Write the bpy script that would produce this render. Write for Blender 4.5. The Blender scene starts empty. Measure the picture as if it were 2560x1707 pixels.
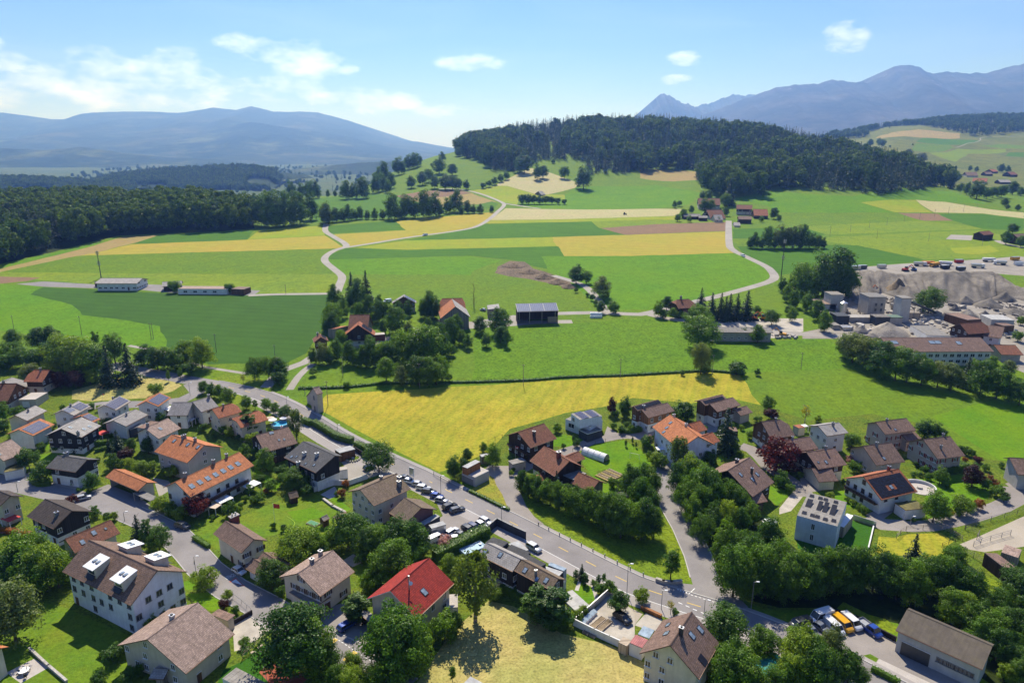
import bpy,math,random
import numpy as np
from mathutils import Vector,Matrix,geometry,noise as mnoise
random.seed(7); RNG = np.random.default_rng(7)
R = math.radians
SC = bpy.context.scene
COL = SC.collection

# ---------------------------------------------------------------- camera
CAM_H,PITCH,FPX = 100.0,R(15.9),1708.0          # drone height, tilt, focal length in photograph pixels
PW,PH = 2560.0,1707.0
cam_d = bpy.data.cameras.new('camera'); cam = bpy.data.objects.new('camera',cam_d); COL.objects.link(cam)
cam.location = (0,0,CAM_H); cam.rotation_euler = (math.pi/2 - PITCH,0,0)
cam_d.sensor_width = 36.0; cam_d.lens = 36.0*FPX/PW
cam_d.clip_start = 1.0; cam_d.clip_end = 60000.0
SC.camera = cam

# ---------------------------------------------------------------- sun and sky
SUN_AZ,SUN_EL = R(-5.0),R(50.0)
sv = Vector((math.sin(SUN_AZ)*math.cos(SUN_EL),math.cos(SUN_AZ)*math.cos(SUN_EL),math.sin(SUN_EL)))
sun_d = bpy.data.lights.new('sun','SUN'); sun = bpy.data.objects.new('sun',sun_d); COL.objects.link(sun)
sun_d.energy = 5.0; sun_d.angle = R(0.5); sun_d.color = (1.0,0.96,0.89)
sun.rotation_euler = sv.to_track_quat('Z','Y').to_euler(); sun.location = (0,0,300)

world = bpy.data.worlds.new('World'); SC.world = world; world.use_nodes = True
wn = world.node_tree; wn.nodes.clear()
def N(nt,t,**kw):
    n = nt.nodes.new(t)
    for k,v in kw.items():
        if k == 'inp':
            for a,b in v.items(): n.inputs[a].default_value = b
        else: setattr(n,k,v)
    return n
def LK(nt,a,b): nt.links.new(a,b)
wo = N(wn,'ShaderNodeOutputWorld'); wb = N(wn,'ShaderNodeBackground',inp={'Strength': 0.085})
sky = N(wn,'ShaderNodeTexSky',sky_type='NISHITA',sun_disc=False,sun_elevation=SUN_EL,sun_rotation=SUN_AZ,
        altitude=600.0,air_density=1.15,dust_density=0.0,ozone_density=4.0)
SKYTINT = (0.54,0.67,1.18,1)
tint = N(wn,'ShaderNodeMix',data_type='RGBA',blend_type='MULTIPLY',inp={0: 1.0})
tint.inputs[7].default_value = SKYTINT
LK(wn,sky.outputs[0],tint.inputs[6])
# clouds: banks of small cumulus low over the horizon, thin cirrus higher up, by direction (they lie at infinity)
tc = N(wn,'ShaderNodeTexCoord')
sep = N(wn,'ShaderNodeSeparateXYZ'); LK(wn,tc.outputs['Generated'],sep.inputs[0])
def M(nt,op,a=None,b=None,c=None,clamp=False):
    n = N(nt,'ShaderNodeMath',operation=op,use_clamp=clamp)
    for i,v in enumerate((a,b,c)):
        if v is None: continue
        if isinstance(v,(int,float)): n.inputs[i].default_value = v
        else: LK(nt,v,n.inputs[i])
    return n.outputs[0]
az = M(wn,'ARCTAN2',sep.outputs[0],sep.outputs[1])
el = M(wn,'ARCSINE',sep.outputs[2])
cmb = N(wn,'ShaderNodeCombineXYZ'); LK(wn,az,cmb.inputs[0]); LK(wn,el,cmb.inputs[1])
n1 = N(wn,'ShaderNodeTexNoise',inp={'Scale': 16.0,'Detail': 9.0,'Roughness': 0.58})
mp = N(wn,'ShaderNodeMapping'); mp.inputs['Scale'].default_value = (1.0,2.1,1.0); LK(wn,cmb.outputs[0],mp.inputs[0]); LK(wn,mp.outputs[0],n1.inputs[0])
def AZ(px): return math.atan((px-1280)/1776.0)
def ELV(py): return math.atan((368-py)/1650.0)
CLOUDS = [(60,255,130,48),(330,228,120,44),(420,215,110,40),(520,255,70,35),(760,190,120,38),(640,160,60,20),(700,245,110,26),(900,268,120,26),(1010,268,60,18),
          (1180,188,75,18),(1120,290,70,16),(2075,160,48,34),(1705,183,45,14),(1680,226,40,10),(200,270,200,30),(15,185,30,14),(880,205,30,12)]
CL2 = [(-1.2,.08,.3,.05),(-2.2,.1,.4,.06),(2.1,.12,.35,.05),(1.3,.07,.3,.04),(3.0,.09,.4,.05),(-2.9,.1,.3,.05)]
acc = None
for (a0,e0,ra,re) in [(AZ(c[0]),ELV(c[1]),c[2]/1776.0,c[3]/1650.0) for c in CLOUDS] + CL2:
    dx = M(wn,'MULTIPLY',M(wn,'SUBTRACT',az,a0),1/ra); dy = M(wn,'MULTIPLY',M(wn,'SUBTRACT',el,e0),1/re)
    d2 = M(wn,'ADD',M(wn,'MULTIPLY',dx,dx),M(wn,'MULTIPLY',dy,dy))
    b = M(wn,'SUBTRACT',1.0,d2,clamp=False)
    b = M(wn,'MAXIMUM',b,-1.0)
    acc = b if acc is None else M(wn,'MAXIMUM',acc,b)
cl = M(wn,'ADD',M(wn,'MULTIPLY',acc,0.30),M(wn,'MULTIPLY',M(wn,'SUBTRACT',n1.outputs[0],0.5),2.6))
cl = M(wn,'MULTIPLY',M(wn,'SUBTRACT',cl,-0.05),1.1,clamp=True)
soft = M(wn,'MULTIPLY_ADD',acc,1.5,1.0,clamp=True)
cl = M(wn,'MULTIPLY',M(wn,'MULTIPLY',cl,soft),0.72)
n2 = N(wn,'ShaderNodeTexNoise',inp={'Scale': 3.2,'Detail': 7.0,'Roughness': 0.55,'Distortion': 0.4})
mp2 = N(wn,'ShaderNodeMapping'); mp2.inputs['Scale'].default_value = (1.0,5.5,1.0); mp2.inputs['Rotation'].default_value = (0,0,0.12)
LK(wn,cmb.outputs[0],mp2.inputs[0]); LK(wn,mp2.outputs[0],n2.inputs[0])
ci = M(wn,'MULTIPLY',M(wn,'SUBTRACT',n2.outputs[0],0.47,clamp=True),1.3,clamp=True)
allc = M(wn,'ADD',cl,M(wn,'MULTIPLY',ci,0.16),clamp=True)
cmix = N(wn,'ShaderNodeMix',data_type='RGBA'); cmix.inputs[7].default_value = (13.5,14.8,18.5,1)
LK(wn,allc,cmix.inputs[0]); LK(wn,tint.outputs[2],cmix.inputs[6])
world.cycles.sampling_method = 'MANUAL'; world.cycles.sample_map_resolution = 256
LK(wn,cmix.outputs[2],wb.inputs['Color']); LK(wn,wb.outputs[0],wo.inputs[0])

# ---------------------------------------------------------------- exposure and render settings
SC.view_settings.view_transform = 'Standard'; SC.view_settings.look = 'None'
SC.view_settings.exposure = 0.5; SC.view_settings.gamma = 1.0; SC.view_settings.use_curve_mapping = False
SC.render.engine = 'CYCLES'; SC.cycles.use_denoising = True
try: SC.cycles.denoiser = 'OPENIMAGEDENOISE'
except Exception: pass
SC.cycles.max_bounces = 5; SC.cycles.diffuse_bounces = 2; SC.cycles.transmission_bounces = 3; SC.cycles.volume_bounces = 0
SC.cycles.transparent_max_bounces = 4; SC.cycles.sample_clamp_indirect = 4.0; SC.cycles.caustics_reflective = False; SC.cycles.caustics_refractive = False

# ---------------------------------------------------------------- photograph pixel <-> place
VIEWS = {'F': (0,0,.91875),'S': (0,0,1.0),'Z1': (0,900,3.92),'Z2': (0,1300,3.852),'Z3': (500,950,3.92),'Z4': (500,1300,3.852),
         'A1': (1000,1100,3.92),'A2': (1000,1307,3.92),'A3': (1220,940,3.92),'A4': (1500,1307,3.92),
         'B1': (1700,940,4.752),'B2': (2100,1000,4.752),'B3': (1900,1200,3.564),'B4': (1950,1400,3.856),
         'C1': (1600,600,2.45),'C2': (2020,640,4.356),'C3': (760,640,4.2),'C4': (1240,640,4.2),
         'D1': (0,400,2.735),'D2': (780,360,2.735),'D3': (1600,250,2.45),'D4': (0,100,1.8375)}
def S(v,p):
    o = VIEWS[v]; return (o[0]+p[0]/o[2],o[1]+p[1]/o[2])
CP,SP = math.cos(PITCH),math.sin(PITCH)
def ray(p):
    u = (p[0]-PW/2)/FPX; v = (PH/2-p[1])/FPX
    return Vector((u,CP+v*SP,-SP+v*CP))
def MP(py):
    v = (PH/2-py)/FPX; return (-SP+v*CP)/(CP+v*SP)
def project(w):
    x,y,z = w[0],w[1],w[2]-CAM_H
    c = y*CP - z*SP; vv = y*SP + z*CP
    return (PW/2+FPX*x/c,PH/2-FPX*vv/c)

# ---------------------------------------------------------------- the lie of the land: height profiles outwards from the village, by bearing
# (bearing px at the horizon, [(distance, z or ('p', row))...])
def prof(px,L):
    ys,zs = [],[]
    for d,z in L:
        ys.append(math.log(d)); zs.append(CAM_H+d*MP(z[1]) if isinstance(z,tuple) else float(z))
    return ((px-1280)/1776.0,ys,zs)
p_ = lambda r: ('p',r)
NEAR = [(20,0),(195,0),(300,6),(450,14),(600,21.5),(760,27)]
END = [(3500,-45),(9000,-50)]
PROFILES = [
 prof(-900,NEAR+[(1100,5),(1700,-40)]+END),
 prof(0,   NEAR+[(830,27),(1150,5),(1700,-40)]+END),
 prof(350,NEAR+[(860,28),(1150,2),(1700,-40)]+END),
 prof(640,NEAR+[(1000,30),(1250,10),(1800,-40)]+END),
 prof(850,NEAR+[(1000,32),(1200,22),(1900,-40)]+END),
 prof(920,NEAR+[(1050,36),(1250,38),(1500,10),(2100,-40)]+END),
 prof(1000,NEAR+[(1000,37),(1320,p_(418)),(1500,55),(2300,-40)]+END),
 prof(1080,NEAR+[(1000,38),(1200,p_(430)),(1450,p_(390)),(1600,85),(2500,-30)]+END),
 prof(1200,NEAR+[(980,p_(487)),(1150,p_(440)),(1400,p_(388)),(1600,p_(362)),(1800,100),(2700,-10)]+END),
 prof(1320,NEAR+[(960,p_(490)),(1100,p_(441)),(1300,p_(400)),(1650,p_(342)),(1900,115),(2800,10)]+END),
 prof(1480,NEAR+[(960,p_(494)),(1150,p_(438)),(1650,p_(326)),(1900,130),(2800,30)]+END),
 prof(1620,NEAR+[(1000,p_(482)),(1180,p_(432)),(1600,p_(322)),(1900,130),(2800,30)]+END),
 prof(1760,NEAR+[(910,p_(490)),(1100,p_(440)),(1550,p_(332)),(1900,120),(2800,30)]+END),
 prof(1900,NEAR+[(920,p_(476)),(1100,p_(430)),(1450,p_(348)),(1900,100),(2800,40)]+END),
 prof(2080,NEAR+[(920,p_(472)),(1100,p_(425)),(1300,p_(384)),(1700,70),(2300,90),(2700,p_(338)),(3300,120),(4500,30),(9000,-30)]),
 prof(2240,NEAR+[(900,p_(472)),(1020,p_(440)),(1150,p_(428)),(1500,42),(2000,p_(372)),(2600,p_(328)),(3100,p_(312)),(4500,90),(9000,-30)]),
 prof(2380,NEAR+[(900,p_(490)),(1000,42),(1300,p_(470)),(1600,p_(437)),(2000,p_(392)),(2600,p_(326)),(3200,p_(296)),(4500,130),(9000,-30)]),
 prof(2560,NEAR+[(1000,32),(1300,p_(468)),(1600,p_(440)),(2000,p_(398)),(2600,p_(335)),(3200,p_(290)),(4500,150),(9000,-30)]),
 prof(3400,NEAR+[(1000,32),(1300,30),(1600,42),(2000,60),(2600,140),(3200,200),(4500,150),(9000,-30)]),
]
PA = np.array([p[0] for p in PROFILES])
LOGS = np.linspace(math.log(20),math.log(9000),500)
def smooth_tab():
    T = []
    for a,ys,zs in PROFILES:
        z = np.interp(LOGS,ys,zs)
        k = np.hanning(15); k /= k.sum()
        z = np.convolve(np.pad(z,7,mode='edge'),k,mode='valid')
        T.append(z)
    return np.array(T)
TAB = smooth_tab()
def h_arr(x,y):
    x = np.asarray(x,float); y = np.asarray(y,float)
    yy = np.maximum(y,20.0); a = np.clip(x/yy,PA[0],PA[-1])
    i = np.clip(np.searchsorted(PA,a)-1,0,len(PA)-2)
    t = (a-PA[i])/(PA[i+1]-PA[i]); t = np.clip(t,0,1)
    l = np.clip((np.log(yy)-LOGS[0])/(LOGS[1]-LOGS[0]),0,len(LOGS)-1.001)
    j = l.astype(int); f = l-j
    z0 = TAB[i,j]*(1-f)+TAB[i,j+1]*f; z1 = TAB[i+1,j]*(1-f)+TAB[i+1,j+1]*f
    s = t*t*(3-2*t)*.5+t*.5
    z = z0*(1-s)+z1*s
    far = np.clip((yy-900)/900,0,1)
    z = z + far*(4*np.sin(x*.011+y*.004)*np.sin(y*.009-x*.003)+2*np.sin(x*.031+1.3)*np.sin(y*.023))
    return z
def h(x,y): return float(h_arr([x],[y])[0])
def G(p,z=0.0):
    """the place on the ground (plus z) that the photograph shows at this pixel"""
    r = ray(p)
    if r.z < -1e-6:
        t = (z-CAM_H)/r.z
        if t*r.y < 180: return Vector((r.x*t,r.y*t,z))
    ys = np.exp(np.linspace(math.log(170),math.log(8500),1200)); s = ys/r.y
    d = CAM_H+r.z*s-h_arr(r.x*s,ys)-z
    k = np.argmax(d < 0)
    if d[k] >= 0: k = len(ys)-1
    if k == 0: k = 1
    f = d[k-1]/(d[k-1]-d[k]+1e-9); f = min(max(f,0),1)
    Y = ys[k-1]+(ys[k]-ys[k-1])*f; t = Y/r.y
    return Vector((r.x*t,Y,h(r.x*t,Y)+z))
def GV(v,p,z=0.0): return G(S(v,p),z)
def atY(p,Y):
    r = ray(p); t = Y/r.y; return Vector((r.x*t,Y,CAM_H+r.z*t))
def row_z(y,row): return CAM_H+y*MP(row)

# ---------------------------------------------------------------- materials (all procedural)
MATS = {}
def newmat(name):
    m = bpy.data.materials.new(name); m.use_nodes = True; nt = m.node_tree
    b = nt.nodes['Principled BSDF']; MATS[name] = m
    return m,nt,b
def pos(nt): return N(nt,'ShaderNodeNewGeometry').outputs['Position']
def noise(nt,vec,scale,detail=4.0,rough=.55,dist=0.0):
    n = N(nt,'ShaderNodeTexNoise',inp={'Scale': scale,'Detail': detail,'Roughness': rough,'Distortion': dist})
    LK(nt,vec,n.inputs['Vector']); return n.outputs[0]
def ramp(nt,fac,stops):
    r = N(nt,'ShaderNodeValToRGB'); e = r.color_ramp.elements
    while len(e) < len(stops): e.new(0.5)
    for k,(p,c) in enumerate(stops): e[k].position = p; e[k].color = (*c,1)
    LK(nt,fac,r.inputs[0]); return r.outputs[0]
def mixc(nt,fac,a,b,mode='MIX'):
    n = N(nt,'ShaderNodeMix',data_type='RGBA',blend_type=mode)
    for i,v in ((0,fac),(6,a),(7,b)):
        if isinstance(v,(int,float)): n.inputs[i].default_value = v
        elif isinstance(v,tuple): n.inputs[i].default_value = (*v[:3],1)
        else: LK(nt,v,n.inputs[i])
    return n.outputs[2]
def bump(nt,bsdf,hgt,strength=.3,dist=.1):
    b = N(nt,'ShaderNodeBump',inp={'Strength': strength,'Distance': dist})
    LK(nt,hgt,b.inputs['Height']); LK(nt,b.outputs[0],bsdf.inputs['Normal'])
def sc3(c,k): return tuple(min(1,x*k) for x in c)
def plain(name,c,rough=.6,metal=0.0,var=.12,vs=1.2,spec=.3,emit=None):
    m,nt,b = newmat(name)
    tcn = N(nt,'ShaderNodeTexCoord'); n = noise(nt,tcn.outputs['Object'],vs,5)
    col = ramp(nt,n,[(.3,sc3(c,1-var)),(.7,sc3(c,1+var))])
    LK(nt,col,b.inputs['Base Color']); b.inputs['Roughness'].default_value = rough; b.inputs['Metallic'].default_value = metal
    b.inputs['Specular IOR Level'].default_value = spec
    return m
def grass(name,c,var=.25,ns=.05,fine=.9,stripe=None,hue=(1.25,1.08,.7),clump=.5):
    """meadow: big tone patches, fine clumps, optional mowing / drilling lines (period m, angle, amount)"""
    m,nt,b = newmat(name); P = pos(nt)
    big = noise(nt,P,ns,5,.6); mid = noise(nt,P,ns*7,4,.6); fin = noise(nt,P,fine,3,.65)
    c2 = tuple(min(1,x*k) for x,k in zip(c,hue))
    col = mixc(nt,ramp(nt,big,[(.35,(0,0,0)),(.65,(1,1,1))]),c,c2)
    col = mixc(nt,.8,col,ramp(nt,mid,[(.3,(1-var,)*3),(.7,(1+var,)*3)]),'MULTIPLY')
    col = mixc(nt,clump,col,ramp(nt,fin,[(.36,(.5,.52,.5)),(.52,(1.06,1.06,1.06)),(.7,(1.22,1.2,1.1))]),'MULTIPLY')
    if stripe:
        per,ang,amt = stripe[:3]; c3 = stripe[3] if len(stripe) > 3 else (.7,.72,.65)
        mp = N(nt,'ShaderNodeMapping'); mp.inputs['Rotation'].default_value = (0,0,ang); LK(nt,P,mp.inputs[0])
        w = N(nt,'ShaderNodeTexWave',wave_type='BANDS',bands_direction='X',inp={'Scale': math.pi/per/10*2,'Distortion': stripe[4] if len(stripe) > 4 else 3.0,'Detail': 3.0,'Detail Scale': .25,'Detail Roughness': .6})
        LK(nt,mp.outputs[0],w.inputs[0])
        col = mixc(nt,M(nt,'MULTIPLY',ramp(nt,w.outputs[1],[(.45,(0,0,0)),(.8,(1,1,1))]),amt),col,mixc(nt,1.0,col,c3,'MULTIPLY'))
    LK(nt,col,b.inputs['Base Color']); b.inputs['Roughness'].default_value = .9; b.inputs['Specular IOR Level'].default_value = .08
    bump(nt,b,fin,.55,.35)
    return m
grass('meadow',(.098,.178,.013),.2)
grass('meadow_light',(.140,.215,.018),.2,.03)
grass('meadow_bright',(.085,.198,.008),.16,.03)
grass('meadow_deep',(.060,.150,.010),.18,.04)
grass('pasture',(.085,.180,.010),.22,.035,clump=.8)
grass('wheat_green',(.042,.104,.012),.12,.012,1.6,(13,1.75,.35,(.72,.75,.8),6.0),hue=(1.1,1.1,.9),clump=.25)
grass('crop_green',(.055,.140,.010),.12,.015,1.6,(15,1.5,.45,(.72,.76,.78),1.0),hue=(1.15,1.12,.9),clump=.25)
grass('hay_yellow',(.370,.295,.030),.2,.018,1.0,(9.0,.32,.38,(.66,.84,.6),9.0),hue=(.74,.95,.8),clump=.5)
grass('crop_yellow',(.370,.280,.045),.10,.02,1.4,(14,1.45,.45,(.78,.86,.65),1.5),hue=(.86,1.03,.85),clump=.22)
grass('crop_yellowgreen',(.270,.275,.022),.10,.02,1.4,(14,1.5,.4,(.78,.85,.75),1.5),hue=(.8,1.04,.85),clump=.22)
grass('mown_pale',(.42,.36,.19),.16,.05,.8,(7.0,-.3,.5,(.80,.80,.66),4.0),hue=(.9,1.0,.9),clump=.4)
grass('hay_dry',(.40,.325,.115),.22,.07,1.9,(5.0,1.15,.25,(.78,.8,.66),16.0),hue=(.80,.95,.8),clump=.6)
grass('dry_bank',(.300,.230,.045),.25,.12,1.6,hue=(.7,1.0,.6),clump=.7)
grass('lawn',(.085,.195,.008),.14,.08,1.4,hue=(1.5,1.15,.9),clump=.35)
grass('lawn_warm',(.145,.190,.014),.2,.09,1.3,hue=(.65,.95,.9),clump=.4)
grass('lawn_sport',(.030,.105,.010),.08,.08,1.4,clump=.25)
grass('verge',(.130,.195,.014),.3,.1,1.6,clump=.8)
grass('soil_brown',(.200,.128,.075),.12,.03,1.2,(4.0,.2,.3,(.85,.85,.85),2.0),hue=(1.1,1.1,1.1),clump=.3)
grass('soil_tan',(.300,.215,.085),.12,.03,1.2,hue=(.9,1.05,.9),clump=.25)
grass('soil_dark',(.185,.135,.090),.25,.1,.7,hue=(.7,.75,.8),clump=.7)
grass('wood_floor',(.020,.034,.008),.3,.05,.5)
grass('valley',(.058,.095,.032),.3,.004,.05,hue=(1.4,1.1,.8),clump=.3)
grass('garden',(.085,.140,.014),.4,.22,1.8,hue=(1.5,1.15,1.0),clump=.9)
def paving(name,c,var=.1,crack=.25,ns=.35):
    m,nt,b = newmat(name); P = pos(nt)
    big = noise(nt,P,ns*.3,5,.6); fin = noise(nt,P,3.0,4,.7)
    col = ramp(nt,big,[(.3,sc3(c,1-var)),(.7,sc3(c,1+var))])
    col = mixc(nt,.6,col,ramp(nt,fin,[(.3,(.86,)*3),(.7,(1.1,)*3)]),'MULTIPLY')
    w = noise(nt,P,.16,6,.7,1.5)
    col = mixc(nt,crack,col,ramp(nt,w,[(.485,(1,1,1)),(.5,(.72,.72,.74)),(.515,(1,1,1))]),'MULTIPLY')
    LK(nt,col,b.inputs['Base Color']); b.inputs['Roughness'].default_value = .85; b.inputs['Specular IOR Level'].default_value = .25
    bump(nt,b,fin,.15,.02); return m
paving('asphalt',(.225,.207,.200),.17,.45); paving('asphalt_warm',(.250,.222,.200),.17,.45); paving('pavement',(.315,.285,.265))
paving('lane',(.30,.272,.236),.12,.1); paving('gravel',(.40,.36,.30),.2,.3,1.2); paving('slabs',(.42,.38,.34),.12,.3,1.0)
paving('red_floor',(.30,.075,.040),.1,.05); paving('sand',(.37,.32,.25),.12,.2); grass('far_grass',(.105,.135,.030),.25,.006,.2,hue=(1.35,1.1,.9),clump=.3)
paving('quarry_floor',(.27,.24,.20),.18,.3,.5)
paving('kerb_stone',(.42,.40,.37)); paving('water_far',(.20,.30,.42),.05,0)
plain('paint_white',(.72,.71,.68),.7,var=.08); plain('paint_yellow',(.62,.42,.08),.7,var=.1); plain('paint_red',(.45,.09,.06),.7,var=.1)
# ---- roofs: UV in metres, u along the ridge, v down the slope
def tiles(name,c,row=.36,colw=.30,var=.28,gap=.45,moss=.0,bumpd=.05,streak=.4):
    m,nt,b = newmat(name)
    uv = N(nt,'ShaderNodeUVMap').outputs[0]
    br = N(nt,'ShaderNodeTexBrick',offset=.5,inp={'Color1': (*sc3(c,1-var),1),'Color2': (*sc3(c,1+var),1),'Mortar': (*sc3(c,1-gap),1),
           'Scale': 1.0,'Mortar Size': row*.13,'Mortar Smooth': .5,'Bias': 0.0,'Brick Width': colw,'Row Height': row})
    LK(nt,uv,br.inputs[0])
    n = noise(nt,uv,.55,6,.65); col = mixc(nt,.75,br.outputs[0],ramp(nt,n,[(.3,(.64,)*3),(.7,(1.24,)*3)]),'MULTIPLY')
    mp = N(nt,'ShaderNodeMapping'); mp.inputs['Scale'].default_value = (1.6,.12,1); LK(nt,uv,mp.inputs[0])
    st = noise(nt,mp.outputs[0],1.0,4,.6); col = mixc(nt,streak,col,ramp(nt,st,[(.35,(.6,.58,.56)),(.6,(1.1,)*3)]),'MULTIPLY')
    oi = N(nt,'ShaderNodeObjectInfo'); col = mixc(nt,.7,col,ramp(nt,oi.outputs['Random'],[(0,(.85,.86,.88)),(1,(1.13,1.1,1.06))]),'MULTIPLY')
    if moss:
        col = mixc(nt,M(nt,'MULTIPLY',ramp(nt,noise(nt,uv,.35,6,.75),[(.48,(0,0,0)),(.7,(1,1,1))]),moss),col,(.17,.14,.055))
    LK(nt,col,b.inputs['Base Color']); b.inputs['Roughness'].default_value = .75; b.inputs['Specular IOR Level'].default_value = .25
    # each course laps over the one below: saw-tooth relief
    s = N(nt,'ShaderNodeSeparateXYZ'); LK(nt,uv,s.inputs[0]); saw = M(nt,'FRACT',M(nt,'MULTIPLY',s.outputs[1],1/row))
    bump(nt,b,M(nt,'ADD',saw,M(nt,'MULTIPLY',br.outputs[1],-.6)),.8,bumpd)
    return m
tiles('tile_brown',(.255,.165,.122)); tiles('tile_dark',(.085,.066,.056)); tiles('tile_pink',(.420,.300,.240)); tiles('tile_mauve',(.265,.168,.128))
tiles('tile_orange',(.520,.190,.075),var=.22,gap=.35); tiles('tile_terracotta',(.440,.150,.068),var=.28); tiles('tile_rust',(.270,.108,.062),moss=.25)
tiles('tile_red',(.400,.042,.030),.40,.34,.22,.6,streak=.45); tiles('tile_grey',(.330,.310,.295),var=.12); tiles('slate',(.125,.120,.118),.3,.4,.18,.3)
tiles('tile_old',(.215,.155,.110),moss=.5); tiles('eternit',(.370,.345,.320),.5,.6,.1,.25); tiles('anthracite',(.060,.060,.064),.3,.4,.15,.3)
tiles('corrugated',(.165,.135,.105),1.9,.30,.10,.35,moss=.25,bumpd=.04); tiles('bitumen',(.235,.220,.200),1.0,5.0,.07,.12); tiles('greenroof',(.130,.115,.035),1.2,1.2,.3,.1,.5)
tiles('tile_rose',(.40,.15,.15),.4,.4,.1,.3); tiles('sheetmetal',(.55,.55,.54),4.0,.6,.05,.3)
def render_wall(name,c,dirt=.18,rough=.85):
    m,nt,b = newmat(name); tcn = N(nt,'ShaderNodeTexCoord'); o = tcn.outputs['Object']
    n = noise(nt,o,.5,6,.65); f = noise(nt,o,9,3,.6)
    mp = N(nt,'ShaderNodeMapping'); mp.inputs['Scale'].default_value = (1.3,1.3,.1); LK(nt,o,mp.inputs[0]); st = noise(nt,mp.outputs[0],1.2,4,.6)
    col = ramp(nt,n,[(.3,sc3(c,1-dirt)),(.7,sc3(c,1.03))]); col = mixc(nt,.35,col,ramp(nt,st,[(.35,(.78,.76,.72)),(.6,(1.03,)*3)]),'MULTIPLY')
    LK(nt,col,b.inputs['Base Color']); b.inputs['Roughness'].default_value = rough; b.inputs['Specular IOR Level'].default_value = .15
    bump(nt,b,f,.12,.02); return m
render_wall('wall_white',(.74,.73,.70)); render_wall('wall_cream',(.66,.60,.48)); render_wall('wall_beige',(.52,.46,.38)); render_wall('wall_grey',(.46,.45,.43))
render_wall('wall_pink',(.50,.41,.36)); render_wall('wall_bluewhite',(.70,.74,.80)); render_wall('wall_mauve',(.24,.12,.125)); render_wall('concrete',(.42,.39,.35),.3)
render_wall('wall_yellow',(.62,.50,.30)); render_wall('wall_anthracite',(.060,.064,.075))
def wood(name,c,vert=True,plank=.16,var=.35):
    m,nt,b = newmat(name); tcn = N(nt,'ShaderNodeTexCoord'); s = N(nt,'ShaderNodeSeparateXYZ'); LK(nt,tcn.outputs['Object'],s.inputs[0])
    u = M(nt,'ADD',s.outputs[0],s.outputs[1]) if vert else s.outputs[2]
    t = M(nt,'MULTIPLY',u,1/plank); fl = M(nt,'FLOOR',t); fr = M(nt,'FRACT',t)
    wn_ = N(nt,'ShaderNodeTexWhiteNoise',noise_dimensions='1D'); LK(nt,fl,wn_.inputs['W'])
    col = ramp(nt,wn_.outputs[0],[(0,sc3(c,1-var)),(1,sc3(c,1+var))])
    mp = N(nt,'ShaderNodeMapping'); mp.inputs['Scale'].default_value = (6,6,.6) if vert else (.6,.6,6); LK(nt,tcn.outputs['Object'],mp.inputs[0])
    col = mixc(nt,.5,col,ramp(nt,noise(nt,mp.outputs[0],2,4),[(.3,(.7,)*3),(.7,(1.2,)*3)]),'MULTIPLY')
    g = ramp(nt,fr,[(0,(.25,)*3),(.08,(1,)*3),(.95,(1,)*3),(1,(.25,)*3)]); col = mixc(nt,.8,col,g,'MULTIPLY')
    LK(nt,col,b.inputs['Base Color']); b.inputs['Roughness'].default_value = .8; b.inputs['Specular IOR Level'].default_value = .15; bump(nt,b,g,.4,.02); return m
wood('wood_dark',(.060,.036,.026)); wood('wood_brown',(.135,.070,.038)); wood('wood_orange',(.30,.135,.055)); wood('wood_grey',(.26,.225,.19)); wood('wood_black',(.032,.028,.030))
wood('wood_pale',(.42,.34,.25)); wood('wood_boards',(.30,.22,.15),False)
plain('trim_white',(.74,.73,.71),.5); plain('trim_brown',(.11,.065,.045),.6); plain('trim_grey',(.20,.20,.20),.5); plain('copper',(.20,.115,.075),.45,.3); plain('shutter_green',(.09,.15,.11),.6)
plain('shutter_red',(.20,.035,.035),.6); plain('shutter_brown',(.085,.050,.036),.6); plain('metal',(.48,.48,.49),.35,.7); plain('metal_dark',(.075,.078,.083),.45,.5); plain('steel_pole',(.30,.30,.31),.45,.6)
plain('black_plastic',(.022,.022,.024),.6); plain('rubber',(.018,.018,.019),.85); plain('brick_red',(.22,.060,.045),.85,var=.3,vs=5); plain('fabric_white',(.76,.75,.73),.8); plain('fabric_beige',(.55,.44,.34),.85)
plain('fabric_teal',(.020,.22,.20),.7); plain('fabric_red',(.52,.055,.045),.75); plain('fabric_orange',(.50,.16,.07),.8); plain('fabric_green',(.05,.20,.09),.7); plain('plastic_blue',(.035,.17,.52),.4); plain('pool_water',(.08,.42,.62),.06,var=.12,spec=.6)
plain('pool_shell',(.22,.36,.48),.4); plain('bark',(.095,.072,.052),.95,var=.35,vs=3); plain('bark_pale',(.25,.22,.19),.95,var=.3,vs=3); plain('stone',(.40,.37,.33),.9,var=.3,vs=1.5); plain('rock_dark',(.17,.155,.14),.95,var=.4,vs=.9)
plain('yellow_machine',(.62,.30,.03),.5); plain('red_machine',(.45,.035,.03),.45); plain('orange_machine',(.55,.14,.03),.5); plain('white_wrap',(.72,.73,.74),.35,var=.05); plain('skin',(.45,.28,.20),.6); plain('cloth_dark',(.05,.05,.08),.8); plain('cloth_rust',(.32,.12,.06),.8)
plain('lamp_white',(.78,.78,.78),.4); plain('tail_red',(.35,.01,.01),.25,spec=.5); plain('head_glass',(.65,.67,.70),.12,spec=.6); plain('hose_green',(.40,.55,.05),.6); plain('hair_dark',(.03,.02,.015),.8)
def glassy(name,c,rough=.08,spec=.6):
    m,nt,b = newmat(name); tcn = N(nt,'ShaderNodeTexCoord'); n = noise(nt,tcn.outputs['Object'],.9,3)
    LK(nt,ramp(nt,n,[(.3,sc3(c,.7)),(.7,sc3(c,1.4))]),b.inputs['Base Color']); b.inputs['Roughness'].default_value = rough; b.inputs['Specular IOR Level'].default_value = spec; return m
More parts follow.
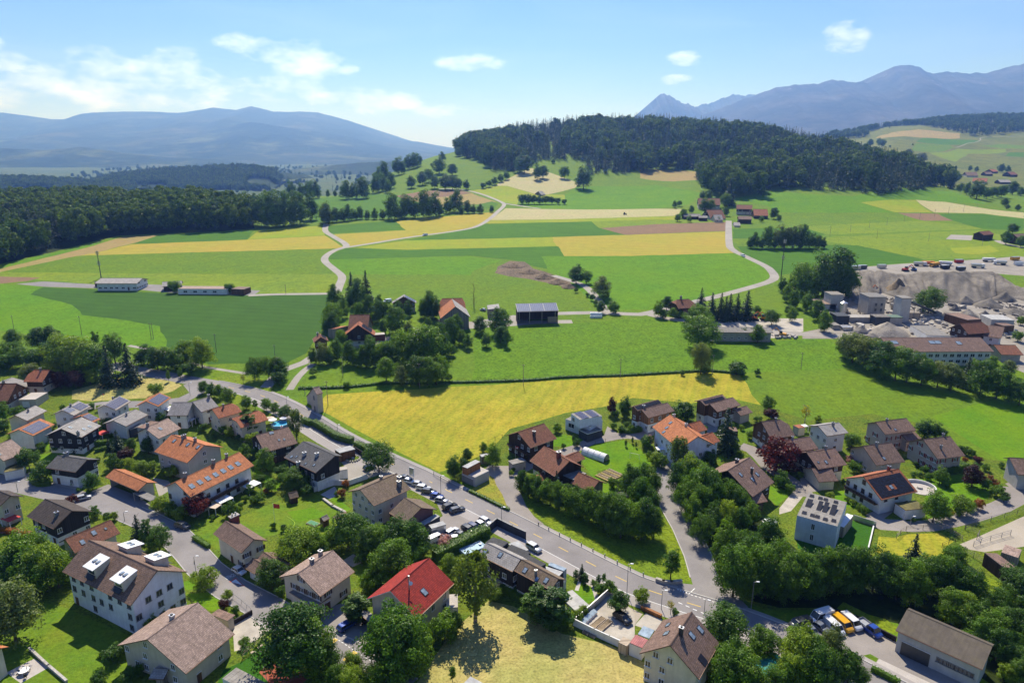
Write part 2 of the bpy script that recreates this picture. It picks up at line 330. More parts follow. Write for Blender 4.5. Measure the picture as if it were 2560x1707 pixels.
glassy('window_glass',(.028,.034,.042)); glassy('skylight_glass',(.20,.25,.30),.10); glassy('car_glass',(.020,.024,.028)); glassy('roof_glazing',(.28,.34,.38),.12)
def solar(name,c,cell=.17,line=(.16,.18,.24)):
    m,nt,b = newmat(name); uv = N(nt,'ShaderNodeUVMap').outputs[0]
    br = N(nt,'ShaderNodeTexBrick',offset=0.0,inp={'Color1': (*c,1),'Color2': (*sc3(c,1.25),1),'Mortar': (*line,1),'Scale': 1.0,'Mortar Size': cell*.06,'Brick Width': cell,'Row Height': cell}); LK(nt,uv,br.inputs[0])
    LK(nt,br.outputs[0],b.inputs['Base Color']); b.inputs['Roughness'].default_value = .5; b.inputs['Specular IOR Level'].default_value = .04; return m
solar('solar_blue',(.040,.048,.120)); solar('solar_black',(.014,.016,.026),line=(.03,.032,.045)); solar('solar_pale',(.090,.110,.185),1.0,(.22,.25,.32))
def carpaint():
    m,nt,b = newmat('car_paint'); oi = N(nt,'ShaderNodeObjectInfo'); LK(nt,oi.outputs['Color'],b.inputs['Base Color'])
    b.inputs['Roughness'].default_value = .28; b.inputs['Coat Weight'].default_value = .6; b.inputs['Coat Roughness'].default_value = .06; b.inputs['Metallic'].default_value = .15
carpaint()
def leaf(name,c,c2=None,trans=.45,rand=True,big=.35):
    """foliage: leaf colour varies from tree to tree and from clump to clump, light passes partly through"""
    m,nt,b = newmat(name); out = nt.nodes['Material Output']
    oi = N(nt,'ShaderNodeObjectInfo'); tcn = N(nt,'ShaderNodeTexCoord')
    n = noise(nt,tcn.outputs['Object'],big,3,.6)
    c2 = c2 or tuple(x*k for x,k in zip(c,(1.38,1.30,1.0)))
    col = mixc(nt,ramp(nt,n,[(.36,(0,0,0)),(.64,(1,1,1))]),c,c2)
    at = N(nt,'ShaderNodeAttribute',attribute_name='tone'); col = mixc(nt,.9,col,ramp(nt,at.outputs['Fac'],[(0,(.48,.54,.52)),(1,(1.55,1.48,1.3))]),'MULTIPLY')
    if rand: col = mixc(nt,.85,col,ramp(nt,oi.outputs['Random'],[(0,(.62,.76,.80)),(.5,(1,1,1)),(1,(1.32,1.20,.95))]),'MULTIPLY')
    LK(nt,col,b.inputs['Base Color']); b.inputs['Roughness'].default_value = .45; b.inputs['Specular IOR Level'].default_value = .3
    tr = N(nt,'ShaderNodeBsdfTranslucent'); LK(nt,mixc(nt,1.0,col,(1.25,1.2,.55),'MULTIPLY'),tr.inputs[0])
    mx = N(nt,'ShaderNodeMixShader',inp={0: trans}); LK(nt,b.outputs[0],mx.inputs[1]); LK(nt,tr.outputs[0],mx.inputs[2]); LK(nt,mx.outputs[0],out.inputs[0])
    return m
leaf('leaf_green',(0.092,0.185,0.016)); leaf('leaf_dark',(0.062,0.135,0.02)); leaf('leaf_light',(0.15,0.24,0.02)); leaf('leaf_conifer',(.022,.050,.024),(.034,.068,.026),.2)
leaf('leaf_willow',(0.095,0.15,0.026)); leaf('leaf_red',(.075,.012,.016),(.12,.02,.022)); leaf('leaf_purple',(.045,.014,.020)); leaf('leaf_grey',(0.115,0.165,0.058)); leaf('leaf_yellow',(.28,.26,.02)); leaf('leaf_brown',(.085,.060,.032),trans=.1)
leaf('leaf_pink',(.48,.24,.27),(.55,.33,.36)); leaf('leaf_hedge',(0.08,0.16,0.014),rand=False); leaf('leaf_wood',(.050,.105,.018),(.115,.178,.028),.35); MATS['leaf_wood'].node_tree.nodes['Principled BSDF'].inputs['Specular IOR Level'].default_value = .05; leaf('leaf_rusty',(.24,.10,.03))

# ---------------------------------------------------------------- mesh helpers
class MB:
    """collects shapes; build() links them as ONE mesh object"""
    def __init__(s): s.v = []; s.f = []; s.m = []; s.uv = {}; s.mats = []
    def mi(s,mat):
        if mat not in s.mats: s.mats.append(mat)
        return s.mats.index(mat)
    def poly(s,pts,mat,uv=None):
        k = len(s.v); s.v += [tuple(p) for p in pts]; s.f.append(list(range(k,k+len(pts)))); s.m.append(s.mi(mat))
        if uv: s.uv[len(s.f)-1] = uv
        return s
    def box(s,c,d,mat,rz=0.0):
        cx,cy,cz = c; hx,hy,hz = d[0]/2,d[1]/2,d[2]/2; ca,sa = math.cos(rz),math.sin(rz); k = len(s.v)
        for z in (-hz,hz):
            for x,y in ((-hx,-hy),(hx,-hy),(hx,hy),(-hx,hy)): s.v.append((cx+x*ca-y*sa,cy+x*sa+y*ca,cz+z))
        mi = s.mi(mat)
        for q in ((3,2,1,0),(4,5,6,7),(0,1,5,4),(1,2,6,5),(2,3,7,6),(3,0,4,7)): s.f.append([k+i for i in q]); s.m.append(mi)
        return s
    def prism(s,pts,z0,z1,mat,top=None,uvtop=False):
        """pts: outline (x, y) counter-clockwise; z1 may be a list for a sloping top"""
        n = len(pts); k = len(s.v); zt = z1 if isinstance(z1,(list,tuple)) else [z1]*n; zb = z0 if isinstance(z0,(list,tuple)) else [z0]*n
        s.v += [(p[0],p[1],zb[i]) for i,p in enumerate(pts)]+[(p[0],p[1],zt[i]) for i,p in enumerate(pts)]
        mi = s.mi(mat)
        s.f.append([k+i for i in range(n)][::-1]); s.m.append(mi)
        s.f.append([k+n+i for i in range(n)]); s.m.append(s.mi(top or mat))
        if uvtop: s.uv[len(s.f)-1] = [(p[0],p[1]) for p in pts]
        for i in range(n):
            j = (i+1) % n; s.f.append([k+i,k+j,k+n+j,k+n+i]); s.m.append(mi)
        return s
    def tube(s,a,b,r0,r1,mat,n=7,cap=True):
        a,b = Vector(a),Vector(b); d = (b-a); q = d.to_track_quat('Z','Y') if d.length > 1e-6 else Matrix.Identity(3).to_quaternion(); k = len(s.v)
        for p,r in ((a,r0),(b,r1)):
            for i in range(n):
                t = 2*math.pi*i/n; s.v.append(tuple(p+q @ Vector((math.cos(t)*r,math.sin(t)*r,0))))
        mi = s.mi(mat)
        for i in range(n):
            j = (i+1) % n; s.f.append([k+i,k+j,k+n+j,k+n+i]); s.m.append(mi)
        if cap:
            s.f.append([k+i for i in range(n)][::-1]); s.m.append(mi); s.f.append([k+n+i for i in range(n)]); s.m.append(mi)
        return s
    def slab(s,top,th,mat,uv=None,side=None):
        """a sloping plate: top polygon with thickness th straight down"""
        n = len(top); k = len(s.v); s.v += [tuple(p) for p in top]+[(p[0],p[1],p[2]-th) for p in top]
        s.f.append([k+i for i in range(n)]); s.m.append(s.mi(mat))
        if uv: s.uv[len(s.f)-1] = uv
        ms = s.mi(side or mat); s.f.append([k+n+i for i in range(n)][::-1]); s.m.append(ms)
        for i in range(n):
            j = (i+1) % n; s.f.append([k+j,k+i,k+n+i,k+n+j]); s.m.append(ms)
        return s
    def mesh(s,name,smooth=False):
        me = bpy.data.meshes.new(name); me.from_pydata(s.v,[],s.f)
        for m in s.mats: me.materials.append(MATS[m])
        me.polygons.foreach_set('material_index',s.m)
        if s.uv:
            ul = me.uv_layers.new(name='UVMap')
            for fi,uvs in s.uv.items():
                for li,c in zip(me.polygons[fi].loop_indices,uvs): ul.data[li].uv = c
        if smooth: me.polygons.foreach_set('use_smooth',[True]*len(s.f))
        me.update(); return me
    def build(s,name,parent=None,smooth=False): return link(name,s.mesh(name,smooth),parent)
def link(name,data,parent=None,loc=None,rz=None):
    o = bpy.data.objects.new(name,data); COL.objects.link(o)
    if parent: o.parent = parent
    if loc is not None: o.location = loc
    if rz is not None: o.rotation_euler = (0,0,rz)
    return o
def thing(name,label,cat,loc=(0,0,0),rz=0.0,group=None,data=None):
    o = link(name,data,None,loc,rz); o['label'] = label; o['category'] = cat
    if group: o['group'] = group
    return o
def tag(o,label,cat,group=None):
    o['label'] = label; o['category'] = cat
    if group: o['group'] = group
    return o
def dup(root,loc,rz,label=None,group=None,scale=None):
    r = root.copy(); COL.objects.link(r); r.location = loc; r.rotation_euler = (0,0,rz)
    if label: r['label'] = label
    if group: r['group'] = group
    if scale: r.scale = scale if isinstance(scale,tuple) else (scale,)*3
    for ch in list(root.children):
        c = ch.copy(); COL.objects.link(c); c.parent = r
        for g in ch.children:
            d = g.copy(); COL.objects.link(d); d.parent = c
    return r
MESH = {}
def cached(key,fn):
    if key not in MESH: MESH[key] = fn()
    return MESH[key]
def struct(o): o['kind'] = 'structure'; return o
def norm2(v): l = math.hypot(v[0],v[1]); return (v[0]/l,v[1]/l)

# ---------------------------------------------------------------- ground, fields, roads: one sheet cut along all their edges, so nothing overlaps
def pts_of(view,pts):
    return [GV(p[0],p[1:]) if isinstance(p[0],str) else GV(view,p) for p in pts]
AREAS = []       # (name, material, [xy polygons]); later ones lie over earlier ones
def area(name,mat,view,pts): AREAS.append((name,mat,[[(q.x,q.y) for q in pts_of(view,pts)]]))
def catmull(P,step):
    out = []; n = len(P)
    for i in range(n-1):
        p0,p1,p2,p3 = P[max(i-1,0)],P[i],P[i+1],P[min(i+2,n-1)]
        k = max(1,int((p2-p1).length/step))
        for j in range(k):
            t = j/k; out.append(.5*((2*p1)+(p2-p0)*t+(2*p0-5*p1+4*p2-p3)*t*t+(3*p1-p0-3*p2+p3)*t**3))
    out.append(P[-1]); return out
def offset_line(L,d):
    out = []
    for i,p in enumerate(L):
        a = L[max(i-1,0)]; b = L[min(i+1,len(L)-1)]; t = (b-a).normalized(); out.append(p+Vector((t.y,-t.x))*d)
    return out
ROADS = {}
def road(name,mat,view,pts,w,step=7.0,key=None,shift=0.0):
    L = catmull([q.xy for q in pts_of(view,pts)],step)
    if key: ROADS[key] = L
    l,r = offset_line(L,-w/2+shift),offset_line(L,w/2+shift)
    AREAS.append((name,mat,[[tuple(l[i]),tuple(r[i]),tuple(r[i+1]),tuple(l[i+1])] for i in range(len(L)-1)]))
    return L
def wpoly(name,mat,pts): AREAS.append((name,mat,[pts]))

wpoly('valley_floor','valley',[(-9000,1250),(-500,1250),(-330,1350),(-300,1500),(-200,1700),(60,2200),(2500,3600),(30000,3600),(30000,29000),(-30000,29000),(-30000,1250)])
wpoly('far_slope','far_grass',[(520,1250),(1500,1250),(3300,3500),(900,3500),(560,1700)])
# --- left fields
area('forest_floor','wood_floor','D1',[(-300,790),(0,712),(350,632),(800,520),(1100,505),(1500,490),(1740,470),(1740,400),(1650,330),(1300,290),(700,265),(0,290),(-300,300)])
area('field_strip','meadow_bright','D1',[(-200,790),(0,718),(350,637),(640,572),(870,520),(800,545),(600,608),(0,745),(-200,800)])
area('ploughed_strip','soil_tan','D1',[(-200,800),(0,745),(580,603),(840,525),(1085,513),(930,565),(640,638),(0,766),(-200,810)])
area('crop_field','crop_green','D1',[(900,575),(1085,515),(1740,480),(1690,544),(1100,577)])
area('crop_field','crop_yellowgreen','D1',[(1690,544),(1780,478),(2190,450),(2225,515)])
area('crop_field','crop_yellow','D1',[(530,655),(640,638),(900,577),(1690,546),(2225,517),(2345,595),(2325,605),(1250,634)])
area('meadow_field','meadow','D1',[(0,767),(530,656),(1250,635),(2310,607),(2215,665),(2225,720),(2300,780),(1200,778),(0,772)])
area('meadow_field','meadow_light','D1',[(-300,772),(0,767),(1200,778),(2300,780),(2335,830),(2310,905),(1780,915),(1010,850),(640,846),(0,797),(-300,790)])
area('ploughed_patch','soil_brown','D1',[(-200,797),(0,797),(285,803),(190,828),(0,845),(-200,850)])
area('wheat_field','wheat_green','D1',[(200,920),(300,868),(1170,912),(1700,927),(2265,915),(2240,1100),(2090,1320),(1950,1395),(1420,1395),(1240,1330),(1130,1270),(1095,1135),(760,1085),(560,1060),(500,990)])
area('meadow_field','meadow_bright','D1',[(-300,850),(0,850),(300,868),(200,920),(500,990),(560,1060),(760,1085),(1095,1135),(1135,1275),(900,1270),(0,1170),(-300,1150)])
# --- middle fields
area('hill_slope','meadow','D2',[(540,310),(600,250),(830,110),(900,90),(1000,60),(1340,60),(1500,130),(1240,285),(1080,322),(860,310)])
area('crop_field','meadow_deep','D2',[(0,375),(190,360),(560,340),(620,372),(870,430),(870,480),(0,540)])
area('crop_field','crop_green','D2',[(95,562),(560,525),(640,587),(110,613)])
area('crop_field','crop_yellow','D2',[(570,528),(1250,465),(1215,515),(1130,560),(1030,583),(240,703),(150,618),(640,590)])
area('ploughed_field','soil_brown','D2',[(570,355),(760,322),(1000,314),(1095,335),(870,365),(620,372)])
area('stubble_field','soil_tan','D2',[(620,372),(870,365),(1095,337),(1260,395),(1150,412),(870,432)])
area('crop_field','meadow_deep','D2',[(1150,412),(1230,392),(1275,410),(1250,440),(1080,450)])
area('hay_triangle','mown_pale','D2',[(1240,287),(1500,166),(1640,200),(1830,270),(1800,300),(1600,350),(1530,345),(1330,287)])
area('crop_field','crop_yellowgreen','D2',[(1080,322),(1240,287),(1330,287),(1530,346),(1725,347),(1730,380),(1420,362),(1400,415),(1310,400),(1180,350)])
area('hill_field','meadow_bright','D2',[(1725,347),(1800,300),(1900,290),(2352,280),('D3',370,570),('D3',300,640),(2352,441),(1560,443),(1420,415),(1430,362),(1730,380)])
area('hill_field','soil_tan','D3',[(0,425),(90,425),(360,440),(360,490),(200,500),(0,480)])
area('mown_field','mown_pale','D2',[(1215,522),(1320,440),(1560,445),(2352,443),('D3',262,668),('D3',225,708),(2352,496),(1700,515)])
area('crop_field','crop_yellowgreen','D2',[(1190,545),(1215,524),(1700,516),(2352,497),('D3',225,710),('D3',240,735),(2352,516),(1910,530)])
area('crop_field','crop_green','D2',[(880,618),(1030,590),(1190,548),(1910,530),(1960,574),(2140,622),(1640,637),(640,659)])
area('crop_field','meadow_light','D2',[(1910,530),(2352,516),('D3',240,735),('D3',530,745),('D3',300,752),(2352,550),(1960,574)])
area('ploughed_field','soil_brown','D2',[(1970,575),(2352,549),('D3',530,748),('D3',530,803),(2140,621)])
area('crop_field','crop_yellowgreen','D2',[(300,708),(640,660),(1640,637),(1668,699),(640,723)])
area('crop_field','crop_yellow','D2',[(1640,637),(2140,622),('D3',530,806),('D3',545,890),('D3',578,938),('D3',0,953),(1740,783),(1668,699)])
area('crop_field','crop_green','D2',[(235,712),(640,725),(1678,701),(1738,785),(1690,868),(1500,835),(1380,795),(1100,765),(880,770),(120,790),(110,760)])
area('meadow_field','meadow_bright','D2',[(110,790),(880,772),(1090,767),(1300,795),(1090,870),(1080,895),(200,890)])
area('grass_field','meadow_bright','C1',[(-600,100),(0,97),(560,80),(640,100),(780,175),(795,225),(740,260),(450,345),(60,425),(-250,430),(-420,260),(-560,190)])
area('excavated_soil','soil_dark','C4',[(0,180),(20,110),(150,50),(300,60),(380,130),(520,165),(600,200),(760,260),(850,345),(760,335),(500,270),(150,215)])
area('pasture_field','pasture','C4',[(-250,790),(170,740),(800,715),(1300,665),(1660,655),(2020,695),(2060,900),('C1',450,640),('C1',1130,600),('C1',1220,660),('C1',1370,780),('C1',1000,800),('C1',640,810),('C1',500,790),('C1',0,825),(800,1270),(0,1305),(-240,1310),(-230,1000)])
# --- right fields
area('crop_field','crop_green','C1',[(600,40),(1200,30),(1320,30),(1740,120),(1650,140),(1300,165),(860,215),(700,130),(640,95)])
area('meadow_field','meadow_light','C1',[(1320,30),(2100,0),(2352,60),(2352,100),(1740,120)])
area('flower_field','crop_yellowgreen','C1',[(1900,50),(2150,35),(2200,70),(2050,90),(1930,80)])
area('crop_field','meadow_bright','D3',[(560,610),(770,560),(1300,590),(1900,560),(2130,640),(1690,612),(1350,630),(1560,690),(840,690),(780,650)])
area('crop_field','crop_yellowgreen','D3',[(1350,628),(1690,614),(1740,660),(1790,690),(1560,688)])
area('stubble_field','mown_pale','D3',[(1690,612),(1870,625),(2352,690),(2352,725),(2100,695),(1800,690),(1720,640)])
area('crop_field','meadow','D3',[(840,692),(1180,690),(1300,720),(1540,745),(1000,770),(870,735)])
area('ploughed_field','soil_brown','D3',[(1580,692),(1820,697),(1920,740),(1740,740)])
area('crop_field','crop_green','D3',[(1830,698),(2110,700),(2352,730),(2352,800),(2100,790),(1920,740)])
area('crop_field','meadow_light','D3',[(1000,775),(1700,740),(2000,768),(2100,790),(1800,800),(1160,825),(1000,790)])
area('crop_field','crop_green','D3',[(570,790),(1000,780),(1140,825),(1080,840),(570,850)])
area('meadow_field','meadow_light','D3',[(1090,845),(1800,808),(2100,800),(2352,860),(2352,960),(2100,880),(1300,890),(1120,865)])
area('sand_court','lane','D3',[(1872,852),(1905,825),(2040,830),(2030,860)])
# far slope
for nm,mt,pl in (('hillside_field','meadow_deep',[(1690,258),(1730,232),(2020,245),(2090,250),(2000,275)]),('hillside_field','soil_tan',[(1540,200),(1700,180),(1960,205),(1960,235),(1730,232),(1400,250)]),
                   ('hillside_field','far_grass',[(1940,380),(2020,330),(2250,320),(2352,350),(2352,375),(2100,390)]),('hillside_field','meadow',[(1660,310),(1690,265),(1900,275),(1920,295),(1780,320)]),
                   ('hillside_field','far_grass',[(1200,260),(1400,225),(1560,250),(1690,262),(1650,310),(1350,300)]),('hillside_field','meadow_deep',[(2240,345),(2260,322),(2352,322),(2352,350)]),
                   ('hillside_field','meadow_light',[(1770,325),(1950,300),(2240,300),(2240,320),(2010,330),(1930,380)]),('hillside_field','meadow',[(2080,280),(2200,270),(2352,280),(2352,300),(2200,295)])):
    area(nm,mt,'D3',pl)
# --- village
area('village_ground','garden','F',[(-80,850),(330,878),(420,880),(560,925),(680,980),(850,1060),(1000,1120),(1120,1190),(1340,1300),(1480,1385),(1640,1440),(1800,1500),(1900,1700),(-80,1700)])
area('hamlet_ground','garden','F',[(1020,1085),(1170,985),(1300,950),(1420,905),(1600,905),(1740,930),(1860,965),(2000,950),(2130,975),(2230,1050),(2320,1060),(2500,1060),(2500,1400),(1750,1400),(1640,1330),(1530,1330),(1290,1225),(1120,1140)])
area('hay_field','hay_yellow','F',[(752,905),(960,893),(1300,872),(1600,852),(1700,862),(1748,930),(1660,908),(1590,925),(1450,915),(1400,932),(1300,948),(1170,985),(1120,1040),(1010,1085),(880,1020),(760,955),(722,935)])
area('bank_grass','verge','F',[(1185,1120),(1205,1165),(1290,1228),(1520,1335),(1585,1335),(1602,1300),(1580,1250),(1525,1190),(1400,1190),(1240,1130),(1195,1085)])
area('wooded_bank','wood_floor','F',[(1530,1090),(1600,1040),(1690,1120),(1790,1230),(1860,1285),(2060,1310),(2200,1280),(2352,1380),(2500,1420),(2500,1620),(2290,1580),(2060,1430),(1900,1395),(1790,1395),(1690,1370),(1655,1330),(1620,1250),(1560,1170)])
area('bank_grass','verge','B4',[(-60,590),(60,500),(60,660),(80,690)])
area('bank_grass','verge','B4',[(520,495),(620,400),(860,520),(1010,560),(1130,640),(1150,700),(1040,690),(780,560)])
area('bank_grass','verge','B4',[(1880,200),(2000,150),(2352,350),(2500,500),(2300,420),(2000,300)])
area('dry_bank','dry_bank','A1',[(822,338),(985,400),(1060,540),(1172,745),(1080,700),(690,498)])
area('dry_grass','hay_dry','Z1',[(700,300),(1150,175),(1400,155),(1700,215),(1785,250),(1690,305),(1480,365),(1300,372),(900,405),(690,390)])
area('straw_meadow','hay_dry','F',[(1122,1378),(1180,1392),(1290,1455),(1400,1480),(1500,1530),(1640,1600),(1640,1700),(960,1700),(955,1570),(1040,1445)])
area('lawn','lawn_warm','F',[(-60,1350),(90,1380),(150,1395),(300,1460),(320,1530),(330,1640),(-60,1640)])
area('lawn','lawn_warm','F',[(440,1225),(560,1182),(640,1150),(700,1122),(785,1165),(795,1200),(730,1232),(640,1225),(500,1262)])
area('lawn','lawn','Z3',[(850,1290),(1110,1250),(1250,1330),(960,1390)])
area('lawn','lawn','Z3',[(530,860),(600,900),(800,1010),(740,1090),(540,960)])
area('lawn','lawn','Z3',[(1265,1160),(1330,1140),(1480,1260),(1440,1290)])
area('lawn','lawn','Z1',[(1000,690),(1040,660),(1240,655),(1210,720),(1140,740)])
area('lawn','lawn','Z1',[(380,930),(560,900),(640,900),(480,990),(400,1010)])
area('lawn','lawn','Z1',[(205,815),(480,800),(480,880),(300,880)])
area('lawn','lawn_warm','Z1',[(1930,1550),(2100,1490),(2300,1480),(2250,1600),(1900,1640)])
area('lawn','lawn','Z2',[(1760,600),(1900,540),(1920,660),(1790,670)])
area('lawn','lawn','Z2',[(1790,710),(2100,690),(2157,740),(2157,850),(2020,870),(1880,790)])
area('lawn','lawn_warm','Z4',[(1480,440),(1600,380),(1700,400),(1640,520),(1560,680),(1520,560)])
area('lawn','lawn_warm','Z4',[(-60,60),(100,20),(190,100),(150,180),(70,230),(-60,130)])
area('lawn','lawn','A3',[(925,850),(1010,680),(1330,625),(1500,720),(1600,850),(1560,890),(1380,1000),(1250,950),(1150,915),(1060,930),(1110,1030),(1390,1120),(1370,1200),(1130,1160),(1090,1050),(1000,960)])
area('lawn','lawn','A3',[(640,590),(750,570),(980,640),(850,690),(640,690)])
area('lawn','lawn','A2',[(1700,670),(1770,550),(1850,545),(1930,740),(1830,790)])
area('lawn','lawn_sport','B3',[(320,520),(360,500),(800,350),(1010,420),(965,615),(830,650),(700,690),(340,610)])
area('mown_paddock','hay_yellow','B3',[(1060,500),(1200,512),(1310,480),(1620,470),(1730,545),(1640,600),(1800,700),(1660,800),(1560,700),(1400,690),(1030,645)])
area('lawn','lawn','B2',[(830,950),(1030,930),(1450,880),(1700,960),(1780,1080),(1760,1170),(1500,1200),(1230,1380),(1030,1400),(1000,1200),(1050,1060),(990,1000)])
area('lawn','lawn','B2',[(-60,1060),(90,1090),(390,1250),(350,1330),(-60,1230)])
area('lawn','lawn','B1',[(420,890),(560,870),(600,960),(470,1010)])
area('lawn','lawn_warm','B1',[(650,650),(850,610),(870,650),(800,800),(690,810)])
area('lawn','lawn','B1',[(1060,1320),(1200,1290),(1320,1330),(1290,1420),(1150,1540),(1060,1450)])
area('lawn','lawn','S',[(2330,1040),(2560,980),(2700,1000),(2700,1150),(2500,1150),(2420,1100)])
area('vegetable_bed','garden','Z3',[(1040,590),(1180,520),(1330,600),(1220,660),(1130,650)])
area('sand_pit','gravel','Z4',[(1370,390),(1475,325),(1595,390),(1470,450)])
# --- quarry and yards
area('quarry_floor','quarry_floor','C2',[(-60,900),(-60,830),(240,770),(300,620),(230,420),(480,330),(900,400),(1200,440),(1600,440),(2352,440),(2500,500),(2500,1240),(2352,1270),(2200,1210),(1990,1090),(700,1000),(420,900)])
area('quarry_plateau','quarry_floor','C2',[(430,170),(480,135),(640,115),(1180,78),(2230,15),(2500,0),(2500,230),(2030,190),(1500,190),(1000,220),(700,180)])
area('farm_yard','lane','C3',[(1390,675),(1480,640),(1750,690),(2200,620),(2352,640),(2352,715),(1760,760),(1480,770)])
area('yard','gravel','C1',[(430,480),(1000,480),(1000,560),(820,600),(420,620)])
area('depot_yard','asphalt','D1',[(110,848),(300,830),(640,850),(1010,850),(1300,862),(1780,893),(1730,927),(1170,908),(940,886),(300,866)])
area('car_park','asphalt_warm','A1',[(330,470),(380,500),(640,690),(930,835),(870,880),(700,950),(540,1020),(290,1015),(225,960),(290,830),(420,740),(350,600)])
area('forecourt','lane','Z3',[(1340,740),(1530,690),(1650,790),(1800,840),(1900,880),(1650,960),(1450,1010),(1440,880)])
area('driveway','asphalt_warm','Z4',[(1150,900),(1230,840),(1480,760),(1470,960),(1700,1010),(1690,1130),(1650,1150),(1720,1340),(1330,1070),(1130,960)])
area('gravel_yard','gravel','Z4',[(310,1000),(500,905),(690,1040),(640,1085),(420,1240),(330,1260),(320,1100)])
area('playground_lawn','lawn_sport','Z4',[(230,1440),(430,1345),(600,1210),(760,1185),(880,1300),(1000,1568),(950,1700),(100,1700)])
area('playground_floor','red_floor','Z4',[(568,1462),(650,1390),(800,1340),(900,1400),(1030,1530),(900,1640),(720,1620)])
area('forecourt','asphalt','Z1',[(780,1330),(1060,1215),(1350,1330),(1500,1440),(1640,1500),(1500,1580),(1200,1460),(900,1400)])
area('driveway','lane','Z1',[(420,1230),(560,1190),(740,1190),(830,1240),(700,1300),(500,1290)])
area('driveway','lane','Z1',[(1500,1150),(1650,1180),(1700,1240),(1640,1290),(1560,1340)])
area('terrace','slabs','Z3',[(1180,1120),(1320,1040),(1370,1120),(1270,1165)])
area('terrace','slabs','Z2',[(60,1465),(330,1330),(470,1415),(200,1568)])
area('driveway','asphalt_warm','A3',[(980,640),(1130,600),(1170,490),(1290,570),(1270,590),(1010,650)])
area('driveway','asphalt_warm','A3',[(1490,500),(1560,480),(1640,540),(1620,580),(1520,580),(1540,630),(1350,610),(1530,560)])
area('driveway','lane','B1',[(240,590),(370,520),(460,540),(440,660),(330,690)])
area('driveway','gravel','B1',[(1180,1568),(1340,1370),(1480,1400),(1420,1480),(1320,1600),(1180,1640)])
area('driveway','asphalt_warm','B1',[(1420,1210),(1500,1190),(1700,1300),(1680,1360),(1480,1390)])
area('driveway','asphalt_warm','B2',[(110,1090),(390,1250),(420,1310),(300,1360),(480,1460),(780,1480),(790,1420),(520,1410),(720,1260),(600,1200),(400,1200)])
area('driveway','asphalt_warm','B2',[(1960,990),(2050,960),(2352,1010),(2352,1130),(2140,1130)])
area('paddock_sand','sand','B3',[(1780,570),(1950,500),(2352,320),(2600,240),(2600,600),(2352,590),(2000,640),(1830,610)])
area('parking_court','asphalt_warm','B4',[(70,690),(490,490),(740,570),(1100,770),(1150,790),(1230,880),(1820,1180),(2100,1320),(1150,1320),(880,1050),(950,945),(870,900),(720,935),(560,850),(380,800)])
area('parking_slabs','slabs','B4',[(885,1045),(955,948),(1450,1180),(1400,1330),(1180,1330)])
area('garden_court','gravel','A4',[(340,1000),(450,880),(610,945),(560,1060),(430,1030)])
area('garden_court','sand','A4',[(240,800),(420,890),(330,1010),(180,960),(160,870)])
area('kitchen_garden','gravel','A2',[(1720,985),(1880,870),(2060,680),(2160,700),(2300,900),(2300,1200),(2150,1190)])
# --- roads
MAIN = [(250,838),(330,853),(430,872),(520,888),(600,908),(680,945),(770,1000),(860,1047),(960,1092),(1080,1152),(1200,1212),(1330,1280),(1460,1345),(1560,1378),(1650,1405),(1750,1442),(1830,1475),(1950,1530),(2080,1600),(2200,1670)]
road('pavement','pavement','F',MAIN[3:],12.6,key='walk',shift=1.0)
road('verge_strip','verge','S',[(540,945),(600,960),(660,985)],22,shift=2)
road('lane','lane','C4',[(600,205),(760,250),(880,290),(970,345),(1080,470),(1170,600)],5.0)
road('lane','lane','D2',[(172,1010),(190,960),(205,905),(150,855),(88,800),(100,762),(160,725),(228,705),(225,680),(150,635),(92,595),(98,545)],5.5)
road('lane','lane','D2',[(228,708),(420,678),(640,642),(1000,592),(1130,562),(1210,515),(1262,470),(1312,420),(1290,395),(1180,350),(1070,320),(960,308),(860,308)],5.0)
road('lane','lane','D2',[(1300,405),(1400,420),(1480,432),(1560,442)],5.0)
road('lane','lane','D1',[(2315,905),(2265,913),(1900,918),(1700,926)],4.5)
road('lane','lane','C1',[(-640,455),(-300,445),(0,455),(60,445),(450,350),(640,300),(790,255),(825,225),(800,185),(760,155),(640,98),(565,58),(545,10),('D3',543,740)],6.0)
road('lane','lane','C3',[(460,960),(700,915),(860,872),(1200,820),(1480,775),(1760,742),(2200,715),('C4',400,695),('C4',800,688)],6.0)
road('lane','lane','C1',[(60,455),(160,480),(300,495),(450,505),(800,560),(1000,575),(1220,588),(1330,590)],6.0)
road('lane','lane','C1',[(1300,185),(1480,165),(1680,150),(1950,140),(2100,128),(2352,105)],8.0)
road('lane','lane','D3',[(2352,905),(2230,880),(2190,860)],6.0)
road('lane','lane','F',[(610,890),(650,850),(700,832),(725,815),(745,795)],5.0)
road('lane','lane','F',[(665,895),(685,865),(700,850),(720,835)],3.2)
road('track','lane','D1',[(880,1268),(1000,1290),(1140,1320),(1290,1375),(1400,1415),(1560,1440),(1690,1460)],2.2)
road('track','lane','D3',[(2352,222),(2200,225),(2090,232),(2080,250),(1960,285),(1930,290)],3.0)
road('side_road','asphalt','F',[(440,880),(455,900),(420,918),(330,928),(230,930),(150,940)],6.5)
road('side_road','asphalt','Z1',[(-200,1190),(0,1225),(260,1240),(480,1290),(700,1340),(1000,1420),(1240,1490),('Z2',1650,120),('Z2',1830,300),('Z4',60,480),('Z4',300,660),('Z4',620,830),('Z4',830,960),('Z4',1000,1080),('Z4',1240,1210),('Z4',1500,1330),('Z4',1700,1450),('Z4',1950,1640)],7.6,key='side')
road('side_road','asphalt','Z1',[(-100,1150),(120,1170),(300,1130),(390,1090)],5.0)
road('side_road','asphalt','F',[(1625,1400),(1625,1345),(1605,1280),(1575,1215),(1545,1165),(1530,1120),(1535,1075),(1560,1035)],6.8,key='right')
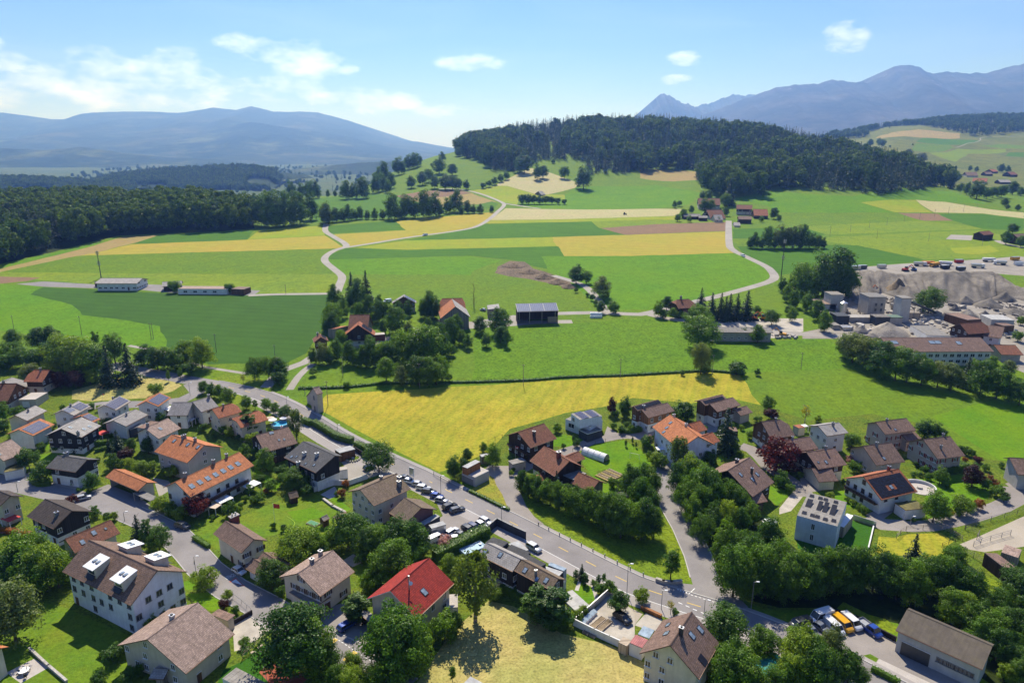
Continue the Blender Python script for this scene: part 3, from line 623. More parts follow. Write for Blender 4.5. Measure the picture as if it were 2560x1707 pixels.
road('side_road','asphalt_warm','A1',[(1330,850),(1230,770),(1150,660),(1090,520),(1030,430),(990,330),(1000,250)],5.5)
road('side_road','asphalt_warm','A1',[(1080,480),(1110,380),(1180,290),(1280,235),(1400,190),(1560,130),(1750,70),('A3',1000,640),('A3',1250,590),('A3',1480,570),('A3',1600,550)],4.5)
road('side_road','asphalt_warm','A1',[(990,330),(940,300),(880,300),(830,290)],7.0)
road('side_road','asphalt_warm','B1',[(720,830),(850,870),(960,960),(1050,1070),(1200,1170),(1330,1260),(1440,1350),(1500,1430)],5.5)
road('side_road','asphalt_warm','B2',[(300,1400),(480,1480),(800,1500),(1060,1490),(1300,1440),(1600,1370),(1900,1270),(2080,1180),(2090,1100),(2020,1030)],5.5)
road('garden_path','slabs','A2',[(1730,660),(1770,545)],.9)
road('garden_path','slabs','A2',[(1860,545),(1900,640),(1935,770)],.9)
road('main_road','asphalt','F',MAIN,7.8,key='main')
road('side_road','asphalt','F',[(1655,1405),(1630,1375),(1625,1345)],14.0)
import re
FIELD = re.compile('meadow|crop|hay|mown|soil|wheat|pasture|verge|dry|garden|wood_floor')
def build_ground():
    V2 = []; faces = []; owner = []
    for k,(nm,mt,polys) in enumerate(AREAS):
        for pl in polys:
            A2 = sum(pl[q][0]*pl[(q+1) % len(pl)][1]-pl[(q+1) % len(pl)][0]*pl[q][1] for q in range(len(pl)))
            if A2 < 0: pl = pl[::-1]
            dn = []
            for q in range(len(pl)):
                (x0,y0),(x1,y1) = pl[q],pl[(q+1) % len(pl)]; k_ = max(1,int(math.hypot(x1-x0,y1-y0)/max(9,.018*min(abs(y0),abs(y1)))))
                for t in range(k_):
                    x,y = x0+(x1-x0)*t/k_,y0+(y1-y0)*t/k_; wv = 1.6 if FIELD.search(mt) and y > 250 else .35 if FIELD.search(mt) else 0
                    dn.append((x+wv*mnoise.noise(Vector((x*.06,y*.06,1))),y+wv*mnoise.noise(Vector((x*.06,y*.06,5)))))
            pl = dn
            i = len(V2); V2 += [Vector(p) for p in pl]; faces.append(list(range(i,i+len(pl)))); owner.append(k)
    ys = [-120,-40,40,100,150]+list(np.exp(np.linspace(math.log(180),math.log(29500),92)))
    for y in ys:
        yy = max(abs(y),150)
        for a in np.linspace(-1.05,1.05,106): V2.append(Vector((a*yy+RNG.uniform(-.002,.002)*yy,y+RNG.uniform(-.002,.002)*yy)))
    ov,oe,of,a1,a2,of_ids = geometry.delaunay_2d_cdt(V2,[],faces,0,1e-3,True)
    X = np.array([(v.x,v.y) for v in ov]); Z = h_arr(X[:,0],X[:,1])
    buckets = {}
    for f,ids in zip(of,of_ids):
        k = max((owner[i] for i in ids),default=-1)
        buckets.setdefault(k,[]).append(f)
    for k,fs in buckets.items():
        nm,mt = ('ground','meadow') if k < 0 else AREAS[k][:2]
        used = sorted({i for f in fs for i in f}); mp = {i: j for j,i in enumerate(used)}
        me = bpy.data.meshes.new(nm); me.from_pydata([(X[i,0],X[i,1],Z[i]) for i in used],[],[[mp[i] for i in f] for f in fs])
        me.materials.append(MATS[mt]); me.polygons.foreach_set('use_smooth',[True]*len(fs)); me.update()
        if me.polygons and me.polygons[0].normal.z < 0: me.flip_normals()
        struct(link(nm,me))
build_ground()

# ---------------------------------------------------------------- mountains far off: crest lines with spurs running down towards the valley
def mountain(name,crest,Y,depth,base,seed,mat,spur=.5,back=3000,n=240):
    """crest: (px, row) as seen; the range stands at distance Y and falls forward over `depth` metres"""
    rng = np.random.default_rng(seed)
    px = np.array([c[0] for c in crest],float); py = np.array([c[1] for c in crest],float)
    xs = np.linspace(px[0],px[-1],n); rows = np.interp(xs,px,py)
    a = (xs-1280)/1776.0; zc = np.array([CAM_H+Y*MP(r) for r in rows])
    fr = 0
    for k in range(1,7): fr = fr+np.sin(np.arange(n)*(.07*1.75**k)+rng.uniform(0,6))*.9**k
    zc = zc+fr*Y*(.0009 if mat == 'mountain_rock' else .00022)
    T = [-back/ depth,-.35,-.12,0]+list(np.linspace(.03,1,42)); V = []; F_ = []
    for j,t in enumerate(T):
        for i in range(n):
            yy = Y-depth*t; x = a[i]*(Y if t <= 0 else Y-depth*t*.6)
            if t <= 0: z = base+(zc[i]-base)*(1+t*.5)
            else:
                w = mnoise.fractal(Vector((x*.00042+seed,t*1.1,seed*.7)),1.0,2.0,6)
                rid = 1-abs(mnoise.fractal(Vector((x*.0008,t*.9+seed,3.1)),1.0,2.0,5))*1.7
                fall = (1-t)**1.25
                z = base+(zc[i]-base)*fall*(1+spur*t*(rid*.5+w*.5)*min(1,t*4))
                z = min(z,CAM_H+(zc[i]-CAM_H)*(yy/Y)*(1-.35*t)-4); z = max(z,base-5)
            V.append((x,yy,z))
    for j in range(len(T)-1):
        for i in range(n-1):
            k = j*n+i; F_.append((k,k+n,k+n+1,k+1))
    me = bpy.data.meshes.new(name); me.from_pydata(V,[],F_); me.materials.append(MATS[mat]); me.polygons.foreach_set('use_smooth',[True]*len(F_)); me.update()
    return struct(link(name,me))
def mountain_mat(name,c1,c2,c3,snow=False):
    m,nt,b = newmat(name); P = pos(nt); n = noise(nt,P,.0016,9,.68); f = noise(nt,P,.009,5,.65)
    col = ramp(nt,n,[(.40,c1),(.52,c2),(.64,c3)]); col = mixc(nt,.7,col,ramp(nt,f,[(.35,(.62,)*3),(.65,(1.3,)*3)]),'MULTIPLY')
    if snow:
        s = N(nt,'ShaderNodeSeparateXYZ'); LK(nt,P,s.inputs[0]); g = noise(nt,P,.005,6,.75)
        k = M(nt,'MULTIPLY',M(nt,'MULTIPLY_ADD',s.outputs[2],1/700.,-.75,clamp=True),ramp(nt,g,[(.64,(0,0,0)),(.68,(1,1,1))])); col = mixc(nt,k,col,(.8,.82,.85))
    LK(nt,col,b.inputs['Base Color']); b.inputs['Roughness'].default_value = .95; b.inputs['Specular IOR Level'].default_value = .05
    bump(nt,b,f,.6,40)
mountain_mat('mountain_green',(.030,.050,.024),(.045,.065,.030),(.095,.105,.055))
mountain_mat('mountain_rock',(.035,.045,.040),(.055,.060,.055),(.095,.095,.09),True)
mountain_mat('foothill',(.022,.042,.018),(.035,.055,.022),(.11,.13,.05))
# left range
mountain('mountain_range',[(-700,330),(-300,300),(0,281),(60,286),(130,298),(170,300),(215,285),(270,281),(350,278),(460,283),(545,270),(600,275),(640,266),(690,280),(760,279),(800,281),(870,300),(930,322),(985,345),(1040,354),(1100,366),(1160,376)],12500,6500,-50,3,'mountain_green')
mountain('mountain_foothills',[(-600,330),(-200,330),(0,345),(120,352),(300,336),(450,326),(560,316),(640,306),(760,324),(880,344),(960,366),(1050,384)],9200,3000,-50,9,'foothill',.7,1500)
# right alps
mountain('mountain_range',[(1480,345),(1560,310),(1600,280),(1640,240),(1665,238),(1690,252),(1730,268),(1800,300),(1900,330),(2000,345)],11000,4000,-40,21,'mountain_rock')
mountain('mountain_range',[(1640,330),(1700,280),(1760,258),(1830,238),(1900,236),(1960,245),(2200,300)],12500,4000,-40,5,'mountain_rock')
mountain('mountain_range',[(1640,345),(1740,295),(1830,258),(1890,230),(1960,214),(2010,208),(2060,200),(2095,203),(2150,210),(2185,195),(2205,172),(2235,160),(2270,166),(2290,182),(2360,180),(2430,185),(2480,168),(2560,150),(2750,140),(3000,200),(3400,260)],9500,4500,-40,13,'mountain_rock')
# the low wooded ridges in the valley on the left
def ridge(name,crest,Y,depth,base,seed):
    return mountain(name,crest,Y,depth,base,seed,'foothill',.25,depth,160)
ridge('wooded_ridge',[(-500,388),(-100,375),(0,371),(110,376),(200,368),(300,382),(400,396),(520,398),(620,412),(700,425)],6000,900,-50,31)
ridge('wooded_ridge',[(680,430),(760,420),(860,410),(960,404),(1050,408),(1150,420)],4200,500,-48,37)
HILLS = [ridge('wooded_hill',[(200,452),(280,442),(380,432),(470,426),(560,421),(640,424),(680,430),(702,450)],2700,420,-46,41),
         ridge('wooded_hill',[(-400,455),(-100,448),(60,452),(200,460),(330,470)],2300,300,-46,47)]
lake = MB().poly([(-3600,13200,-44),(-900,13200,-44),(-1100,21000,-44),(-5000,21000,-44)],'water_far').build('lake'); struct(lake)

# ---------------------------------------------------------------- houses
def win_mesh(w,hh,mat,kind):
    def mk():
        b = MB()
        if kind == 'frame':
            t = .09
            b.box((0,-.03,hh/2),(w,.10,t),mat).box((0,-.03,-hh/2),(w,.10,t),mat)
            for x in (-w/2+t/2,w/2-t/2,0): b.box((x,-.03,0),(t,.10,hh-t),mat)
            b.box((0,-.09,-hh/2-.05),(w+.2,.22,.06),mat)
        elif kind == 'pane': b.box((0,.0,0),(w-.1,.05,hh-.1),'window_glass')
        elif kind == 'shutter':
            b.box((0,-.04,0),(w/2,.05,hh),mat)
            for k in range(5): b.box((0,-.075,-hh/2+hh*(k+.5)/5),(w/2-.12,.03,hh/5*.55),mat)
        elif kind == 'door':
            b.box((0,-.03,0),(w,.08,hh),mat); b.box((0,-.06,hh/2+.04),(w+.16,.12,.08),'trim_white')
        return b.mesh(kind)
    return cached(('win',w,hh,mat,kind),mk)
HOUSES = []
class House: pass
def put(H,o,parent=None):
    o.parent = parent or H.root
    if parent is None: o.matrix_parent_inverse = H.mpi
    return o
def part(H,mb,name,parent=None,smooth=False): return put(H,mb.build(name,None,smooth),parent)
def add_window(H,x,y,z,ang,w=1.15,hh=1.25,frame='trim_white',shutter=None,wall_off=.0):
    o = put(H,link('window',win_mesh(w,hh,frame,'frame'),None,(x,y,z),ang))
    link('pane',win_mesh(w,hh,frame,'pane'),o)
    if shutter:
        for s in (-1,1): link('shutter',win_mesh(w,hh,shutter,'shutter'),o,(s*w*.77,0,0))
    return o
def camside(H,nx,ny):
    """does a wall with this local normal face the camera?"""
    c,s = math.cos(H.rz),math.sin(H.rz); wx,wy = nx*c-ny*s,nx*s+ny*c
    return wx*(0-H.o.x)+wy*(0-H.o.y) > 0
def house(label,view,r1,r2,e,zr=8.5,pitch=28,roof='tile_brown',wall='wall_white',upper=None,split=2.7,wb=None,hip=(0,0,.5),win=True,shutter=None,frame='trim_white',
          chim=(),sky=(),solar=(),og=.8,oe=.8,name='house',cat='house',group=None,parent=None,bal=None,trim='trim_brown',skip=.34,door=True,open_front=False,wsz=(1.15,1.25),chmat='trim_grey',seed=0,th=.22,base=None,gw=None,roof2=None):
    rnd = random.Random(seed+len(HOUSES)*13+5)
    P = lambda q: S(q[0],q[1:]) if isinstance(q[0],str) else S(view,q)
    a,b = G(P(r1),zr),G(P(r2),zr)
    g = ((a.z+b.z)/2-zr) if base is None else base
    d = (b-a).xy.normalized(); L = (b-a).xy.length; n = Vector((-d.y,d.x))
    pe = P(e); best = None; tp = math.tan(R(pitch))
    for k in range(400):
        ze = .6+(zr-.9)*k/399; q = G(pe,ze); wd = (q-a).xy.dot(n); err = abs((zr-ze)-tp*abs(wd))
        if best is None or err < best[0]: best = (err,ze,wd)
    ze,wd = best[1],best[2]
    if wd < 0: d = -d; n = -n; a,b = b,a
    w = abs(wd); tp = (zr-ze)/w; H = House(); H.w,H.L,H.zr,H.ze,H.tp = w,L,zr,ze,tp
    wb = w if wb is None else wb*w
    mid = (a+b)/2; H.o = Vector((mid.x,mid.y,g)); H.rz = math.atan2(d.y,d.x); H.pitch = math.atan(tp); H.wb = wb
    H.mat = Matrix.LocRotScale(H.o,Matrix.Rotation(H.rz,3,'Z'),None)
    if parent is None:
        H.root = thing(name,label,cat,H.o,H.rz,group); H.mpi = Matrix.Identity(4); H.rootmat = H.mat
    else:
        H.root = parent.root; H.rootmat = parent.rootmat; H.mpi = parent.rootmat.inverted() @ H.mat
    HOUSES.append((label,round(L,1),round(w+wb,1),round(zr,1),round(ze,1),round(math.degrees(H.pitch)),[round(v) for v in H.o]))
    X = L/2-og; Yf = w-oe; Yb = -(wb-oe); zt = lambda y: zr-tp*abs(y)-th-.02
    ha,hb,hk = hip; zk = zr-hk*(zr-ze)
    # walls
    def wallprism(z0,pr,mat,nm,xs=(-1,1),lo=None):
        mb = MB(); ends = []
        for s,hh in ((-1,ha),(1,hb)):
            x = s*(X+pr); yf,yb = Yf+pr,Yb-pr
            if hh > 0 and zt(0) > zk-th: pts = [(yb,z0),(yf,z0),(yf,zt(yf)),(hk*w,zk-th-.05),(-hk*wb,zk-th-.05),(yb,zt(yb))]
            else: pts = [(yb,z0),(yf,z0),(yf,zt(yf)),(0,zt(0)),(0,zt(0)),(yb,zt(yb))]
            ends.append([(x,y,z) for y,z in pts])
        mb.poly(ends[0][::-1],mat); mb.poly(ends[1],mat)
        for i in range(6):
            j = (i+1) % 6
            if open_front and i == 1 and nm == 'wall': continue
            mb.poly([ends[0][i],ends[0][j],ends[1][j],ends[1][i]],mat)
        return part(H,mb,nm)
    H.wall = wallprism(-1.2,0,wall,'wall')
    if upper and zt(Yf) > split: wallprism(split,.05,upper,'upper_wall')
    elif upper:
        mb = MB()
        for s in (-1,1):
            x = s*(X+.05); yy = max(0.1,(zr-th-.05-split)/tp); y1,y0 = min(Yf,yy),max(Yb,-yy)
            pts = [(x,y0,max(split,zt(y0))),(x,y1,max(split,zt(y1)))]
            base_ = [(x,y0,split),(x,y1,split)]
            pl = base_+[(x,y1,zt(y1)),(x,0,zt(0)),(x,y0,zt(y0))]
            pl = pl if s > 0 else pl[::-1]
            mb.poly(pl,upper); off = [(p[0]-s*.06,p[1],p[2]) for p in pl]
            for i in range(len(pl)): j = (i+1) % len(pl); mb.poly([pl[j],pl[i],off[i],off[j]],upper)
        part(H,mb,'gable_cladding')
    # roof
    mb = MB(); xl,xr = -L/2,L/2
    for s,ww in ((1,w),(-1,wb)):
        sl = math.hypot(1,tp)
        kx = lambda y: abs(y)*sl
        top = [(xl+ha,0,zr),(xl,s*hk*ww,zr-tp*hk*ww)] if ha else [(xl,0,zr)]
        top += [(xl,s*ww,zr-tp*ww),(xr,s*ww,zr-tp*ww)]
        top += [(xr,s*hk*ww,zr-tp*hk*ww),(xr-hb,0,zr)] if hb else [(xr,0,zr)]
        if s < 0: top = top[::-1]
        mb.slab(top,th,roof if s > 0 or not roof2 else roof2,[(p[0],kx(p[1])) for p in top],trim)
    for s,hh,xx in ((-1,ha,xl),(1,hb,xr)):
        if hh:
            t = [(xx-s*hh,0,zr),(xx,-hk*wb,zr-tp*hk*wb),(xx,hk*w,zr-tp*hk*w)]
            if s < 0: t = [t[0],t[2],t[1]]
            mb.slab(t,th,roof,[(p[1],abs(p[0]-(xx-s*hh))*1.2) for p in t],trim)
    H.roof = part(H,mb,'roof')
    part(H,MB().prism([(-.16,-.02),(.16,-.02),(0,.12)],0,L-ha-hb,roof),'ridge_cap').matrix_basis = Matrix.Translation((xl+ha,0,zr)) @ Matrix.Rotation(math.pi/2,4,'Y') @ Matrix.Rotation(math.pi/2,4,'Z')
    for s,ww in ((1,w),(-1,wb)):
        if camside(H,0,s): part(H,MB().tube((xl,s*(ww+.06),zr-tp*ww-.12),(xr,s*(ww+.06),zr-tp*ww-.12),.08,.08,'copper',6),'gutter')
    # openings on the walls one can see
    if win:
        off = .06 if upper else .0
        fw,fh = wsz
        def rows(zmax): return [z for z in (1.5,4.25,7.0,9.7) if z+fh/2+.25 < zmax]
        for s in (-1,1):
            if not camside(H,s,0): continue
            W = Yf-Yb
            for z in rows(zr-.8):
                half = min((zr-th-.35-(z+fh/2))/tp,W/2) - .75
                if half < 0: continue
                cy = 0 if wb == w else (max(Yb,-half-.75)+min(Yf,half+.75))/2
                nn = max(1,int(2*half/2.5)+1); 
                for k in range(nn):
                    y = cy+(0 if nn == 1 else -half+2*half*k/(nn-1))
                    if y > Yf-.7 or y < Yb+.7 or rnd.random() < skip: continue
                    o_ = off if z-fh/2 > split else .0
                    add_window(H,s*(X+.03+o_),y,z,s*math.pi/2,fw,fh,frame,shutter)
        for s,yy in ((1,Yf),(-1,Yb)):
            if not camside(H,0,s) or open_front: continue
            rr = rows(zt(yy)+.25)
            for z in rr:
                nn = max(1,int((2*X-1.6)/3.0))
                dk = rnd.randrange(nn) if (door and z == rr[0] and s == 1) else -1
                for k in range(nn):
                    x = -X+2*X*(k+.5)/nn+rnd.uniform(-.25,.25)
                    o_ = off if z-fh/2 > split else .0
                    if k == dk:
                        put(H,link('door',win_mesh(1.05,2.1,'wood_brown','door'),None,(x,yy+s*.02,1.05),0 if s < 0 else math.pi)); continue
                    if rnd.random() < skip: continue
                    add_window(H,x,yy+s*(.03+o_),z,0 if s < 0 else math.pi,fw,fh,frame,shutter)
    if bal:
        zb = 2.75
        for q in bal:
            if q in 'gG':
                s = 1 if camside(H,1,0) else -1; W = (Yf-Yb)*.9; cy = (Yf+Yb)/2; D = 1.2
                o = part(H,MB().box((s*(X+D/2+.07),cy,zb),(D,W,.16),'wood_brown'),'balcony'); rb = MB()
                nb = max(4,int(W/.16)); rb.box((s*(X+D),cy,zb+1.02),(.09,W,.09),'wood_dark')
                rb.box((s*(X+D),cy,zb+.55),(.05,W,.62),'wood_dark')
                link('railing',rb.mesh('railing'),o)
            else:
                s = 1; W = 2*X*.8; D = 1.2; yy = Yf
                o = part(H,MB().box((0,yy+D/2+.07,zb),(W,D,.16),'wood_brown'),'balcony')
                link('railing',MB().box((0,yy+D,zb+1.02),(W,.09,.09),'wood_dark').box((0,yy+D,zb+.55),(W,.05,.62),'wood_dark').mesh('railing'),o)
    for c in chim:
        u,s = c[0],c[1]; hh = c[2] if len(c) > 2 else 1.3; x = -L/2+u*L; y = s*(w if s >= 0 else wb); z = zr-tp*abs(y)
        cs = c[3] if len(c) > 3 else .6
        o = part(H,MB().box((x,y,z+hh/2-.35),(cs,cs*1.25,hh+.7),chmat),'chimney')
        link('chimney_cap',MB().box((x,y,z+hh+.06),(cs+.18,cs*1.25+.18,.10),'metal').box((x,y,z+hh+.22),(cs*.5,cs*.6,.22),'metal_dark').mesh('chimney_cap'),o)
    for c in sky:
        u,s = c[0],c[1]; sw,sh = (c[2],c[3]) if len(c) > 3 else (.95,1.3); x = -L/2+u*L; y = s*(w if s >= 0 else wb); z = zr-tp*abs(y)
        fr = cached(('sky',sw,sh),lambda: MB().box((0,sh/2,.06),(sw,.1,.14),'metal_dark').box((0,-sh/2,.06),(sw,.1,.14),'metal_dark').box((sw/2,0,.06),(.1,sh,.14),'metal_dark').box((-sw/2,0,.06),(.1,sh,.14),'metal_dark').mesh('roof_window'))
        o = put(H,link('roof_window',fr,None,(x,y,z))); o.rotation_euler = (-H.pitch if s >= 0 else H.pitch,0,0)
        link('pane',cached(('skyp',sw,sh),lambda: MB().box((0,0,.07),(sw-.12,sh-.12,.06),'skylight_glass').mesh('pane')),o)
    for (u0,u1,s0,s1,nu,ns,mt) in solar:
        sg = 1 if s1 > 0 else -1; ww = w if sg > 0 else wb; pw = (u1-u0)*L/nu; ph = abs(s1-s0)*ww*math.hypot(1,tp)/ns
        pm = MB().box((0,0,.09),(pw-.05,ph-.05,.05),'metal_dark'); pm.poly([(-pw/2+.045,-ph/2+.045,.122),(pw/2-.045,-ph/2+.045,.122),(pw/2-.045,ph/2-.045,.122),(-pw/2+.045,ph/2-.045,.122)],mt,[(0,0),(pw,0),(pw,ph),(0,ph)])
        pm = pm.mesh('solar_panel')
        for i in range(nu):
            for j in range(ns):
                u = u0+(u1-u0)*(i+.5)/nu; sv_ = s0+(s1-s0)*(j+.5)/ns; x = -L/2+u*L; y = sv_*ww
                o = put(H,link('solar_panel',pm,None,(x,y,zr-tp*abs(y)))); o.rotation_euler = (-H.pitch if sg > 0 else H.pitch,0,0)
    return H
def block(label,view,a,b,c,z1,z0=-1.0,wall='wall_white',roof='bitumen',parent=None,name='garage',cat='garage',group=None,over=.0,th=.18,tilt=0.0,trim='trim_grey',open_sides=False,door=None,post='wood_grey',pname='wall',rname='flat_roof',wins=()):
    """flat-roofed box or open shelter: roof corners a-b along one edge (seen), c a corner on the opposite edge, at height z1"""
    P = lambda q: S(q[0],q[1:]) if isinstance(q[0],str) else S(view,q)
    A,B,C = G(P(a),z1),G(P(b),z1),G(P(c),z1); d = (B-A).xy.normalized(); L = (B-A).xy.length; n = Vector((-d.y,d.x)); wd = (C-A).xy.dot(n)
    if wd < 0: A,B = B,A; d = -d; n = -n; wd = -wd
    g = (A.z+B.z)/2-z1; ctr = (A.xy+B.xy)/2+n*wd/2
    H = House(); H.o = Vector((ctr.x,ctr.y,g)); H.rz = math.atan2(d.y,d.x); H.mat = Matrix.LocRotScale(H.o,Matrix.Rotation(H.rz,3,'Z'),None); H.L,H.w,H.zr = L,wd,z1
    if parent is None: H.root = thing(name,label,cat,H.o,H.rz,group); H.mpi = Matrix.Identity(4); H.rootmat = H.mat
    else: H.root = parent.root; H.rootmat = parent.rootmat; H.mpi = parent.rootmat.inverted() @ H.mat
    hx,hy = L/2,wd/2; zt = [z1+tilt*wd/2,z1+tilt*wd/2,z1-tilt*wd/2,z1-tilt*wd/2]
    top = [(-hx,-hy,zt[0]),(hx,-hy,zt[1]),(hx,hy,zt[2]),(-hx,hy,zt[3])]
    if open_sides:
        for (x,y,z) in top:
            part(H,MB().box((x*.94,y*.92,(z-th+z0)/2),(.16,.16,z-th-z0),post),'post')
    else:
        X,Y = hx-over,hy-over; mbw = MB().prism([(-X,-Y),(X,-Y),(X,Y),(-X,Y)],z0,[z-th-.01 for z in zt],wall); part(H,mbw,pname)
    part(H,MB().slab(top,th,roof,[(p[0],p[1]) for p in top],trim),rname)
    if not open_sides and over == 0: pass
    if door:
        for (s,u,dw,dh,mt) in door:      # side (x+, x-, y+, y-), position along it, size, material
            X,Y = hx-over,hy-over; lx = (s[1] == '+')*2-1
            if s[0] == 'x': pos_,ang = (lx*(X+.02),u*Y,dh/2),lx*math.pi/2
            else: pos_,ang = (u*X,lx*(Y+.02),dh/2),(0 if lx < 0 else math.pi)
            put(H,link('door',win_mesh(dw,dh,mt,'door'),None,pos_,ang))
    for (s,u,z,ww,wh) in wins:
        X,Y = hx-over,hy-over; lx = (s[1] == '+')*2-1
        if s[0] == 'x': add_window(H,lx*(X+.03),u*Y,z,lx*math.pi/2,ww,wh,'trim_white')
        else: add_window(H,u*X,lx*(Y+.03),z,0 if lx < 0 else math.pi,ww,wh,'trim_white')
    return H

# ---- upper left quarter
house('orange-tiled house at the upper left edge of the village under dark trees','Z1',(305,93),(490,97),(462,222),8.5,33,'tile_terracotta','wall_beige','wood_dark',hip=(0,1.5,.4),chim=[(.45,.1)])
house('large orange-tiled house cut by the left picture edge above the garage','Z1',(-80,234),(165,228),(185,405),9,34,'tile_rust','wall_beige','wood_brown',hip=(0,2,.5),chim=[(.55,-.05)])
house('small grey-roofed shed behind the large orange house on the left','Z1',(30,222),(115,165),(285,243),5.5,20,'tile_grey','wall_grey',win=False,name='shed',cat='shed')
g_ = block('concrete garage with a walled roof terrace beside the leftmost orange houses','Z1',(180,388),(345,385),(430,305),3.2,wall='wall_beige',roof='slabs',door=[('y-',-.2,2.6,2.2,'trim_white')])
house('pale grey roofed house near the left edge, no solar panels','Z1',(150,548),(345,437),(265,603),8,25,'eternit','wall_cream',chim=[(.5,.25,.9,.4)])
house('low house with an orange-edged solar roof half hidden by bushes on the left','Z1',(180,688),(395,563),(535,622),7,22,'tile_orange','wall_white',solar=[(.15,.93,.12,.9,6,3,'solar_blue')],win=False)
house('white house with two separate solar fields on its grey roof','Z1',(605,497),(770,393),(725,552),8,25,'eternit','wall_white',solar=[(.05,.55,.18,.9,4,3,'solar_blue'),(.62,.98,.08,.6,4,2,'solar_pale')],chim=[(.55,.1,.9,.4)])
house('small solar-roofed house with orange edging behind the dark wooden house','Z1',(790,548),(862,512),(1000,570),7,20,'tile_orange','wall_white',solar=[(.05,.95,.12,.85,3,2,'solar_blue')],win=False)
house('white house whose whole grey roof carries blue solar panels','Z1',(1020,447),(1170,345),(1140,495),8,25,'eternit','wall_white',solar=[(.05,.98,.08,.88,6,4,'solar_blue')],chim=[(.3,-.2,.9,.4)])
house('white house with blue solar panels framed by orange tiles','Z1',(1430,410),(1560,310),(1552,462),8,25,'tile_orange','wall_white',solar=[(.08,.92,.1,.9,5,4,'solar_blue')])
block('white awning roof over the terrace beside the orange-framed solar house','Z1',(1580,480),(1660,500),(1690,445),2.8,open_sides=True,roof='fabric_white',name='pergola',cat='pergola',z0=0)
house('low plain grey roof in front of the solar houses','Z1',(1110,600),(1330,472),(1455,525),6.5,20,'tile_grey','wall_white',win=False,chim=[(.5,.15,.9,.4)])
h_ = house('house with a large two-part grey slate roof and white awning','Z1',(1690,415),(1890,412),(1650,552),8,27,'tile_grey','wall_white')
house('','Z1',(1885,412),(2055,352),(2140,455),8,27,'tile_grey','wall_white',parent=h_,chim=[(.1,.1)])
house('dark timber house with a broad grey roof and two bright skylights','Z1',(600,680),(800,550),(805,762),9,24,'eternit','wall_white','wood_black',1.5,sky=[(.3,.7),(.55,.68),(.75,.2)],chim=[(.95,.8,1.2,.6)])
house('white house with a dark grey gable roof and metal chimney box beside a curved hedge','Z1',(565,930),(855,975),(740,1100),7.5,24,'slate','wall_white','wood_black',3.0,chim=[(.8,-.2,1.2,.9)])
h_ = house('white house with a pale pinkish tile roof and one skylight','Z1',(1420,675),(1645,560),(1565,775),9,28,'tile_pink','wall_white',sky=[(.6,.45)],chim=[(.85,-.05)])
block('','Z1',(1345,665),(1475,590),(1580,590),3.4,parent=h_,wall='wall_grey',roof='tile_mauve')
block('','Z1',(1235,670),(1370,615),(1390,640),3.0,parent=h_,wall='wall_anthracite',roof='bitumen')
house('large orange-tiled house with three dark skylights and a grey gable wall','Z1',(1680,722),(2005,838),(1845,1022),10,27,'tile_orange','wall_grey','wall_grey',sky=[(.1,.18),(.38,.22),(.78,.25)],chim=[(.3,-.05),(.62,.05),(.64,-.1)])
house('long orange-tiled terrace house with a row of seven skylights','Z1',(1715,1195),(2345,898),(1860,1345),10,28,'tile_orange','wall_white',bal='e',frame='trim_brown',sky=[(.16,.55,1.3,1.6),(.28,.55,1.3,1.6),(.40,.55,1.3,1.6),(.52,.55,1.3,1.6),(.64,.55,1.3,1.6),(.76,.55,1.3,1.6),(.88,.55,1.3,1.6)],chim=[(.2,-.05),(.42,.0),(.85,.0)])
h_ = house('open carport with an orange tile roof on the asphalt forecourt','Z1',(1120,1065),(1440,1200),(1355,1285),5,24,'tile_orange','wall_grey',win=False,open_front=True,name='carport',cat='carport')
block('','Z1',(1300,1300),(1470,1380),(1540,1340),2.6,parent=h_,open_sides=True,roof='bitumen',post='concrete',z0=0)
house('brown ribbed roof of a house cut by the left picture edge','Z1',(-120,868),(110,770),(270,890),8.5,27,'tile_pink','wall_cream',sky=[(.9,.55)],win=False)
block('low white building with a yellow sedum roof at the left edge','Z1',(40,1100),(60,1030),(230,1050),2.8,wall='wall_white',roof='greenroof',name='garage',cat='garage')
house('beige gabled house with a dark roof at the left edge beside a red awning','Z1',(105,1328),(-40,1270),(305,1362),8.5,28,'tile_dark','wall_beige')
house('dark-roofed house with a wide dark timber gable, left of the street','Z1',(440,1358),(705,1475),(560,1665),8.5,28,'tile_dark','wall_white','wood_black',2.4,chim=[(.25,.45,1.0,.7)])
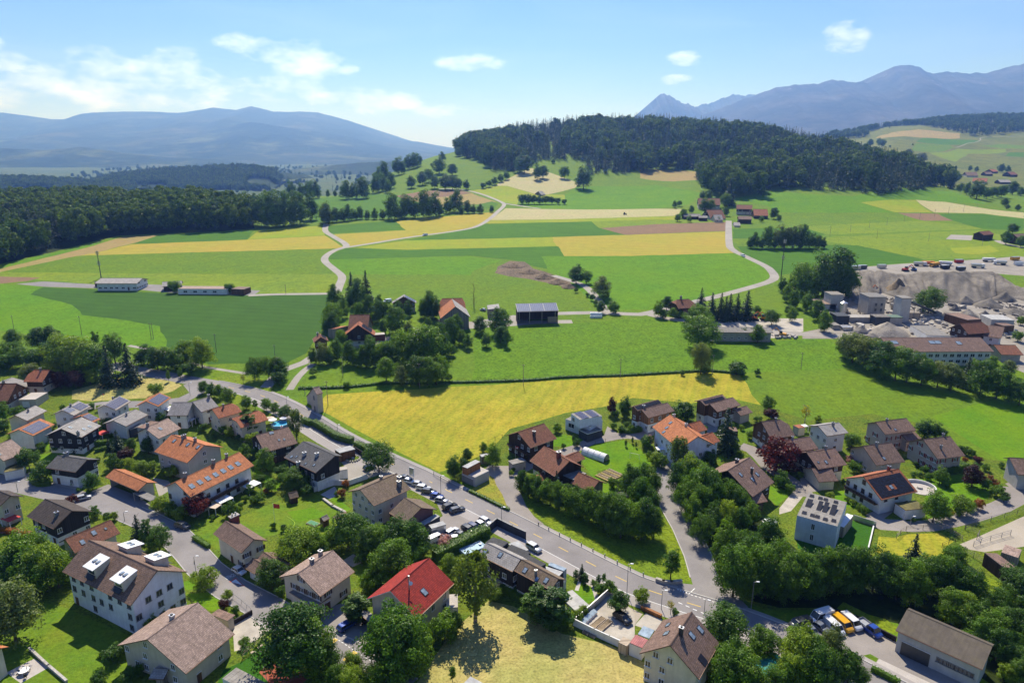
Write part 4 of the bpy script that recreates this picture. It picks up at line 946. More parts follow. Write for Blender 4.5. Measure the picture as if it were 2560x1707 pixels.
# ---- lower left quarter
house('reddish-brown tiled house behind the white apartment house','Z2',(625,180),(1065,-5),(740,305),9,30,'tile_rust','wall_cream',sky=[(.45,.35),(.75,.6),(.2,.4,.5,.6)])
APT = house('white apartment house with a brown roof and four white dormers','Z2',(855,188),(1515,482),(1280,825),12.8,33,'tile_brown','wall_bluewhite',win=True,frame='trim_grey',og=.7,skip=.5,name='apartment_house',wsz=(1.3,1.3))
def dormer(H,u,s,w=3.0,hh=2.2,dep=3.4):
    sg = 1 if s > 0 else -1; x = -H.L/2+u*H.L; y = s*H.w; z = H.zr-H.tp*abs(y)
    yo,yi = y+sg*dep/2,y-sg*dep/2; zt1,zt0 = z+hh*.62,z+hh*.62+.75
    mb = MB(); c = [(-w/2,yo,z-1.6),(w/2,yo,z-1.6),(w/2,yi,z-.2),(-w/2,yi,z-.2)]; t = [(-w/2,yo,zt1),(w/2,yo,zt1),(w/2,yi,zt0),(-w/2,yi,zt0)]
    k = lambda q: [(p[0]+x,p[1],p[2]) for p in q]
    q = k(c); r = k(t)
    for i in range(4): j = (i+1) % 4; mb.poly([q[i],q[j],r[j],r[i]] if sg < 0 else [q[j],q[i],r[i],r[j]],'wall_cream')
    o = part(H,mb,'dormer'); ov = .35
    tp_ = k([(-w/2-ov,yo+sg*ov*2,zt1-.08),(w/2+ov,yo+sg*ov*2,zt1-.08),(w/2+ov,yi,zt0+.1),(-w/2-ov,yi,zt0+.1)])
    if sg > 0: tp_ = tp_[::-1]
    link('dormer_roof',MB().slab([(p[0],p[1],p[2]+.16) for p in tp_],.16,'trim_white').mesh('dormer_roof'),o)
    for dx in (-.6,.6):
        link('dormer_roof_window',MB().box((0,0,0),(.8,1.1,.16),'metal_dark').box((0,0,.09),(.62,.9,.03),'skylight_glass').mesh('dormer_roof_window'),o,(x+dx,y+sg*.2,(zt1+zt0)/2+.22))
    link('dormer_window',win_mesh(2.2,1.2,'trim_grey','pane'),o,(x,yo+sg*.03,z+.35))
    link('awning',MB().slab([(x-w/2,yo+sg*.1,z-.35),(x+w/2,yo+sg*.1,z-.35),(x+w/2,yo+sg*1.0,z-1.0),(x-w/2,yo+sg*1.0,z-1.0)][::(1 if sg > 0 else -1)],.06,'wall_anthracite').mesh('awning'),o)
for u in (.23,.62): dormer(APT,u,.55); dormer(APT,u,-.55)
part(APT,MB().box((APT.L/2-.7+.8,-.4,6.1),(1.6,7.0,.18),'concrete'),'balcony')
part(APT,MB().box((APT.L/2-.7+1.6,-.4,6.7),(.08,7.0,1.0),'metal_dark'),'balcony_railing')
part(APT,MB().slab([(APT.L/2-.6,-3.6,9.2),(APT.L/2+1.5,-3.6,8.6),(APT.L/2+1.5,3.0,8.6),(APT.L/2-.6,3.0,9.2)],.06,'wall_grey'),'sun_awning')
for zz in (2.8,5.6): part(APT,MB().tube((APT.L/2-1.2,-APT.wb+.3,zz),(APT.L/2-1.2,-APT.wb+.3,zz+1.1),1.5,1.5,'roof_glazing',12),'glass_balcony')
H23 = house('beige house with a large pinkish-brown tiled roof at the bottom left','Z2',(1415,1145),(1905,790),(1775,1485),9.5,26,'tile_pink','wall_beige',chim=[(.45,-.12,.9,.7)],chmat='wall_grey')
block('small brown-roofed garage beside the gravel yard','Z4',(105,905),(180,850),(320,925),3.2,wall='wall_beige',roof='tile_mauve',over=.3)
house('low shed with an old grey roof under the pinkish-brown roof','Z2',(1480,1430),(1620,1440),(1720,1540),3.4,18,'eternit','wood_grey',win=False,name='shed',cat='shed')
house('orange-tiled roof corner poking in at the left edge near the bottom','Z2',(-200,1190),(0,1232),(90,1362),7,30,'tile_orange','wall_cream',win=False)
house('orange-tiled hipped house left of the one with a pool','Z3',(115,288),(345,213),(165,392),8.5,28,'tile_terracotta','wall_cream',hip=(1.5,0,.4),chim=[(.55,.15,1.2,.4)])
house('orange-tiled house with a black solar patch next to the blue pool','Z3',(330,372),(600,283),(705,375),8,28,'tile_terracotta','wall_cream',hip=(1.3,1.5,.4),solar=[(.55,.85,.25,.75,3,2,'solar_black')])
house('brown-roofed timber house with three small skylights beside the hedge garden','Z3',(545,547),(865,450),(665,712),8.5,28,'tile_mauve','wood_dark','wood_black',2.0,sky=[(.55,.1,1.4,1.0),(.3,.62,.6,.8),(.45,.58,.6,.8)],chim=[(.15,-.25,1.0,.6)],chmat='wall_white')
h_ = house('white house with dark cladding and a big grey roof with three chimneys','Z3',(1010,592),(1325,745),(1130,910),9.5,22,'slate','wall_white','wood_black',3.0,wb=.35,sky=[(.2,.75,.7,.9),(.4,.85,.6,.8),(.75,.75,.6,.8),(.85,.85,.8,1.0)],chim=[(.35,.35,1.0,.8),(.62,.55,1.0,.8),(.55,.98,.6,.8)],chmat='wall_grey')
block('','Z3',(1365,885),(1445,870),(1370,850),3.2,parent=h_,wall='wall_white',roof='slabs')
REST = house('beige inn with a brown gable roof and two tall chimneys by the road','Z3',(1565,1070),(1930,912),(1690,1235),10,25,'tile_old','wall_cream',shutter=None,chim=[(.1,.45,1.6,.9),(.18,.62,1.4,.8),(.35,-.25,1.0,.6)],skip=.05)
h2_ = house('','A1',(45,562),(210,662),(50,808),7,26,'tile_old','wall_mauve',parent=REST,win=False)
block('','A1',(185,805),(230,830),(385,745),3.0,parent=REST,wall='wall_anthracite',roof='sheetmetal',tilt=-.05)
block('','A1',(280,830),(310,865),(425,795),3.0,parent=REST,wall='metal',roof='sheetmetal')
H31 = house('brown-roofed cream house with a tall red brick chimney','Z4',(243,5),(520,183),(415,320),8,30,'tile_brown','wall_cream',shutter='shutter_brown')
part(H31,MB().box((H31.L/2-.2,-2.3,3.9),(1.2,2.2,9.0),'brick_red'),'brick_chimney'); part(H31,MB().box((H31.L/2-.2,-2.3,8.5),(1.5,2.5,.2),'concrete').box((H31.L/2-.2,-2.8,8.9),(.3,.3,.7),'metal').box((H31.L/2-.2,-1.9,8.9),(.3,.3,.7),'metal'),'chimney_crown')
house('twin brown-roofed garage nearest the white parked car','Z4',(505,366),(640,440),(560,530),4.2,26,'tile_brown','wall_white',win=False,name='garage',cat='garage')
house('brown-roofed garage behind, touching the round dark tree','Z4',(615,306),(790,425),(700,520),4.6,26,'tile_brown','wall_white',win=False,name='garage',cat='garage')
H32 = house('cream house with a pinkish tile roof, two chimneys and a corner garage','Z4',(940,510),(1280,287),(1140,740),9,27,'tile_pink','wall_cream',shutter='shutter_brown',chim=[(.22,-.25,1.4,.7),(.55,-.1,1.1,.7)],chmat='trim_grey')
block('','Z4',(858,690),(1098,838),(1238,722),3.1,parent=H32,wall='wall_cream',roof='bitumen',over=.25,trim='copper',door=[('x+',.0,2.6,2.2,'trim_brown'),('x-',.0,2.6,2.2,'trim_brown')])
RED = house('cream house with a bright red tiled roof and a steel flue','S',(975.1,1476.5),(1072.7,1393.7),(1039.5,1548),10.5,33,'tile_red','wall_cream',sky=[(.55,.62,1.2,1.6)],trim='trim_white',wsz=(1.2,1.6))
part(RED,MB().tube((RED.L*.22,2.0,RED.zr-RED.tp*2-.4),(RED.L*.22,2.0,RED.zr+2.0),.16,.16,'metal',8),'flue'); part(RED,MB().tube((RED.L*.22,2.45,RED.zr+.3),(RED.L*.22+.1,2.55,RED.zr+.4),.42,.42,'fabric_white',10),'satellite_dish')
house('small open shelter with a pale ribbed roof beside the blue car','Z4',(1575,870),(1720,985),(1690,1020),3.3,14,'eternit','wood_dark',win=False,og=.2,oe=.2,open_front=True,name='carport',cat='carport')
block('white balcony terrace on the right of the red-roofed house','A2',(450,700),(450,830),(565,720),2.6,wall='wall_white',roof='slabs',name='terrace',cat='terrace')
# ---- middle
ROW = house('dark terrace house with a grey-tiled half and two skylights, near the road','A2',(845,190),(1185,352),(1090,467),8.5,30,'eternit','wall_white','wood_black',2.3,sky=[(.5,.35),(.88,.62)],og=.4,oe=.4)
ROW2 = house('','A2',(1195,357),(1555,545),(1490,660),8.8,30,'tile_old','wall_white','wood_black',2.3,parent=ROW,sky=[(.22,.55),(.42,.8,.8,1.0),(.78,.62)],og=.4,oe=.4,chim=[(.5,.55,1.2,.4)])
block('','A2',(1060,205),(1160,295),(1245,245),4.2,parent=ROW,open_sides=True,roof='sheetmetal',post='metal',z0=0,tilt=.06,rname='glazed_canopy')
block('','A2',(845,190),(1000,240),(1110,195),5.5,parent=ROW,wall='wood_black',roof='anthracite',tilt=.1)
block('','A2',(1010,270),(1200,350),(1375,325),4.5,parent=ROW,wall='wood_black',roof='anthracite')
block('','A2',(1190,350),(1360,440),(1440,400),7.0,parent=ROW,wall='wood_black',roof='anthracite',tilt=.05)
block('','A2',(1450,410),(1605,470),(1625,440),5.5,parent=ROW,wall='roof_glazing',roof='roof_glazing',rname='conservatory_roof',pname='conservatory')
block('','A2',(1360,455),(1560,520),(1590,470),6.0,parent=ROW,wall='wood_black',roof='sheetmetal',tilt=.1)
block('white slatted pool cover beside the conifer pair and the dark terrace house','A2',(1555,705),(1730,870),(1840,790),.45,z0=-.1,wall='trim_white',roof='sheetmetal',name='pool_cover',cat='pool cover')
block('white glass veranda roof behind the round thatched parasol','A2',(900,510),(1070,590),(1080,550),2.7,open_sides=True,roof='roof_glazing',post='trim_white',z0=0,name='veranda',cat='veranda')
H36 = house('white gabled house with steep brown roof right of the straw meadow','A4',(685,1197),(900,868),(985,1497),11,38,'tile_mauve','wall_cream',sky=[(.42,.32,1.1,1.5),(.15,.42,1.1,1.5),(.55,-.45,1.3,1.2),(.25,-.62,1.3,.9)],chim=[(.62,.08,1.6,.6)],chmat='metal_dark',solar=[(.55,.7,.72,.98,1,1,'solar_black')])
block('pink-roofed lean-to against the steep brown-roofed house','A4',(290,1170),(350,1090),(480,1130),3.0,wall='wall_white',roof='tile_rose',tilt=.0,name='lean_to',cat='lean-to')
block('translucent pale carport sheet beside the pink-roofed lean-to','A4',(370,1085),(425,1005),(540,1040),2.8,open_sides=True,roof='roof_glazing',z0=0,name='carport',cat='carport')
block('yellow-brown board shed at the end of the white garden wall','A4',(180,1165),(230,1110),(320,1140),2.4,wall='wood_pale',roof='wood_pale',name='shed',cat='shed')
LONG = house('long low white workshop with a ribbed brown roof at the bottom right','B4',(1225,470),(2050,825),(1950,1050),7.0,17,'corrugated','wall_grey',wb=.25,win=False,og=.4,oe=.5,name='workshop',cat='workshop')
for k,u in enumerate((-.76,-.64,-.48,-.36,-.22,-.1)): add_window(LONG,u*LONG.L/2,LONG.w-.5+.03,2.6,math.pi,1.5,1.0,'trim_grey')
put(LONG,link('garage_door',win_mesh(5.2,3.0,'metal_dark','door'),None,(LONG.L*.24,LONG.w-.48,1.5),math.pi))
# ---- right hamlet
CUBE = block('white cube house with a flat roof full of black solar collectors','B3',(330,312),(690,410),(425,106),7.0,wall='wall_bluewhite',roof='bitumen',name='house',cat='house',trim='trim_white',wins=[('y-',-.15,5.0,.9,1.7),('y-',-.15,1.9,.9,1.7),('y+',-.15,5.0,.9,1.7),('y+',-.15,1.9,.9,1.7)])
def panels_at(H,pts,z,w,d,tilt=.35,mat='solar_black'):
    for (u,v,ww,dd) in pts:
        m = MB().slab([(-ww/2,-dd/2,.1),(ww/2,-dd/2,.1),(ww/2,dd/2,.1+tilt*dd*.5),(-ww/2,dd/2,.1+tilt*dd*.5)],.06,mat,[(0,0),(ww,0),(ww,dd),(0,dd)],'metal')
        part(H,m,'solar_panel').location = (u*H.L/2,v*H.w/2,z)
sgn = 1 if camside(CUBE,0,-1) else -1
panels_at(CUBE,[(a*1.0,b*sgn,ww,dd) for a,b,ww,dd in ((-.75,.72,1.1,1.3),(-.3,.72,1.1,1.3),(-.02,.72,1.1,1.3),(.5,.72,1.1,1.3),(-.7,.05,1.4,3.6),(-.15,.05,1.1,4.2),(.15,.05,1.1,4.6),(.55,.0,1.3,4.6),(-.72,-.72,1.1,1.3),(-.3,-.75,1.1,1.3),(-.05,-.75,1.1,1.3),(.35,-.78,1.1,1.3),(.75,-.72,1.1,1.3))],7.02,1,1)
block('white flat-roofed carport on the right side of the white cube house','B3',(690,400),(750,420),(790,300),3.2,wall='wood_pale',roof='trim_white',name='carport',cat='carport')
SOL = house('red-tiled house whose whole front roof slope is black solar panel','B2',(275,905),(700,812),(470,1190),9,30,'tile_terracotta','wall_white',bal='g',frame='trim_brown',solar=[(.06,.96,.16,.50,9,2,'solar_black'),(.06,.42,.50,.94,4,2,'solar_black'),(.66,.96,.50,.94,3,2,'solar_black'),(.42,.66,.74,.94,2,1,'solar_black')],sky=[(.54,.62,1.1,1.3)],chim=[(.22,-.12,1.4,.6)],chmat='brick_red')
block('flat-roofed carport with a planted roof and white panels beside the black solar roof','B2',(650,1215),(780,1305),(1000,1255),3.1,wall='trim_white',roof='greenroof',over=.1,trim='wood_orange',name='carport',cat='carport',door=[('y-',-.6,1.2,2.2,'trim_white'),('y-',0,1.2,2.2,'trim_white'),('y-',.6,1.2,2.2,'trim_white')])
h_ = house('pale house with brown tiles and a red shutter, topmost of the right-hand trio','B2',(420,262),(790,210),(540,418),9,28,'tile_brown','wall_pink',shutter='shutter_red',chim=[(.68,.12,1.2,.5)],sky=[(.6,.75,.8,.9)])
house('','B2',(650,330),(820,300),(990,460),6.5,24,'tile_brown','wall_pink',parent=h_,win=False)
house('pale house with brown tiles above the long clipped hedge','B2',(985,466),(1310,425),(1150,712),9.5,30,'tile_brown','wall_pink',shutter='shutter_red',chim=[(.65,.55,1.2,.5),(.2,-.1,1.2,.5)])
house('pale house with brown tiles behind the black solar roof','B2',(270,545),(610,498),(390,790),8.5,30,'tile_brown','wall_pink',chim=[(.58,.12,1.5,.6)],sky=[(.6,.72,.9,1.0)])
house('brown-tiled house with a double garage cut by the right picture edge','B2',(2010,680),(2330,700),(2140,885),8,26,'tile_brown','wall_grey',win=False,wb=.5)
house('dark brown chalet with a half-hipped roof behind the red maple','B1',(965,540),(1255,505),(1035,758),9.5,32,'tile_brown','wall_white','wood_brown',1.8,hip=(2.2,0,.35),chim=[(.45,.1,1.3,.5)])
h_ = house('white house with a flat-pitched old grey roof and garage, far side of the lane','B1',(1635,590),(1890,547),(1725,727),8.5,22,'eternit','wall_white',chim=[(.4,.25,1.3,.6)])
block('','B1',(1720,800),(1920,770),(1880,715),3.0,parent=h_,wall='concrete',roof='bitumen')
block('small shed with a red roof next to a white round canopy','B1',(1345,580),(1410,620),(1460,590),3.0,wall='wall_beige',roof='tile_terracotta',name='shed',cat='shed')
house('brown-tiled house partly hidden by the red maple','B1',(1220,768),(1540,712),(1350,915),8.5,28,'tile_mauve','wall_beige',chim=[(.68,.1,1.3,.5)],sky=[(.2,-.3)])
h_ = house('brown-tiled house with dark timber gable and a garage wing, right of the maple','B1',(1500,905),(1840,850),(1990,1052),8.5,28,'tile_mauve','wall_cream','wood_dark',3.0,chim=[(.35,.05,1.4,.5)],sky=[(.6,.7,.8,1.2),(.85,.65,.6,.6)])
house('','B1',(1560,1092),(1790,1078),(1675,1255),5.5,26,'tile_mauve','wall_cream',parent=h_,win=False)
h_ = house('big brown-roofed dark timber house among the trees left of the lane','B1',(565,1120),(830,960),(1130,1245),10.5,32,'tile_mauve','wood_dark','wood_black',1.0,sky=[(.75,.3),(.55,.6),(.28,.55)],chim=[(.42,.45,1.8,.5),(.35,-.2,1.2,.7)],chmat='metal_dark')
house('','B1',(770,1395),(960,1360),(1055,1480),5.2,26,'tile_mauve','wood_dark',parent=h_,win=False)
h_ = house('white and timber chalet with a strip of solar panels, rear right by the hay field','B1',(235,292),(505,212),(360,340),8.5,24,'tile_mauve','wall_white','wood_brown',2.8,solar=[(.08,.95,.25,.8,8,1,'solar_black')])
house('','B1',(350,335),(630,245),(440,437),7.8,26,'tile_mauve','wall_white','wood_brown',2.8,parent=h_)
house('','B1',(645,395),(790,350),(715,478),5.0,25,'tile_mauve','wall_beige',parent=h_,win=False)
block('small dark garden shed beside the tall dark spruce','B1',(575,650),(690,655),(680,600),2.8,wall='wood_dark',roof='tile_mauve',name='shed',cat='shed')
OR = house('large white house with an orange roof and two red cross gables','A3',(2060,605),(1785,362),(1610,482),11,30,'tile_orange','wall_bluewhite',shutter=None,sky=[(.72,.6,.9,1.2),(.78,.3,.9,1.2),(.66,.85,.9,1.2)],chim=[(.45,-.05,1.0,.6),(.92,-.1,1.0,.6)],chmat='wall_cream',og=.6)
house('','A3',(1965,470),(2080,432),(2095,545),9.5,30,'tile_terracotta','wall_bluewhite',parent=OR,win=False,og=.3)
house('','A3',(2090,590),(2200,545),(2195,670),9.5,30,'tile_terracotta','wall_bluewhite',parent=OR,win=False,og=.3)
house('','A3',(1760,520),(1848,515),(1800,610),8.6,35,'tile_terracotta','wall_bluewhite',parent=OR,win=False,og=.2,oe=.3)
FARM = house('rambling farmhouse with mossy red-brown tile roofs behind the roadside hedge','A3',(550,680),(800,835),(415,828),9.5,32,'tile_rust','wall_grey','wood_dark',3.2,chim=[(.35,.12,1.8,.9)],chmat='brick_red')
house('','A3',(620,800),(715,780),(700,880),8.2,33,'tile_rust','wood_dark',parent=FARM,win=False,og=.3)
house('','A3',(760,790),(890,732),(935,812),7.0,28,'tile_rust','wood_dark',parent=FARM,win=False)
house('','A3',(480,985),(600,905),(640,1070),4.5,24,'tile_rust','wall_grey',parent=FARM,win=False,wb=.3)
block('','A3',(650,930),(835,1015),(950,945),5.2,parent=FARM,wall='wood_dark',roof='bitumen')
house('','A3',(890,940),(1090,1025),(985,1120),6.5,30,'tile_rust','wood_grey',parent=FARM,win=False)
house('dark brown chalet with a plain brown roof beside the hay field','A3',(290,555),(550,455),(420,715),9,28,'tile_rust','wood_dark','wood_dark',1.5,chim=[(.6,.45,1.5,.7)],bal='g',chmat='metal_dark')
MOD = block('modern white house with stacked grey cubes and rooftop solar panels','A3',(760,415),(1000,500),(1165,440),4.2,wall='wall_bluewhite',roof='bitumen',name='house',cat='house',trim='trim_white',wins=[('y-',-.5,2.4,2.6,1.6),('x-',.2,2.4,1.6,1.6)])
UP = block('','A3',(815,362),(900,432),(1120,390),7.2,z0=4.0,parent=MOD,wall='wall_bluewhite',roof='bitumen',trim='trim_white',pname='upper_storey',wins=[('y-',-.4,5.6,1.6,1.5),('x-',.0,5.6,3.0,1.6)])
panels_at(UP,[(-.8+.4*i,.45-.9*j,UP.L/6.5,UP.w/3.2) for i in range(5) for j in range(2)],7.2,1,1,.15,'solar_blue')
block('','A3',(890,520),(975,570),(1130,525),3.0,parent=MOD,wall='wall_anthracite',roof='bitumen',trim='trim_white',pname='carport_wall',rname='carport_roof')
h_ = house('white and timber chalet with a solar roof strip beside the modern cube house','A3',(1425,302),(1670,225),(1500,335),8.5,24,'tile_mauve','wall_white','wood_brown',2.8,solar=[(.02,.98,.15,.85,8,1,'solar_black')],chim=[(.72,.75,.9,.7)])
house('','A3',(1500,332),(1760,255),(1575,418),7.8,26,'tile_mauve','wall_white','wood_orange',2.8,parent=h_)
GAR = block('garage built into the bank with a roof terrace and wooden hut, by the road','A1',(605,305),(735,365),(870,295),3.2,wall='wall_grey',roof='slabs',trim='trim_white',door=[('y-',-.5,2.4,2.2,'trim_grey'),('y-',.3,2.4,2.2,'trim_grey')])
block('','A1',(610,255),(660,275),(785,205),5.6,z0=3.2,parent=GAR,wall='wood_orange',roof='sheetmetal',pname='hut_wall',rname='hut_roof')
block('small flat-roofed stone shed below the flagpole','A1',(1058,200),(1105,240),(1225,190),2.6,wall='concrete',roof='bitumen',name='shed',cat='shed',over=.15)
block('greenish hut with a curved pale roof behind the orchard tree','A1',(780,140),(800,165),(870,120),2.6,wall='wood_grey',roof='sheetmetal',name='hut',cat='hut')
# tower-like transformer house
TW = house('slender white transformer tower house with a small tiled roof at the field edge','Z3',(1105,80),(1165,60),(1128,92),9.5,38,'tile_pink','wall_beige',win=False,og=.2,oe=.2,name='transformer_tower',cat='tower')
for z_ in (1.2,5.6): add_window(TW,TW.L/2-.17,0,z_,math.pi/2,.7,1.6 if z_ > 2 else 2.0,'trim_grey'); add_window(TW,-TW.L/2+.17,0,z_,-math.pi/2,.7,1.6 if z_ > 2 else 2.0,'trim_grey')
house('','Z3',(1075,118),(1105,108),(1062,150),5.5,40,'tile_pink','wall_beige',parent=TW,win=False,og=.2,oe=.2)
block('grey-roofed dark shed in the paved yard behind the hedge','Z3',(1318,680),(1370,720),(1515,660),3.2,wall='wood_brown',roof='sheetmetal',name='shed',cat='shed',over=.1,tilt=.05)
house('little brown playhouse on the lawn, the larger of two','Z3',(862,1105),(950,1082),(885,1160),3.2,35,'tile_old','wood_dark',win=False,og=.3,oe=.3,name='playhouse',cat='playhouse')
house('little wooden hut on the lawn beside the green sandpit lid','Z3',(1185,1345),(1245,1315),(1215,1380),3.0,35,'wood_grey','wood_brown',win=False,og=.2,oe=.2,name='playhouse',cat='playhouse')
block('brown flat shelter roof between the lawn and the leafy tree','Z3',(1300,1340),(1340,1365),(1430,1290),2.5,open_sides=True,roof='tile_mauve',z0=0,name='shelter',cat='shelter')
block('small brown-red flat roof behind the tall hedge pair','B3',(2000,650),(2170,780),(2250,745),3.5,wall='wood_dark',roof='tile_mauve',name='stable',cat='stable',tilt=.12)
block('low weathered shelter roof at the right edge above the stable','B3',(2150,640),(2300,690),(2400,640),3.0,wall='wood_grey',roof='tile_pink',name='stable',cat='stable')
block('grey flat-roofed pavilion at the bottom edge beside the playground','Z4',(215,1520),(350,1415),(700,1640),3.0,wall='wall_white',roof='bitumen',trim='trim_white',name='pavilion',cat='pavilion')
block('pale blue corrugated roof at the bottom edge of the straw meadow','A2',(590,1600),(690,1500),(830,1565),2.2,wall='wood_grey',roof='sheetmetal',name='shed',cat='shed')

# ---------------------------------------------------------------- farms, depot, gravel works, hamlets
house('big farm barn with one orange and one grey roof slope and a dark gable opening','C3',(1590,540),(1555,440),(1750,655),12,38,'eternit','wood_grey',roof2='tile_orange',win=False,name='barn',cat='barn')
house('long orange-tiled barn behind the two-coloured barn','C3',(1420,448),(1690,440),(1702,512),10,34,'tile_terracotta','wood_brown',win=False,name='barn',cat='barn',hip=(1.5,1.5,.5))
house('farm cottage with blue solar panels on its right roof slope','C3',(1045,428),(1050,400),(1177,483),9,30,'eternit','wall_beige','wood_brown',2.6,solar=[(.05,.95,.1,.92,3,6,'solar_pale')])
FH = house('tiled farmhouse with a broad front gable and timber balconies','C3',(480,617),(690,614),(697,712),12,36,'tile_rust','wood_grey',win=False,name='farmhouse',cat='farmhouse')
house('','C3',(568,728),(582,678),(744,813),10.5,36,'tile_terracotta','wall_white','wood_dark',2.6,parent=FH,bal='g',solar=[(.1,.9,.2,.8,3,3,'solar_black')])
block('','C3',(335,780),(465,742),(465,690),5,parent=FH,wall='wood_grey',roof='tile_terracotta',tilt=.2)
block('','C3',(735,830),(850,820),(845,795),3.2,parent=FH,wall='brick_red',roof='slabs')
house('small dark timber house with a red roof at the wheat field corner','C3',(178,855),(162,808),(258,893),8,34,'tile_rust','wall_white','wood_brown',1.5,chim=[(.2,-.3,1.4,.6)],solar=[(.1,.8,.15,.8,2,2,'solar_black')])
block('grey lean-to shed between the barn and the solar barn','C3',(1922,505),(1930,560),(2055,560),5.0,wall='wood_grey',roof='eternit',name='shed',cat='shed',tilt=-.1)
SB = house('open machine barn with a large pale solar roof beside the lane','C4',(205,503),(632,490),(662,582),9,17,'sheetmetal','wood_dark',win=False,wb=.12,open_front=True,og=.3,oe=.6,solar=[(.01,.335,.03,.97,1,1,'solar_pale'),(.345,.665,.03,.97,1,1,'solar_pale'),(.675,.99,.03,.97,1,1,'solar_pale')],name='barn',cat='barn',trim='trim_white')
for u in (-.42,-.1,.2,.45): part(SB,MB().box((u*SB.L,SB.w-.7,SB.ze/2),(.3,.3,SB.ze),'wood_pale'),'post')
part(SB,MB().box((-SB.L*.36,SB.w-.8,1.6),(SB.L*.24,.2,3.2),'wood_boards'),'board_wall')
h_ = house('brown-roofed house at the lane fork under trees','C4',(1865,462),(2060,447),(1905,560),9,32,'tile_rust','wood_dark',win=False,chim=[(.6,-.05,2.0,.8)],hip=(2,2,.5))
house('','C4',(1925,535),(1990,520),(1995,595),6,30,'tile_rust','wood_grey',parent=h_,win=False)
house('long low grey shed beside the lane, overgrown at the left end','C1',(440,532),(800,537),(815,572),6,16,'bitumen','concrete',name='shed',cat='shed',wsz=(1.2,.9),skip=.1,door=False)
house('very long brown-roofed works building at the lower right of the gravel works','C2',(790,888),(1880,885),(2030,1052),10,20,'tile_mauve','wall_white',sky=[(.27,.4,2.2,2.4),(.47,.35,2.6,2.4),(.53,.35,2.6,2.4),(.9,.35,3.0,2.4)],skip=.0,door=False,wsz=(2.0,1.5),name='works_hall',cat='building')
house('rust-red tiled farmhouse beside the gravel works hall','C2',(1650,735),(1920,712),(1690,865),11,34,'tile_rust','wall_cream','wood_dark',4.0,hip=(1.5,0,.4))
house('brown-tiled white house right of the rust-red farmhouse in the works','C2',(1930,740),(2140,775),(1985,885),10,32,'tile_mauve','wall_white',hip=(0,2,.5))
block('grey flat shed roof with stacked red goods at its end','C2',(1300,860),(1560,870),(1500,742),4.5,wall='wall_white',roof='bitumen',name='shed',cat='shed')
block('ribbed red-brown sheet roof in the gravel works','C2',(1490,625),(1640,615),(1740,712),4.0,wall='wood_brown',roof='tile_mauve',name='shed',cat='shed')
house('crumbling brick-strewn old roof right of the works hall','C2',(2020,965),(2260,970),(2310,1085),6,22,'tile_rust','concrete',win=False,name='shed',cat='shed')
block('dark metal-roofed shed at the right edge of the gravel works','C2',(2000,690),(2250,700),(2260,635),5,wall='wall_grey',roof='sheetmetal',name='shed',cat='shed')
block('small brown shed at the right edge among the works houses','C2',(2130,760),(2250,755),(2240,715),4,wall='wood_brown',roof='tile_mauve',name='shed',cat='shed')
def boxat(label,view,x0,x1,top,base,depth,mat,name,cat,roofm='bitumen',wins=(),round_=False,cap=None):
    a,b = GV(view,(x0,base)),GV(view,(x1,base)); c = (a+b)/2; w = (b-a).length; H_ = row_z(c.y,S(view,(0,top))[1])-c.z
    H_ = row_z(c.y+depth*.5,S(view,(0,top))[1])-c.z
    o = thing(name,label,cat,(c.x,c.y+depth/2,c.z),math.atan2(b.y-a.y,b.x-a.x)); mb = MB()
    if round_: mb.tube((0,0,-.5),(0,0,H_),w/2,w/2,mat,16)
    else: mb.box((0,0,H_/2-.25),(w,depth,H_+.5),mat)
    mb.build('wall',o)
    if round_: MB().tube((0,0,H_+.02),(0,0,H_+w*.25),w/2+.1,.3,roofm,16).build('cone_roof',o)
    else: MB().box((0,0,H_+.2),(w+.4,depth+.4,.36),roofm).build('roof_slab',o)
    for (u,v,ww,hh) in wins:
        f = link('window',win_mesh(ww,hh,'trim_grey','frame'),o,(u*w,-depth/2-.03,v*H_)); link('pane',win_mesh(ww,hh,'trim_grey','pane'),f)
    return o
T1 = boxat('tall weathered concrete tower with small windows in the gravel works','C2',640,825,430,650,11,'concrete','concrete_tower','tower',wins=[(-.05,.62,1.2,1.5),(.28,.62,1.2,1.5),(-.05,.32,1.2,1.5),(.28,.32,1.2,1.5)])
boxat('pale square silo tower right of the concrete tower','C2',985,1090,450,720,7,'wall_grey','silo_tower','silo')
boxat('grey box silo at the left of the gravel works','C2',235,370,410,590,9,'wall_grey','silo_tower','silo')
boxat('slim round metal silo in front of the grey box silo','C2',362,436,510,640,5,'metal','silo','silo','metal',round_=True)
boxat('dark hexagonal hopper house at the works entrance','C2',305,442,640,745,8,'wall_anthracite','hopper','hopper','metal_dark')
boxat('row of concrete loading bins below the tower','C2',448,720,660,722,6,'concrete','loading_bin','bin','concrete')
boxat('green-topped concrete bin under the pale silo','C2',880,1020,660,745,6,'concrete','loading_bin','bin','shutter_green')
boxat('dark sloping bunker left of the green-topped bin','C2',725,885,655,755,6,'wall_anthracite','bunker','bunker','rock_dark')
boxat('low pinkish-roofed hall left of the grey box silo','C2',130,300,500,590,14,'wall_grey','works_hall','building','tile_pink')
boxat('concrete retaining block at the works gate','C2',270,345,745,800,6,'concrete','retaining_block','block')
boxat('small grey container beside the works gate','C2',375,470,770,810,5,'metal','container','container','metal')
boxat('yellowish crusher hut right of the silo','C2',1075,1215,610,690,7,'wood_pale','crusher_hut','hut','wood_grey')
